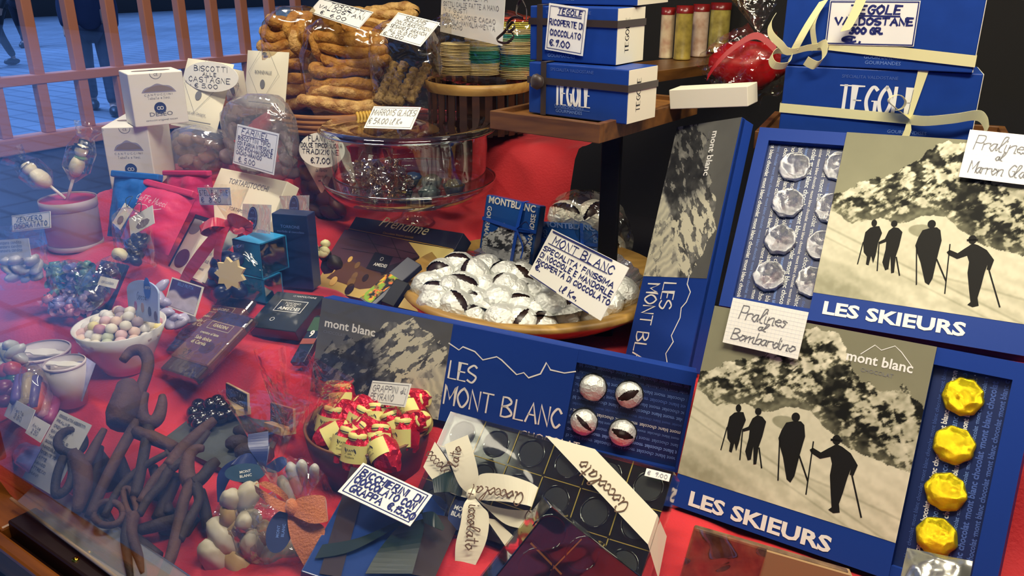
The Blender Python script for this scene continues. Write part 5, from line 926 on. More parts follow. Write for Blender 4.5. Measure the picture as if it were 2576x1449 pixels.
F = fit([(318, 702), (395, 708), (402, 815), (322, 800)], t=.99, n0=(-.1, -.9, .4), ps=.25); r = thing('shop_sign', 'pale blue rounded sign with coloured dots standing in the jelly bowl', 'sign', F.M); b = MB(); b.prism([(F.w/2*math.cos(a), (F.h*.22+F.h*.28*math.sin(a)) if math.sin(a) > 0 else F.h*.22) for a in np.linspace(0, math.pi, 20)]+[(-F.w*.46, -F.h/2), (F.w*.46, -F.h/2)], -.002, 0, mat('sign_blue', 'b4c6e6', .4)); b.build('board', r); b = MB()
for x, y, c in ((-.22, -.15, 'a05a78'), (.0, -.17, 'b08a6a'), (.22, -.24, '3c3c58'), (.4, -.33, '5c4a58')): b.prism([(F.w*x+.0042*math.cos(a), F.h*y+.0058*math.sin(a)) for a in np.linspace(0, 6.28, 17)[:-1]], .0001, .0005, mat('dot_'+c, c, .5))
b.prism([(F.w*.18+.0095*math.cos(a), F.h*.32+.0125*math.sin(a)) for a in np.linspace(0, 6.28, 21)[:-1]], .0002, .0006, mat('badge_blue', '2c5fae', .4)); b.hand('Leone', whiteink, F.w*.18, F.h*.30, .006, .0005, .0009, al='C', slant=.2); b.hand('Gocce', blackink, -F.w*.02, F.h*.02, .009, .0005, .0005, al='C', slant=.3); b.build('lettering', r)
# sachet with photo card
F = fit([(432, 697), (512, 722), (490, 797), (412, 768)], t=1.06, n0=(-.1, -.8, .6), ps=.2); r = thing('sweet_bag', 'clear packet of white sweets with a purple photograph card, behind the chocolate bars', 'bag', F.M); MB().box(-F.w/2, F.w/2, -F.h/2, F.h/2, -.001, 0, paperw).build('card', r)
def pic_jars(U, V): n = fbm(U, V, 5, 6, 4); k = sst(.45, .55, V-.18*np.sin(U*14)**2*0-.1*np.sin(U*9)); c1 = np.array(rgb('4a3a66')[:3]); c2 = np.array(rgb('c9c0cc')[:3]); return (c1+(c2-c1)*(1-k)[..., None])*(.6+.7*n)[..., None]
pic('printed_picture', r, -F.w*.46, F.w*.46, -F.h*.44, F.h*.46, .0004, 30, 24, pic_jars, goldbg); e = MB(); e.text('BELLE FRUTTA', paleink, 0, F.h*.3, .006, .0008); e.build('lettering', r)
chocs([(405, 720), (400, 745), (395, 770), (420, 785), (440, 800), (425, 812), (410, 795), (455, 812), (470, 800), (400, 800), (415, 760)], 1.05, 'b9b4d0', .010, 'lilac white sweet around the purple photograph card', 'lilac sweets by the card', 'sugared_almond', 3, (1.3, .8, .6)); P = at(440, 815, 1.06); foot(P, P[2]-.01, .03)
# chocolate bars
milkp = mat('bar_wrapper_brown', '6a3f35', .35, coat=.3); gloss = mat('bar_chocolate', '38251e', .25, coat=.6)
def cbar(c4, z, label, words, logo=True, **k):
    F = fit(c4, z=z, **k); r = thing('chocolate_bar', label, 'chocolate bar', F.M); W2, H2 = F.w/2, F.h/2; b = MB(); b.box(-W2, W2, -H2, H2, -.010, -.001, gloss, .003); b.build('chocolate_end', r); b = MB(); b.box(-W2-.0006, W2+.0006, -H2*.62, H2*.66, -.0105, .0006, milkp, .003); b.build('wrapper', r); e = MB()
    P = [(-W2*.62, H2*.38), (W2*.55, H2*.38), (W2*.55, H2*.60), (-W2*.62, H2*.60)]
    for j in range(4): e.pen([P[j], P[(j+1) % 4]], .0005, creamrib, .0009)
    e.text('GARDINI', creamrib, -.001, H2*.455, .0068, .0009, bold=.015); [e.text(s_, creamrib, -W2*.7, H2*y, sz, .0009, al='L', bold=.015) for s_, y, sz in words]; e.hand('32%', blackink, -W2*.65, -H2*.55, .011, .0006, .001)
    e.prism([(W2*.25+.012*math.cos(a), -H2*.15+.009*math.sin(a)) for a in np.linspace(0, 6.28, 25)[:-1]], .0003, .0007, mat('print_dark_brown', '4a2a22', .4)); e.build('lettering', r)
    b = MB(); b.box(-W2-.001, W2+.001, -H2-.001, H2+.001, -.0115, .0016, film('bar_film', (255, 252, 248), .01, .35, .08, .25, 60), .003); b.build('film', r); return F
F = cbar([(535, 738), (640, 752), (520, 900), (412, 880)], 1.097, 'brown chocolate bar half covered by the front one', (('cremino al latte', .2, .0055), ('Sale dolce', .02, .0075), ('di Cervia', -.12, .0075)), n0=(-.1, -.35, .93), ps=.15); foot_edge(F, 0, .014); foot_edge(Face(F.M @ Matrix.Translation((0, F.h, 0)), F.w, F.h), 0, .014)
F = cbar([(548, 775), (640, 798), (490, 955), (398, 925)], 1.108, 'brown chocolate bar with pale writing, lying on top of the other bar', (('cremino al latte', .2, .0055), ('Sale dolce', .02, .0075), ('di Cervia', -.12, .0075)), n0=(-.1, -.35, .93), ps=.15)
F = fit([(700, 732), (812, 745), (745, 835), (618, 820)], z=1.123, n0=(-.1, -.4, .9), ps=.15); r = thing('chocolate_box', 'flat black box with a white framed label, right of the brown bars', 'box', F.M); grn = mat('green_black_board', '20282a', .3, coat=.4); W2, H2 = F.w/2, F.h/2; MB().box(-W2, W2, -H2, H2, -.016, 0, grn, .001).build('body', r); foot_edge(F, .016, .014); foot_edge(Face(F.M @ Matrix.Translation((0, F.h, 0)), F.w, F.h), .016, .014)
e = MB(); P = [(-W2*.5, -H2*.05), (W2*.62, -H2*.05), (W2*.62, H2*.55), (-W2*.5, H2*.55)]
for j in range(4): e.pen([P[j], P[(j+1) % 4]], .0009, whiteink)
e.text('TOSCANO', whiteink, W2*.06, H2*.36, .0052); e.text('BLACK', whiteink, W2*.06, H2*.24, .0052); e.text('AMEDEI', whiteink, W2*.06, H2*.04, .0082, bold=.02, sx=1.2); e.text('12 NAPOLITAINS', whiteink, W2*.3, H2*.78, .0045, sx=1.1); e.pen([(-W2*.25+.003*math.cos(a), -H2*.5+.003*math.sin(a)) for a in np.linspace(0, 6.3, 14)], .0005, whiteink); e.build('lettering', r)
F = fit([(795, 785), (828, 800), (765, 905), (728, 918)], t=1.02, n0=(-.2, -.5, .85), ps=.15); r = thing('chocolate_tablet', 'dark tablet with a coloured stripe tucked behind the long mountain box', 'chocolate bar', F.M); W2, H2 = F.w/2, F.h/2; MB().box(-W2, W2, -H2, H2, -.008, 0, grn, .001).build('body', r); b = MB(); b.box(-W2, W2, -H2*.25, -H2*.02, .0001, .0005, mat('stripe_rose', 'a85a4a', .4)); b.box(-W2, W2, H2*.3, H2*.9, .0001, .0005, mat('stripe_green', '3c5a3a', .4)); b.text('9', whiteink, 0, H2*.05, .014, .0008, bold=.03); b.build('printed_stripe', r); foot_edge(F, .008, .01)
# ---------------------------------------------------------------- lower left: paper cups, sweets, lists
tC = .98
def cup(px, py, rpx, t, label):
    P = at(px, py, t); R0 = rpx*t/FPX; H = .05; z0 = P[2]-H; r = thing('paper_cup', label, 'cup', stand((P[0], P[1], z0))); foot((P[0], P[1]), z0-.002, .02); b = MB(); b.lathe([(.0001, .001), (R0*.74, .001), (R0, H), (R0*.96, H), (R0*.72, .004)], mat('cup_card', 'd6cccb', .5), 40); b.lathe([(R0*.9, H*.80), (.0001, H*.82)], mat('gelato_grey', 'b5a9a9', .5, nz=.2, nscale=50), 40); b.build('cup', r); b = MB(); b.lathe([(R0*.97, H-.001), (R0*1.03, H), (R0*1.03, H+.002), (R0*.97, H+.0025)], mat('cup_rim', 'e6d6d6', .4), 40); b.build('rim', r)
    s_ = thing('paper_spoon', 'white paper spoon lying across the '+('larger' if rpx > 55 else 'smaller')+' paper cup', 'spoon', stand((P[0], P[1], z0+H*.98), 28)); b = MB(); b.prism([(-R0*.95, -.004), (-R0*.4, -.004), (-R0*.15, -R0*.28), (R0*.35, -R0*.28), (R0*.6, -.004), (R0*.95, -.003), (R0*.95, .003), (R0*.6, .004), (R0*.35, R0*.28), (-R0*.15, R0*.28), (-R0*.4, .004), (-R0*.95, .004)], 0, .0015, paperw); b.build('spoon', s_)
cup(105, 885, 66, 1.0, 'pale paper cup at the far left, the larger of two'); cup(162, 915, 49, .93, 'pale paper cup right of the larger one, partly behind the jelly bowl')
chocs([(10, 875), (28, 870), (20, 890), (38, 885), (8, 900), (30, 902), (45, 895), (15, 915), (38, 915)], .97, 'd4d4c4', .010, 'pale minty sweet in the pile at the left edge', 'pale sweets at the left edge', 'mint_sweet', 8, (1.4, .8, .7)); chocs([(12, 932), (32, 928), (44, 936)], .95, 'c4462e', .010, 'orange red sweet at the left edge', 'orange sweets at the left edge', 'jelly_sweet', 3); chocs([(14, 952), (34, 955)], .94, '2f5a44', .010, 'dark green sweet at the left edge', 'green sweets at the left edge', 'jelly_sweet', 4); chocs([(8, 975), (24, 985), (12, 1005)], .93, '8a2a48', .011, 'dark pink sweet at the left edge', 'pink sweets at the left edge', 'jelly_sweet', 6)
for k, (x0, y0, x1, y1, c, nm) in enumerate(((52, 950, 40, 1010, '7a5ca0', 'violet'), (72, 945, 60, 1020, 'c8b48a', 'beige'), (92, 952, 82, 1030, '6a5a9a', 'lilac'), (105, 970, 90, 1040, 'd8643c', 'orange'), (122, 990, 108, 1050, 'c88a9a', 'rose'), (140, 1005, 122, 1060, 'b04a7a', 'magenta'))):
    A, B = at(x0, y0, .93), at(x1, y1, .90); b = MB(); b.tube([A, A+(B-A)*.5, B], .0062, mat('stick_'+c, c, .4, coat=.2), 10); tag(b.build('sugar_stick'), nm+' sugar stick in the clear bag above the white labels', 'sweet')
bag(at(92, 1000, .92), .03, .014, .038, cello, 'clear bag of coloured sugar sticks at the far left', 51, yaw=-20)
F = fit([(195, 880), (242, 920), (205, 1005), (165, 985)], t=.95, n0=(-.2, -.7, .7), ps=.2); r = thing('sweet_bag', 'lilac picture packet leaning below the jelly bowl', 'bag', F.M); b = MB(); pillow(b, F.w, F.h, .006, mat('packet_lilac', '8d8ec0', .3, nz=.5, nscale=40, col2='c9c6e0', coat=.3), 3, .002, 14); b.build('packet', r)
hardcard([(26, 1000), (90, 1032), (66, 1082), (12, 1046)], 'blank looking white label card, left of the two small ones', [('Menta', .4, .2, .3, .4), ('2.50', .7, .2, .4, .3)], ink=greyink, t=.87, w=.0006, n0=(-.3, -.7, .6), ps=.2); hardcard([(87, 1047), (125, 1068), (101, 1114), (62, 1088)], 'small white label card touching the long list', [('Anice', .4, .2, .2, .5), ('2.50', .7, .2, .3, .4)], ink=greyink, t=.855, w=.0006, n0=(-.3, -.7, .6), ps=.2)
F = fit([(60, 1110), (105, 1125), (72, 1190), (30, 1165)], t=.86, n0=(-.3, -.6, .7), ps=.2); r = thing('sweet_bag', 'small violet foil packet below the white label cards', 'bag', F.M); b = MB(); pillow(b, F.w, F.h, .008, mat('packet_violet', '8a8fd0', .25, nz=.5, nscale=30, col2='5a5aa0', coat=.4), 6, .004, 14); b.build('packet', r)
hardcard([(150, 1029), (231, 1072), (133, 1245), (56, 1204)], 'long white list of prices leaning behind the chocolate tools', [(s_, .06+.075*i, .034, .08, w_) for i, (s_, w_) in enumerate((('CIOCCOLATINI ASSORTITI', .8), ('PRALINE', .4), ('CREMINI MISTI', .6), ('GIANDUIOTTI', .5), ('TARTUFI DOLCI', .62), ('SCORZE ARANCIA', .66), ('NOCCIOLE', .42), ('FONDENTE 70', .5), ('LATTE', .3), ('BIANCO', .35), ('ATTREZZI', .45), ('CHIAVI', .3)))], ink=greyink, t=.845, w=.0006, n0=(-.3, -.8, .5), ps=.2, paper=mat('list_paper', 'd6d4ce', .5))
# ---------------------------------------------------------------- chocolate tools in a clear tray
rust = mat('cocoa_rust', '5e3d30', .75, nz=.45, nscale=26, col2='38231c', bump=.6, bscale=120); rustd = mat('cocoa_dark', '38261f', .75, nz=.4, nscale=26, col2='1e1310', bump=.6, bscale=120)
def tp(y): return .785+(1290-y)*.00032
def path(pts, k=4): return catmull([at(x, y, tp(y)+(q[0] if q else 0)) for x, y, *q in pts], k)
def tool(name, label, parts):
    r = None
    for nm, kind, pts, rad, *m in parts:
        P = path(pts); mm = m[0] if m else rust; R0 = [a*1.02/FPX for a in rad] if isinstance(rad, list) else rad*1.0/FPX
        if isinstance(R0, list): R0 = list(np.interp(np.linspace(0, 1, len(P)), np.linspace(0, 1, len(R0)), R0))
        b = MB(); b.tube(P, R0, mm, 10)
        if r is None: r = thing(name, label, 'chocolate tool', Matrix.Translation(P[-1]))
        o = b.build(nm, r); o.matrix_world = Matrix.Identity(4)
def ring(cx, cy, rx, ry, a0=0, n=14): return [(cx+rx*math.cos(a0+k*6.283/n), cy+ry*math.sin(a0+k*6.283/n)) for k in range(n+1)]
tool('chocolate_wrench', 'tall cocoa brown chocolate wrench with a hooked head, below the jelly bowl', [('hook', 0, [(308, 908), (330, 884), (358, 882), (372, 905), (368, 940), (352, 985), (342, 1020)], [9, 12, 14, 14, 13, 13, 13]), ('head', 0, [(318, 965), (322, 1000), (312, 1040), (300, 1072)], [20, 34, 38, 26]), ('handle', 0, [(345, 1060), (300, 1140), (262, 1215), (225, 1300)], [12, 12, 11, 10])])
tool('chocolate_spanner', 'cocoa brown chocolate spanner with an open fork jaw beside the slate', [('jaw', 0, [(366, 990), (358, 1020), (360, 1050), (378, 1064), (398, 1050), (408, 1015), (408, 995)], [8, 11, 14, 16, 14, 11, 7]), ('handle', 0, [(376, 1064), (366, 1120), (355, 1180), (340, 1250)], [13, 11, 11, 11], rustd)])
tool('chocolate_bar_tool', 'short thick cocoa chocolate bar lying across the other tools', [('shaft', 0, [(338, 1086), (380, 1100), (440, 1126)], [13, 15, 12])])
tool('chocolate_scissors', 'chocolate scissors with a big round handle in front of the white list', [('handle_loop', 0, ring(178, 1112, 33, 28, 2), 9.5, rustd), ('handle_loop', 0, [(160, 1150), (148, 1180), (140, 1215), (142, 1245), (168, 1230), (182, 1195), (180, 1160)], 9, rustd), ('blade', 0, [(185, 1140), (205, 1180), (208, 1230), (192, 1290)], [14, 20, 18, 9]), ('blade', 0, [(215, 1170), (240, 1120), (262, 1080)], [12, 10, 7])])
tool('chocolate_pincers', 'long chocolate pincers reaching onto the slate board', [('jaw', 0, [(540, 1056), (500, 1090), (455, 1135), (425, 1175)], [9, 13, 15, 15]), ('jaw', 0, [(525, 1085), (498, 1120), (462, 1155), (425, 1180)], [6, 8, 9, 13], rustd), ('handle', 0, [(425, 1172), (390, 1205), (352, 1265)], [13, 10, 9]), ('handle', 0, [(425, 1180), (405, 1220), (372, 1255), (350, 1295)], [12, 10, 9, 8], rustd)])
tool('chocolate_scissors', 'small chocolate scissors with an open ring handle near the window sill', [('handle_loop', 0, ring(272, 1292, 38, 30, 0), 7), ('handle_loop', 0, [(310, 1235), (318, 1228), (330, 1238), (344, 1285), (336, 1300), (322, 1285), (312, 1255), (310, 1235)], 6), ('blade', 0, [(335, 1295), (330, 1340), (350, 1400), (362, 1445)], [14, 11, 9, 6]), ('blade', 0, [(330, 1300), (315, 1350), (322, 1410), (330, 1460)], [11, 9, 8, 5], rustd)])
tool('chocolate_pliers', 'chocolate pliers with a forked head pointing at the slate board', [('jaw', 0, [(512, 1128), (492, 1130), (474, 1150), (470, 1190), (480, 1215)], [7, 11, 13, 16, 18]), ('jaw', 0, [(548, 1158), (532, 1172), (510, 1200), (488, 1216)], [9, 13, 13, 15], rustd), ('handle', 0, [(484, 1212), (462, 1260), (448, 1330), (430, 1400), (405, 1460)], [15, 11, 12, 11, 9]), ('handle', 0, [(490, 1215), (500, 1260), (470, 1320), (452, 1360)], [13, 9, 10, 8], rustd)])
tool('chocolate_key', 'slim dark chocolate key shaft between the wrench and the pincers', [('shaft', 0, [(420, 1140), (352, 1180), (300, 1230), (262, 1300)], [6, 8, 8, 7], rustd), ('bow', 0, ring(434, 1136, 14, 11), 5, rustd)])
for k, (x0, y0, x1, y1, rr) in enumerate(((250, 1125, 218, 1285, 12), (300, 1150, 345, 1285, 13), (385, 1175, 425, 1290, 12), (445, 1205, 395, 1305, 13), (345, 1335, 478, 1300, 14), (505, 1235, 525, 1330, 12), (232, 1235, 300, 1360, 11), (400, 1400, 300, 1330, 13))):  # dark rods added to stand in for the shade between the tools
    tool('shade_rod', ('dark chocolate rod behind the big scissors', 'dark chocolate rod leaning right of the wrench handle', 'dark chocolate rod between the spanner and the pincers', 'dark chocolate rod crossing below the pincers', 'dark chocolate rod lying near the bottom of the tools', 'dark chocolate rod at the right of the pliers', 'dark chocolate rod under the round scissors handle', 'dark chocolate rod nearest the window sill')[k], [('shaft', 0, [(x0, y0, .02), ((x0+x1)/2, (y0+y1)/2, .02), (x1, y1, .02)], [rr*.8, rr, rr*.9], rustd)])
for k, (x, y, w_, h_, a) in enumerate(((452, 1335, .034, .04, 20), (262, 1190, .02, .045, -15), (420, 1225, .02, .03, 30))):  # dark blocks in place of the deep shadow under the tool pile
    b = MB(); b.box(-w_/2, w_/2, -.012, .012, -h_/2, h_/2, rustd, .004); tag(b.build('shade_block', M=stand(at(x, y, tp(y)+.05), a, 20, a)), ('large', 'upright', 'small')[k]+' dark block added as shade among the chocolate tools', 'chocolate')
pl = film('tray_plastic', (236, 236, 234), .10, .7, .12, .2, 12, .22); b0, b1 = atz(42, 1262, 1.047), atz(292, 1449, 1.047); ex = b1-b0; ex /= np.linalg.norm(ex); ML = frame(b0, ex, np.cross((0, 0, 1), ex), (0, 0, 1)); r = thing('clear_tray', 'frosted clear plastic strip along the sill in front of the chocolate tools', 'tray', ML); b = MB()
b.add([(0, 0, 0), (.6, 0, 0), (.6, .030, .014), (0, .030, .014), (0, 0, -.001), (.6, 0, -.001), (.6, .031, .013), (0, .031, .013)], [[0, 1, 2, 3], [7, 6, 5, 4], [3, 2, 6, 7], [0, 3, 7, 4]], pl); b.build('wall', r); b = MB(); b.tube([(0, .030, .014), (.6, .030, .014)], .0008, glr, 6); b.tube([(-.01, -.001, .0), (.6, -.001, .0)], .0018, mat('tray_edge', 'c9b09a', .4), 6); b.build('rim', r)
# ---------------------------------------------------------------- slate with pralines
c = [atz(x, y, 1.058) for x, y in ((405, 1108), (545, 1000), (720, 1068), (640, 1215))]; b = MB(); n_ = Vector((0, 0, 1)); sl = mat('slate', '4a504c', .6, nz=.25, nscale=25, bump=.4, bscale=60); P0 = (c[0]+c[2])/2
b.prism([(p[0]-P0[0], p[1]-P0[1]) for p in c][::1], -.006, 0, sl); o = b.build('slate_board', M=Matrix.Translation(P0)); tag(o, 'grey green slate board carrying dark pralines', 'slate'); [foot(p*.85+P0*.15, 1.050) for p in c]; foot(P0, 1.05, .02)
dch = mat('glossy_praline', '1c120e', .2, coat=.6)
for k, (x, y) in enumerate(((488, 1038), (500, 1020), (515, 1030), (530, 1018), (545, 1032), (560, 1022), (535, 1045), (510, 1050), (490, 1058), (555, 1048), (575, 1040), (500, 1068), (525, 1064), (548, 1010))):
    P = atz(x, y, 1.0685+(.010 if k in (3, 5, 13) else 0)); b = MB(); b.blob(dch, Matrix.Diagonal((.0085, .0085, .0085, 1)), 3, .04, 3, k); tag(b.build('chocolate_ball', M=Matrix.Translation(P)), 'glossy dark chocolate ball heaped on the slate board', 'chocolate', 'dark balls on the slate')
for k, (x0, y0, x1, y1) in enumerate(((592, 1080), (675, 1092), (570, 1115), (640, 1125), (605, 1140), (660, 1130)) and ((590, 1082, 672, 1092), (568, 1116, 625, 1112), (590, 1140, 650, 1128), (640, 1148, 690, 1140))):
    A, B = atz(x0, y0, 1.067), atz(x1, y1, 1.067); b = MB(); b.tube([A+(B-A)*i/6 for i in range(7)], [.004, .0075, .009, .0088, .009, .0075, .004], rustd, 10); tag(b.build('chocolate_stick'), ('dark chocolate finger nearest the second chalkboard on the slate', 'short chocolate finger at the left of the slate', 'chocolate finger in the middle of the slate', 'chocolate finger partly under the blue bow')[k], 'chocolate')
def chalk(c4, t, label, words):
    F = fit(c4, t=t, n0=(-.4, -.85, .3), ps=.3); r = thing('chalkboard_sign', label, 'sign', F.M); pw_ = wood('peg_wood', 'c8a878', 'e0c89c', 10); MB().box(-F.w/2, F.w/2, -F.h/2, F.h/2, -.003, 0, pw_, .0004).build('board', r); MB().box(-F.w/2+.001, F.w/2-.001, -F.h/2+.001, F.h/2-.001, 0, .0004, mat('chalk_black', '1c1f24', .7)).build('chalk_face', r); b = MB(); b.box(-F.w*.42, F.w*.35, -F.h/2-.006, -F.h/2+.003, -.008, .010, pw_, .0005); b.build('base_block', r); e = MB(); [e.hand(s_, mat('chalk_white', 'b9bcc0', .8), -F.w*.4, F.h*y, F.h*.22, .0006, .0008, fit_w=F.w*.8) for s_, y in words]; e.build('lettering', r)
chalk([(567, 961), (622, 992), (623, 1036), (570, 1008)], .985, 'little wooden chalkboard sign behind the dark chocolate balls', (('MONTAN', .1), ('NOCI', -.3))); chalk([(677, 1010), (740, 1030), (735, 1082), (683, 1066)], .93, 'little chalkboard sign seen through the crumpled clear bag', (('GRAPPA', .1), ('FICHI', -.3)))
crm = mat('cream_satin', 'e9e2c8', .42, sheen=.3)
def ribpx(b, quad_pts, z, m=None, L=None):      # band through left/right edge pixel pairs on the box lid plane
    m = m or crm; L = L or FC.loc; V = []; n = len(quad_pts)
    for (a, c_), zz in zip(quad_pts, z): V += [(*L(*a), zz), (*L(*c_), zz)]
    A = catmull([V[2*i] for i in range(n)], 6) if n > 2 else [Vector(V[0]), Vector(V[2])]; B = catmull([V[2*i+1] for i in range(n)], 6) if n > 2 else [Vector(V[1]), Vector(V[3])]
    q = [p for ab in zip(A, B) for p in ab]; k = len(A); b.add([tuple(p) for p in q]+[tuple(p-Vector((0, 0, .0004))) for p in q], [[2*i, 2*i+1, 2*i+3, 2*i+2] for i in range(k-1)]+[[2*k+2*i+2, 2*k+2*i+3, 2*k+2*i+1, 2*k+2*i] for i in range(k-1)], m)
def facing(x, y, t): P = at(x, y, t); n = -ray(x, y); n /= np.linalg.norm(n); ex = np.cross((0, 0, 1.), n); ex /= np.linalg.norm(ex); return Face(frame(P, ex, np.cross(n, ex), n), .1, .1)
# ---------------------------------------------------------------- gift bags with bows
sat = mat('navy_satin', '1c2c66', .35, sheen=.4); ora = mat('orange_ribbon', 'c77340', .55, sheen=.5, bump=.4, bscale=500); tealt = mat('teal_tag', '2a4a62', .4)
tb = .845; PQ = at(675, 1180, tb); r = thing('gift_bag', 'tall clear bag of pale sweets tied with a navy blue satin bow', 'bag', stand(PQ, 20)); b = MB(); k_ = tb/FPX
def pxv(dx, dy, dz=0): return (dx*k_, dz, -dy*k_)
FQ = facing(675, 1180, .815); ribpx(b, [((669, 1085), (677, 1088)), ((674, 1122), (678, 1122)), ((669, 1161), (672, 1163))], [-0.006, -0.008, 0], sat, FQ.loc); ribpx(b, [((624, 1093), (675, 1085)), ((626, 1126), (675, 1122)), ((646, 1157), (671, 1161)), ((661, 1177), (670, 1181))], [0.004, 0.01, 0.01, 0.006], sat, FQ.loc); ribpx(b, [((667, 1175), (671, 1187)), ((689, 1157), (697, 1189)), ((708, 1149), (719, 1171)), ((720, 1153), (722, 1163))], [0.006, 0.012, 0.012, 0.006], sat, FQ.loc); ribpx(b, [((663, 1177), (661, 1189)), ((634, 1142), (626, 1177)), ((606, 1146), (591, 1169)), ((593, 1157), (581, 1169))], [0.006, 0.01, 0.008, 0.002], sat, FQ.loc); ribpx(b, [((606, 1149), (614, 1169)), ((567, 1169), (587, 1193)), ((546, 1200), (567, 1228)), ((546, 1263), (556, 1265))], [0.002, 0.0, -0.002, -0.004], sat, FQ.loc); b.build('bow', r, M=FQ.M)
b = MB(); b.grid(lambda u, v: ((.012+.035*v**1.3)*math.cos(6.283*u)*(1+.15*math.sin(6.283*u*5)), (.005+.008*v)*math.sin(6.283*u)+.004, .005+.075*v), 40, 8, cello, False, cu=True); b.blob(cello, Matrix.Translation((.02, .02, -.05)) @ Matrix.Diagonal((.038, .024, .05, 1)), 4, .15, 3, 5, False); b.build('film', r)
b = MB(); x, y = FQ.loc(618, 1189); b.prism([(x+.0185*math.cos(a)+.002*math.sin(a), y-.003*math.cos(a)+.0085*math.sin(a)) for a in np.linspace(0, 6.28, 25)[:-1]], .012, .013, tealt); b.text('MONT', whiteink, x, y, .0035, .0133, bold=.02); b.text('BLANC', whiteink, x, y-.004, .0035, .0133, bold=.02); b.build('oval_tag', r, M=FQ.M)
for k, (x, y, a, s_) in enumerate(((740, 1205, 0, 1), (760, 1190, 15, .9), (722, 1240, -8, 1), (790, 1195, 20, .8))):
    b = MB(); b.tube([(0, 0, -.02), (0, 0, -.014), (0, 0, .014), (0, 0, .02)], [.003, .006, .006, .003], mat('frosted_sweet', 'c2c0b8', .4), 10); tag(b.build('frosted_sweet', M=stand(at(x, y, .83), 0, 10, a) @ Matrix.Scale(s_, 4)), 'frosted white sweet stick in the clear bag behind the orange bow', 'sweet', 'frosted sweet sticks')
b = MB(); b.grid(lambda u, v: ((.02+.03*v)*math.cos(6.283*u)*(1+.2*math.sin(6.283*u*4)), (.01+.012*v)*math.sin(6.283*u)*(1+.25*math.cos(6.283*u*3)), .08*v), 44, 9, film('pink_film', (255, 225, 225), .10, .75, .09, 1.0, 30), False, cu=True); tag(b.build('cellophane_bag', M=stand(at(745, 1075, .90), 15, 0, 12)), 'crumpled empty looking clear bag left of the red foil bottles', 'bag')
wp = mat('white_praline', 'cdc8b8', .5, nz=.25, nscale=30, col2='b9ac88'); tan = mat('tan_praline', 'b99a68', .45)
to = .765; PO = at(735, 1285, to); r = thing('gift_bag', 'clear bag of cream pralines closed with a ribbed orange bow', 'bag', stand(PO, 15)); k_ = to/FPX; b = MB()
FO = facing(735, 1285, .745); ribpx(b, [((640, 1220), (646, 1214)), ((669, 1211), (664, 1226)), ((700, 1224), (704, 1248)), ((724, 1247), (732, 1275))], [0.002, 0.004, 0.004, 0.008], ora, FO.loc); ribpx(b, [((640, 1220), (644, 1238)), ((661, 1233), (669, 1263)), ((693, 1253), (700, 1284)), ((730, 1269), (728, 1291))], [0.004, 0.014, 0.014, 0.009], ora, FO.loc); ribpx(b, [((730, 1268), (728, 1291)), ((755, 1252), (747, 1302)), ((787, 1246), (783, 1316)), ((814, 1249), (820, 1312)), ((821, 1263), (824, 1304))], [0.009, 0.014, 0.018, 0.016, 0.008], ora, FO.loc); ribpx(b, [((724, 1291), (751, 1299)), ((725, 1326), (814, 1324)), ((738, 1373), (804, 1373)), ((771, 1434), (777, 1430))], [0.007, 0.008, 0.008, 0.004], ora, FO.loc); b.blob(ora, Matrix.Translation((0, .003, .010)) @ Matrix.Diagonal((.006, .008, .006, 1)), 2, .1); b.build('bow', r, M=FO.M)
b = MB(); b.blob(film('crackle_film', (250, 250, 250), .08, .8, .06, 1.0, 45, .03), Matrix.Translation(pxv(-90, 130, -.002)) @ Matrix.Diagonal((.055, .03, .055, 1)), 4, .2, 3, 8, False); b.grid(lambda u, v: ((.008+.022*v)*math.cos(6.283*u)*(1+.2*math.sin(6.283*u*4)), (.004+.006*v)*math.sin(6.283*u)+.004, .004+.04*v), 36, 7, cello, False, cu=True); b.build('film', r)
b = MB(); x, y = FO.loc(703, 1337); b.prism([(x+.0115*math.cos(a)+.004*math.sin(a), y+.0175*math.sin(a)) for a in np.linspace(0, 6.28, 25)[:-1]], .004, .005, tealc); b.text('MONT', paleink, x, y, .0035, .0053, bold=.02, rot=75); b.text('BLANC', paleink, x+.0045, y, .0035, .0053, bold=.02, rot=75); b.build('oval_tag', r, M=FO.M)
for k, (x, y, s_, m_, nm) in enumerate(((560, 1200+150, .016, wp, 'white'), (545, 1400, .017, wp, 'white'), (585, 1260, .013, wp, 'white'), (622, 1250, .013, wp, 'white'), (600, 1330, .012, tan, 'tan'), (625, 1310, .014, wp, 'white'), (640, 1370, .016, wp, 'white'), (662, 1345, .012, tan, 'tan'), (690, 1400, .017, wp, 'white'), (600, 1420, .017, tan, 'tan'), (650, 1440, .016, tan, 'tan'), (735, 1400, .015, wp, 'white'), (580, 1300, .012, tan, 'tan'), (720, 1440, .014, tan, 'tan'))):
    b = MB(); b.blob(m_, Matrix.Diagonal((s_*.85, s_*.75, s_*1.25, 1)), 3, .16, 2.8, k+3); tag(b.build('cream_praline', M=stand(at(x, y, .772), 20*k, 15*(k % 3), 25*((k % 5)-2))), nm+' praline in the clear bag under the orange bow', 'chocolate', nm+' pralines under the orange bow')
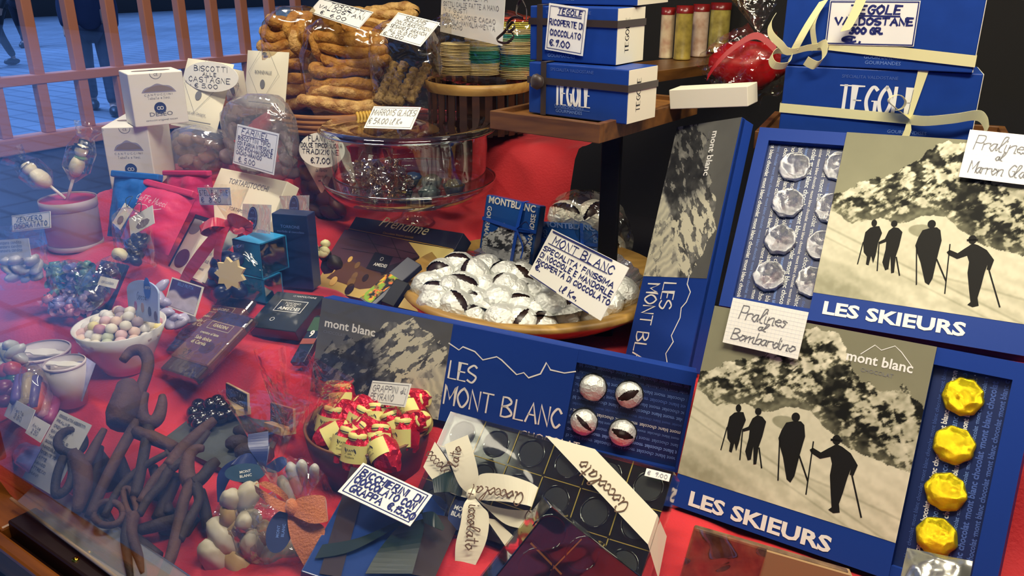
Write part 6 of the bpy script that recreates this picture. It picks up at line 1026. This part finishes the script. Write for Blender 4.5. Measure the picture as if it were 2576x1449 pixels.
# ---------------------------------------------------------------- bowl of red foil bottles
tg = .90; PGb = at(925, 1062, tg); RG = 158*tg/FPX; HG = .058; zg = PGb[2]-HG; bwn = mat('bowl_brown', '3c2016', .4, nz=.2, nscale=20); r = thing('dark_bowl', 'dark brown wooden bowl of red foil liqueur bottles', 'bowl', stand((PGb[0], PGb[1], zg))); foot((PGb[0], PGb[1]), zg-.003, .04)
b = MB(); b.lathe([(.0001, 0), (RG*.80, 0), (RG*.95, HG*.6), (RG, HG), (RG*.955, HG), (RG*.88, HG*.6), (RG*.66, .006), (.0001, .006)], bwn, 56); b.build('bowl', r); b = MB(); b.lathe([(RG, HG-.0005), (RG*1.003, HG+.001), (RG*.978, HG+.0018), (RG*.955, HG)], mat('bowl_rim', '7a5030', .35), 56); b.build('rim', r)
rfoil = mat('red_foil', 'c8102a', .28, .55, bump=.6, bscale=140); ylab = mat('yellow_label', 'e2d982', .5)
def bprep():
    r = []
    a = MB(); a.blob(rfoil, Matrix.Translation((0, .002, -.004)) @ Matrix.Diagonal((.0152, .0150, .023, 1)), 3, .22, 3, 3, False); r.append(('foil_body', a))
    a = MB(); a.grid(lambda u, v: (.0152*math.sin((u-.5)*2.7), -.0152*math.cos((u-.5)*2.7), -.0115+.0185*v), 16, 3, ylab); r.append(('label_band', a))
    a = MB(); a.lathe([(.0085, .0095), (.0096, .0105), (.0096, .0155), (.0080, .0168), (.0001, .0170)], ylab, 20); a.lathe([(.0097, .0115), (.0099, .012), (.0097, .0125)], blackink, 20); r.append(('label_cap', a))
    a = MB(); T = Matrix.Translation((0, -.0156, -.004)) @ Matrix.Rotation(math.radians(90), 4, 'X'); q = MB(); q.text('GRAPPA', blackink, 0, .0045, .0034, 0); q.text('della', blackink, 0, .0015, .0025, 0); q.text('Distilleria', blackink, 0, -.002, .0026, 0); q.pen([(-.0055, .0018), (.0055, .0018)], .0003, blackink, 0)
    for x0_, x1_ in ((-.006, -.004), (.004, .006)): q.pen([(x0_, .0075), (x1_, .0035)], .0006, blackink, 0)
    a.add([(p[0], p[1], -(.0152-math.sqrt(max(0, .0152**2-p[0]**2)))) for p in q.v], q.f, blackink, False, T); r.append(('lettering', a)); return r
BPT = []
for nm, a in bprep(): o = a.build(nm); BPT.append((nm, o.data)); bpy.data.objects.remove(o)
gp = [(862, 1005, -30, 20), (832, 1060, 10, 10), (880, 1042, 60, 80), (845, 1095, 70, 85), (905, 1062, 15, 25), (925, 1030, 50, 75), (945, 1055, 0, 10), (975, 1040, -40, 30), (1030, 1035, -60, 70), (1050, 1065, -70, 60), (895, 1100, 60, 60), (990, 1075, -30, 40), (870, 1115, 25, 15), (895, 1130, 5, 5), (955, 1110, -30, 20), (1015, 1090, -60, 15), (930, 1085, 80, 70), (1010, 1020, 100, 60), (1045, 1010, -30, 70), (960, 1130, -75, 70)]
nm_ = ['topmost at the back left', 'at the left rim', 'lying across the left middle', 'lying at the far left', 'upright left of the middle', 'lying behind the middle', 'upright in the middle', 'below the paper flag', 'lying at the back right', 'against the right rim', 'lying left of the front pair', 'right of the middle', 'second from the left in front', 'upright at the very front', 'tilted right in front', 'tilted by the right rim', 'lying in the centre', 'half hidden behind the flag', 'at the far back right', 'lying at the front right']
for k, (x, y, a, tl) in enumerate(gp):
    z = zg+HG*1.02+.010-(y-1005)/130*.010; P = atz(x, y, z); q = thing('foil_bottle', 'red foil liqueur bottle with a yellow label, '+nm_[k], 'chocolate', stand(P, a*.45+20+(160 if k in (2, 5, 9, 16, 18) else 0), (-28, -20, -36, -15)[k % 4]*(-1 if k in (2, 5, 9, 16, 18) else 1), tl*.8*(1 if a > 0 else -1)), 'red foil bottles in the dark bowl')
    for nn, dd in BPT: o = bpy.data.objects.new(nn, dd); C.objects.link(o); o.parent = q
r, F = hardcard([(937, 958), (1035, 965), (1017, 1025), (921, 1012)], 'small white card GRAPPINI di PEYRANO stuck in the red foil bottles', [('GRAPPINI di', .32, .27, .08, .86), ('PEYRANO', .68, .27, .08, .6)], ink=greyink, border=1, t=.885, w=.0006, n0=(-.2, -.9, .4), ps=.25, inset=.08)
b = MB(); b.prism([(-F.w*.2, -F.h/2), (-F.w*.16, -F.h/2-.008), (-F.w*.08, -F.h/2)], -.0007, 0, white); b.build('point', r)
# ---------------------------------------------------------------- front boxes
FC = fit([(1130, 1032), (1702, 1190), (1597, 1485), (1028, 1290)], z=1.056); r = thing('chocolate_box', 'black praline box under a clear lid tied with a cream Cioccolato ribbon', 'box', FC.M); W2, H2 = FC.w/2, FC.h/2; blk = mat('black_tray', '0c0d10', .18, coat=.6); D_ = .026; L = FC.loc
b = MB(); b.box(-W2+.001, W2-.001, -H2+.001, H2-.001, -D_, -.006, blk, .002); b.build('tray', r); b = MB()
nc, nr = 6, 3
for i in range(nc):
    for j in range(nr):
        x, y = -W2+(i+.5)*FC.w/nc, -H2+(j+.5)*FC.h/nr; R0 = FC.h/nr*.40; b.lathe([(R0, -.0058), (R0*.96, -.0048), (R0*.9, -.0052), (R0*.85, -.0058)], mat('black_well', '08090b', .12, coat=1), 28, Matrix.Translation((x, y, 0))); b.lathe([(R0*.85, -.0057), (.0001, -.0057)], mat('well_floor', '101318', .5), 28, Matrix.Translation((x, y, 0)))
b.build('praline_wells', r); b = MB(); gline = mat('gold_line', 'd9b95c', .3, .6)
for i in range(1, nc):
    x = -W2+i*FC.w/nc
    for j in range(nr): b.pen([(x, -H2+(j+.08)*FC.h/nr), (x+.0004*math.sin(i*j), -H2+(j+.98)*FC.h/nr)], .0011, gline, -.0052)
for j in range(1, nr):
    y = -H2+j*FC.h/nr
    for i in range(nc): b.pen([(-W2+(i+.04)*FC.w/nc, y+.0006*math.sin(i)), (-W2+(i+.96)*FC.w/nc, y)], .0008, gline, -.0052)
b.build('gold_grid', r); b = MB(); lidf = film('clear_lid', (232, 238, 232), .05, .75, .05, .35, 9); b.grid(lambda u, v: ((u-.5)*FC.w, (v-.5)*FC.h, .0016*math.sin(u*11+v*4)*math.sin(math.pi*u)*math.sin(math.pi*v)), 40, 24, lidf)
for q in ((-W2, W2, -H2, -H2+.0006), (-W2, W2, H2-.0006, H2), (-W2, -W2+.0006, -H2, H2), (W2-.0006, W2, -H2, H2)): b.box(*q, -D_, 0, lidf)
b.build('clear_lid', r); foot_edge(FC, D_, .004)
def sband(b, pts, wd, m, side=(0, 0, 1)): pass
crm = mat('cream_satin', 'e9e2c8', .42, sheen=.3); brn_ink = mat('brown_script', '5c4028', .5)
def script(b, a, c_, h, z, t='Cioccolato', bend=0):
    p, q = L(*a), L(*c_); b.hand(t, brn_ink, p[0], p[1], h, .0009, z, rot=math.degrees(math.atan2(q[1]-p[1], q[0]-p[0])), fit_w=math.hypot(q[0]-p[0], q[1]-p[1]), gap=.4, slant=.15, jit=.02)
b = MB(); ribpx(b, [((1376, 1100), (1500, 1134)), ((1633, 1373), (1657, 1299))], [.0045, .0045]); b2 = L(1645, 1335); ribpx(b, [((1633, 1373), (1657, 1299)), ((1640, 1440), (1662, 1330))], [.0045, -.024]); ribpx(b, [((1096, 1113), (1067, 1176)), ((1128, 1160), (1098, 1216)), ((1150, 1210), (1140, 1245)), ((1196, 1250), (1190, 1262))], [.002, .004, .006, .010]); ribpx(b, [((1250, 1310), (1225, 1305)), ((1310, 1365), (1280, 1385))], [.004, .0025]); b.build('ribbon', r, 'cream satin ribbon printed with brown script')
e = MB(); script(e, (1590, 1275), (1475, 1160), .0135, .0052); script(e, (1080, 1150), (1150, 1225), .0125, .009, 'occolato')
b = MB(); ribpx(b, [((1146, 1142), (1203, 1118)), ((1160, 1190), (1217, 1165)), ((1175, 1235), (1222, 1215)), ((1194, 1254), (1206, 1250))], [.026, .024, .018, .012]); ribpx(b, [((1146, 1142), (1203, 1118)), ((1155, 1180), (1190, 1150)), ((1180, 1240), (1196, 1238)), ((1194, 1254), (1206, 1250))], [.026, .012, .008, .010])
ribpx(b, [((1200, 1248), (1208, 1258)), ((1225, 1210), (1228, 1272)), ((1290, 1214), (1300, 1282)), ((1350, 1232), (1345, 1290)), ((1374, 1245), (1358, 1293))], [.012, .018, .024, .024, .022]); ribpx(b, [((1200, 1250), (1206, 1260)), ((1225, 1272), (1232, 1285)), ((1290, 1288), (1280, 1325)), ((1345, 1290), (1335, 1338))], [.010, .008, .008, .008])
ribpx(b, [((1204, 1258), (1192, 1260)), ((1228, 1285), (1183, 1285)), ((1246, 1310), (1176, 1330)), ((1238, 1370), (1162, 1380)), ((1205, 1432), (1156, 1425))], [.012, .016, .016, .014, .010]); b.blob(crm, Matrix.Translation((*L(1200, 1254), .012)) @ Matrix.Diagonal((.006, .006, .005, 1)), 2, .1); b.build('bow', r, 'cream satin bow printed with brown script')
script(e, (1345, 1262), (1215, 1240), .0125, .0255, 'Cioccolat'); script(e, (1180, 1200), (1190, 1150), .011, .0275, 'lato'); script(e, (1200, 1285), (1190, 1395), .0125, .0185, 'iccolato'); script(e, (1330, 1325), (1365, 1318), .011, .010, 'Cio'); e.build('lettering', r)
b = MB(); tgx, tgy = L(1165, 1290); b.prism([(tgx+.013*math.cos(a), tgy+.018*math.sin(a)) for a in np.linspace(0, 6.28, 25)[:-1]], .003, .004, tealc); b.text('MONT', whiteink, tgx, tgy, .006, .0044, bold=.02); b.text('BLANC', whiteink, tgx, tgy-.006, .006, .0044, bold=.02); b.build('oval_tag', r)
hardcard([(1628, 1180), (1690, 1196), (1684, 1214), (1624, 1200)], 'tiny white price sticker on the corner of the black praline box', [('€  9.00', .5, .5, .1, .8)], ink=mat('sticker_grey', '8a8a98', .5), on=Face(FC.M @ Matrix.Translation((0, 0, .002)), FC.w, FC.h), w=.0004, name='price_sticker')
FK = fit([(1390, 1278), (1640, 1470), (1470, 1700), (1200, 1500)], t=dep(FC.M.translation)-.095); r = thing('chocolate_box', 'smaller black praline box with gold lines cut off by the bottom edge', 'box', FK.M); W2, H2 = FK.w/2, FK.h/2; b = MB(); b.box(-W2+.001, W2-.001, -H2, H2-.001, -D_, -.005, blk, .002); b.build('tray', r); b = MB(); L2 = FK.loc
for (x, y) in ((1385, 1345), (1350, 1430), (1470, 1400)):
    R0 = .0155; b.lathe([(R0, -.0048), (R0*.96, -.0038), (R0*.9, -.0042), (R0*.85, -.0048)], MATS['black_well'], 28, Matrix.Translation((*L2(x, y), 0)))
b.build('praline_wells', r); b = MB(); b.pen([L2(1339, 1372), L2(1415, 1449)], .0014, gline, -.0042); b.pen([L2(1466, 1362), L2(1390, 1440)], .0011, gline, -.0042); b.build('gold_grid', r); b = MB(); b.box(-W2, W2, -H2, H2, -D_, 0, lidf, .001); b.build('clear_lid', r)
FB2 = fit([(903, 1172), (1132, 1262), (1030, 1520), (755, 1440)], z=1.054, n0=(-.2, -.6, .8), ps=.35); r = thing('chocolate_box', 'dark blue window box with a green satin ribbon under the BICCHIERINI card', 'box', FB2.M); W2, H2 = FB2.w/2, FB2.h/2; L3 = FB2.loc; b = MB(); b.box(-W2, W2, -H2, H2, -.035, -.001, mat('night_blue_board', '1c3a78', .3, coat=.3), .001); b.build('body', r); foot_edge(FB2, .035, .004); b = MB()
for p0, p1, w_ in (((905, 1180), (830, 1449), .018), ((1120, 1300), (1050, 1449), .03)): b.strip([(*L3(*p0), .0006), (*L3(*p1), .0006)], (1, .2, 0), w_, mat('brown_board', '2c1e1a', .4))
b.build('brown_panel', r); b = MB(); gs = mat('green_satin', '072019', .35, sheen=.1); ribpx(b, [((1073, 1263), (1077, 1298)), ((1112, 1252), (1102, 1304)), ((1140, 1259), (1124, 1298)), ((1157, 1277), (1145, 1291))], [0.03, 0.034, 0.03, 0.022], gs, L3); ribpx(b, [((1055, 1313), (1061, 1338)), ((1083, 1328), (1083, 1366)), ((1110, 1358), (1105, 1366))], [0.012, 0.02, 0.016], gs, L3); ribpx(b, [((791, 1409), (810, 1374)), ((881, 1395), (900, 1361)), ((994, 1342), (996, 1327)), ((1061, 1302), (1057, 1314))], [0.002, 0.004, 0.008, 0.012], gs, L3); ribpx(b, [((998, 1336), (1069, 1314)), ((951, 1400), (1053, 1385)), ((916, 1455), (1034, 1455))], [0.006, 0.01, 0.006], gs, L3); b.build('ribbon', r)
hardcard([(905, 1170), (1090, 1250), (1026, 1332), (856, 1243)], 'white price card BICCHIERINI DI CIOCCOLATO CON GRAPPA on the dark blue box', [('BICCHIERINI  DI', .26, .2, .08, .84), ('CIOCCOLATO CON', .5, .2, .07, .84), ('GRAPPA  €.15.50', .76, .2, .1, .88)], border=1, on=Face(FB2.M @ Matrix.Translation((0, 0, .026)), FB2.w, FB2.h), w=.0014, inset=.07)
# brittle packet and silver packet at the bottom
F = fit([(1742, 1326), (2150, 1440), (2080, 1640), (1690, 1520)], t=.705, n0=(0, -.5, .85), ps=.2); r = thing('brittle_packet', 'clear packet of nut brittle with a kraft paper label at the bottom edge', 'sweet packet', F.M); W2, H2 = F.w/2, F.h/2; x1 = F.loc(1931, 1382)[0]
MB().box(-W2+.002, W2-.002, -H2, H2-.002, -.012, -.003, mat('nut_brittle', '8a6a4a', .4, nz=.7, nscale=70, col2='3c2416', coat=.3), .002).build('brittle', r); MB().box(x1, W2, -H2, H2-.003, -.0125, .0004, mat('kraft_paper', 'a3835c', .6)).build('paper_label', r); b = MB(); b.grid(lambda u, v: (-W2+u*(x1+W2), -H2+v*2*H2, .002*math.sin(u*9+v*7)), 26, 20, film('packet_film', (250, 240, 228), .1, .8, .05, .8, 14)); b.build('film', r); e = MB(); P = [(x1+.02, H2-.035), (x1+.05, H2-.035)]; e.pen(P, .0005, brn_ink, .0008); e.build('printed_frame', r)
F = fit([(2282, 1378), (2448, 1412), (2420, 1560), (2250, 1520)], t=.635, n0=(0, -.6, .8), ps=.2); r = thing('silver_packet', 'silver foil packet at the bottom edge below the gold pralines', 'sweet packet', F.M); b = MB(); pillow(b, F.w, F.h, .008, mat('silver_paper', 'c9ccc4', .22, .9, bump=.3, bscale=18), 2, .004, 20); b.build('packet', r)
# ---------------------------------------------------------------- the red cloth over the stepped display
red = mat('red_cloth', 'cf1f28', .75, sheen=.2, nz=.16, nscale=9, bump=.25, bscale=300, col2='b8121c')
CTRL = FOOT+[(x, .02, 1.035) for x in np.arange(-1.9, .5, .12)]+[(x, .09, 1.04) for x in np.arange(-1.0, .5, .14)]+[
 (-.7, .18, 1.045), (-.5, .25, 1.045), (-.4, .35, 1.045), (-.2, .36, 1.045), (0, .36, 1.045), (.2, .3, 1.045), (.3, .4, 1.05),
 (-.3, .52, 1.10), (-.1, .55, 1.12), (.1, .55, 1.12), (.3, .6, 1.14), (-.2, .75, 1.15), (.1, .8, 1.2)]+[(x, y, 1.283) for x in np.arange(-1.3, -.55, .07) for y in (.86, .92, .99)]+[(x, .775, 1.165) for x in np.arange(-1.0, -.5, .08)]
def cloth_mesh():
    xs = np.arange(-1.95, .46, .011); ys = np.arange(.012, 1.02, .011); X, Y = np.meshgrid(xs, ys)
    P = np.array(CTRL); D = (X[..., None]-P[:, 0])**2+(Y[..., None]-P[:, 1])**2
    Wt = 1/(D+.00012)**2.2; Z = (Wt*P[:, 2]).sum(-1)/Wt.sum(-1); near = np.exp(-D.min(-1)/.002)
    n = np.array([[noise.noise(Vector((x*7, y*9, 0)))*.6+noise.noise(Vector((x*18+y*6, y*16, 4)))*.4 for x in xs] for y in ys])
    Z = Z+(n*.022)*(1-.85*near)-.004*near*0
    for k in range(2): Z[1:-1, 1:-1] = (Z[1:-1, 1:-1]*2+Z[:-2, 1:-1]+Z[2:, 1:-1]+Z[1:-1, :-2]+Z[1:-1, 2:])/6
    nx, ny = len(xs), len(ys); b = MB(); keep = ~(((X < -1.27-.25*(Y-.3)) & (Y > .20)) | ((X > -.665) & (Y > .72)) | ((X > -.56) & (Y > .66) & (X < -.1))); i = np.arange(nx-1)[None, :]+nx*np.arange(ny-1)[:, None]
    Q_ = np.stack([i, i+1, i+1+nx, i+nx], -1).reshape(-1, 4); Q_ = Q_[keep.ravel()[Q_].all(1)]; b.add(np.stack([X, Y, Z], -1).reshape(-1, 3).tolist(), Q_.tolist(), red, True); return b
tag(cloth_mesh().build('tablecloth'), 'red cloth draped over the steps of the shop window display', 'tablecloth')
# ---------------------------------------------------------------- the shop window
dk = mat('dark_panel', '15110e', .7); dk2 = mat('dark_wall', '0e0c0c', .8); warmwood = wood('frame_wood', '5a2c0c', 'a85e1c', 3, .3); oldwood = mat('dark_frame', '2a1410', .4)
glassm, _nt, _N, _P, _L = nmat('window_glass'); _N.remove(_P)
_f = _N.new('ShaderNodeFresnel'); _f.inputs[0].default_value = 1.5; _m = _N.new('ShaderNodeMapRange'); _m.inputs[1].default_value = .045; _m.inputs[2].default_value = .27; _m.inputs[3].default_value = .004; _m.inputs[4].default_value = .80
_t = _N.new('ShaderNodeBsdfTransparent'); _g = _N.new('ShaderNodeBsdfGlossy'); _g.inputs['Roughness'].default_value = .02; _x = _N.new('ShaderNodeMixShader')
_L.new(_f.outputs[0], _m.inputs[0]); _L.new(_m.outputs[0], _x.inputs[0]); _L.new(_t.outputs[0], _x.inputs[1]); _L.new(_g.outputs[0], _x.inputs[2]); _L.new(_x.outputs[0], _N['Material Output'].inputs[0]); paving = None
def pavement():
    m, nt, N, P, L = nmat('street_paving'); tc = N.new('ShaderNodeTexCoord'); br = N.new('ShaderNodeTexBrick'); br.inputs['Scale'].default_value = .9
    br.inputs['Color1'].default_value = rgb('8a929a'); br.inputs['Color2'].default_value = rgb('828a92'); br.inputs['Mortar'].default_value = rgb('6e757d'); br.inputs['Mortar Size'].default_value = .02
    t = N.new('ShaderNodeTexNoise'); t.inputs['Scale'].default_value = .5; mx = N.new('ShaderNodeMixRGB'); mx.blend_type = 'MULTIPLY'; mx.inputs[0].default_value = .6
    L.new(tc.outputs['Object'], br.inputs[0]); L.new(tc.outputs['Object'], t.inputs[0]); L.new(br.outputs[0], mx.inputs[1]); L.new(t.outputs[0], mx.inputs[2]); L.new(mx.outputs[0], P.inputs[0])
    P.inputs['Roughness'].default_value = .35; return m
struct('ground', MB().poly([(-40, -30, 0), (10, -30, 0), (10, 30, 0), (-40, 30, 0)], pavement()))
b = MB(); b.box(-1.96, .5, -.03, 1.5, .05, 1.0, dk); struct('wall_front', b)
b = MB(); b.box(-1.96, .5, 1.45, 1.5, 1.0, 2.3, dk2); struct('wall_back', b)
b = MB(); b.box(.46, .5, -.03, 1.5, 1.0, 2.3, dk2); struct('wall_right', b)
b = MB(); b.box(-1.96, .5, -.03, 1.5, 2.22, 2.3, mat('ceiling_paint', 'ddd4c2', .8)); struct('ceiling', b)
b = MB(); b.box(-4.5, .5, -1.7, -.03, 2.5, 2.6, dk2); struct('sky_blocker', b)  # unseen slab added to keep sky light off the display and near paving
# front frame and pane
sb = MB(); sb.box(-1.2, .5, -.036, -.022, 1.0, 1.036, warmwood, .003); sb.box(-1.2, -.80, -.022, .02, 1.0, 1.036, warmwood, .003); sb.box(-1.2, .5, -.022, .004, 1.0, 1.022, oldwood); struct('window_1_sill', sb)
sb = MB(); sb.box(-.80, .5, -.014, .0045, 1.02, 1.042, oldwood, .002); struct('trim_1', sb); PB_ = atz(190, 1408, 1.042); b = MB(); b.lathe([(.0035, 0), (.003, .0015), (.0001, .0022)], mat('brass', 'd9a83a', .2, 1), 16); tag(b.build('brass_screw', M=Matrix.Translation(PB_)), 'small shiny brass screw head on the dark sill strip', 'screw')
XJ = -.935; sb = MB(); sb.box(XJ-.06, XJ, -.05, .012, 1.03, 2.22, oldwood, .004); struct('window_1_frame', sb)
g = MB(); g.poly([(XJ-.01, 0, 1.036), (.46, 0, 1.036), (.46, 0, 2.22), (XJ-.01, 0, 2.22)], glassm); struct('window_1', g)
# left end: a barred wooden window onto the street
lw = MB(); XL = -1.9; z1 = atp(0, 350, (XL, 0, 0), (1, 0, 0))[2]
lw.box(XL-.02, XL+.02, -.03, 1.45, z1-.035, z1, mat('salmon_wood', 'b9785c', .5), .003)
lw.box(XL-.015, XL+.015, -.03, 1.45, z1+.105, z1+.125, mat('salmon_wood', 'b9785c', .5), .002)
for k in range(-1, 14):
    y = atp(169, 15, (XL, 0, 0), (1, 0, 0))[1]+(k-4)*.092
    lw.box(XL-.012, XL+.012, y-.011, y+.011, z1, 2.22, MATS['salmon_wood'], .002)
lw.box(XL-.03, XL, -.03, 1.45, 1.0, z1-.035, mat('lilac_panel', '4a5478', .6)); lw.poly([(XL, -.02, 1.03), (-1.1, -.02, 1.03), (-1.1, 1.45, 1.03), (XL, 1.45, 1.03)], MATS['lilac_panel']); struct('window_2', lw)
# the street beyond: dark facades
for (x0, x1, y0, y1, h) in ((-34, -30, -2, 30, 9), (-30, 8, -14, -12, 9)):
    struct('wall_street', MB().box(x0, x1, y0, y1, 0, h, mat('facade', '3a3430', .8)))

# ---------------------------------------------------------------- people passing outside
def person(px, py, t, yaw, label, coat, trousers, stride=.25):
    P = at(px, py, t); r = thing('person', label, 'person', Matrix.Translation((P[0], P[1], 0)) @ Matrix.Rotation(math.radians(yaw), 4, 'Z'))
    def skin(name, J, E, m):
        me = bpy.data.meshes.new(name); me.from_pydata([j[0] for j in J], E, []); o = bpy.data.objects.new(name, me); C.objects.link(o); md = o.modifiers.new('s', 'SKIN'); sk = me.skin_vertices[0] if me.skin_vertices else None
        if sk is None:
            bpy.context.view_layer.objects.active = o
        for v, j in zip(me.skin_vertices[0].data, J): v.radius = (j[1], j[1]*(j[2] if len(j) > 2 else 1))
        me.skin_vertices[0].data[0].use_root = True
        o.modifiers.new('u', 'SUBSURF').levels = 2; bpy.context.view_layer.update(); dg = bpy.context.evaluated_depsgraph_get(); n = bpy.data.meshes.new_from_object(o.evaluated_get(dg)); bpy.data.objects.remove(o)
        for f in n.polygons: f.use_smooth = True
        n.materials.clear(); n.materials.append(m); q = bpy.data.objects.new(name, n); C.objects.link(q); q.parent = r; return q
    s = stride
    J = [((0, 0, .95), .13), ((0, 0, 1.2), .13), ((0, 0, 1.42), .11), ((0, 0, 1.52), .055), ((0, -.01, 1.62), .085), ((0, 0, 1.72), .075), ((.19, 0, 1.40), .055), ((.25, .06, 1.14), .042), ((.24, -.06, .90), .033), ((.24, -.09, .82), .035), ((-.19, 0, 1.40), .055), ((-.25, -.06, 1.14), .042), ((-.24, -.14, .92), .033), ((-.24, -.18, .84), .035), ((.10, 0, .90), .095), ((.10, -s*.5, .50), .06), ((.10, -s, .09), .04), ((.10, -s-.14, .04), .035), ((-.10, 0, .90), .095), ((-.10, s*.35, .50), .06), ((-.10, s, .11), .04), ((-.10, s-.13, .04), .035)]
    E = [(0, 1), (1, 2), (2, 3), (3, 4), (4, 5), (2, 6), (6, 7), (7, 8), (8, 9), (2, 10), (10, 11), (11, 12), (12, 13), (0, 14), (14, 15), (15, 16), (16, 17), (0, 18), (18, 19), (19, 20), (20, 21)]
    skin('body', J, E, mat('skin_tone', 'b98a70', .6))
    K = [((0, 0, .86), .17), ((0, 0, 1.2), .16), ((0, 0, 1.42), .13), ((.19, 0, 1.41), .075), ((.255, .06, 1.14), .06), ((.24, -.06, .92), .05), ((-.19, 0, 1.41), .075), ((-.255, -.06, 1.14), .06), ((-.24, -.14, .94), .05)]
    skin('coat', K, [(0, 1), (1, 2), (2, 3), (3, 4), (4, 5), (2, 6), (6, 7), (7, 8)], mat('coat_'+coat, coat, .7))
    K = [((0, 0, .95), .14), ((.10, 0, .88), .11), ((.10, -s*.5, .50), .075), ((.10, -s, .12), .06), ((-.10, 0, .88), .11), ((-.10, s*.35, .50), .075), ((-.10, s, .13), .06)]
    skin('trousers', K, [(0, 1), (1, 2), (2, 3), (0, 4), (4, 5), (5, 6)], mat('cloth_'+trousers, trousers, .7))
    b = MB(); b.blob(mat('hair_dark', '1e1612', .7), Matrix.Translation((0, .02, 1.69)) @ Matrix.Diagonal((.095, .105, .10, 1)), 3, .08); b.build('hair', r)
    for q in ((.10, -s-.06, .055), (-.10, s-.05, .06)): b = MB(); b.blob(mat('shoe_black', '101012', .5), Matrix.Translation(q) @ Matrix.Diagonal((.055, .15, .06, 1)), 2, .05); b.build('shoe', r)
person(62, 108, 17.5, 40, 'person in dark trousers walking far down the blue street at the top left corner', '2a2028', '1c2030')
person(265, 285, 9.6, 60, 'person in a navy coat walking past behind the white biscuit cartons', '141c38', '101428', .3)
person(15, 170, 14.0, 10, 'person in black cut by the left edge of the street view', '0e1014', '0e1014')

# ---------------------------------------------------------------- pieces that belong to a part
SUB = {'tray_lettering': ('tray_insert',), 'praline_hole': ('tray_insert',), 'printed_picture': ('sleeve',), 'lettering': ('sleeve', 'wrapper', 'round_label', 'label_band'), 'side_lettering': ('side_label',), 'ribbon_knot': ('ribbon',), 'curled_ribbon': ('ribbon',), 'printed_pralines': ('printed_picture',), 'chalk_face': ('board',), 'gold_grid': ('tray',), 'praline_wells': ('tray',), 'folded_top': ('bag_body',), 'cord': ('card',)}
I4 = Matrix.Identity(4); base = lambda n: n.split('.')[0]
for r in [o for o in C.objects if o.type == 'EMPTY']:
    ch = {}
    for c in r.children: ch.setdefault(base(c.name), c)
    for c in list(r.children):
        for p in SUB.get(base(c.name), ()):
            q = ch.get(p)
            if q is not None and q is not c and q.parent == r and c.matrix_basis == I4 and q.matrix_basis == I4 and not c.children: c.parent = q; break
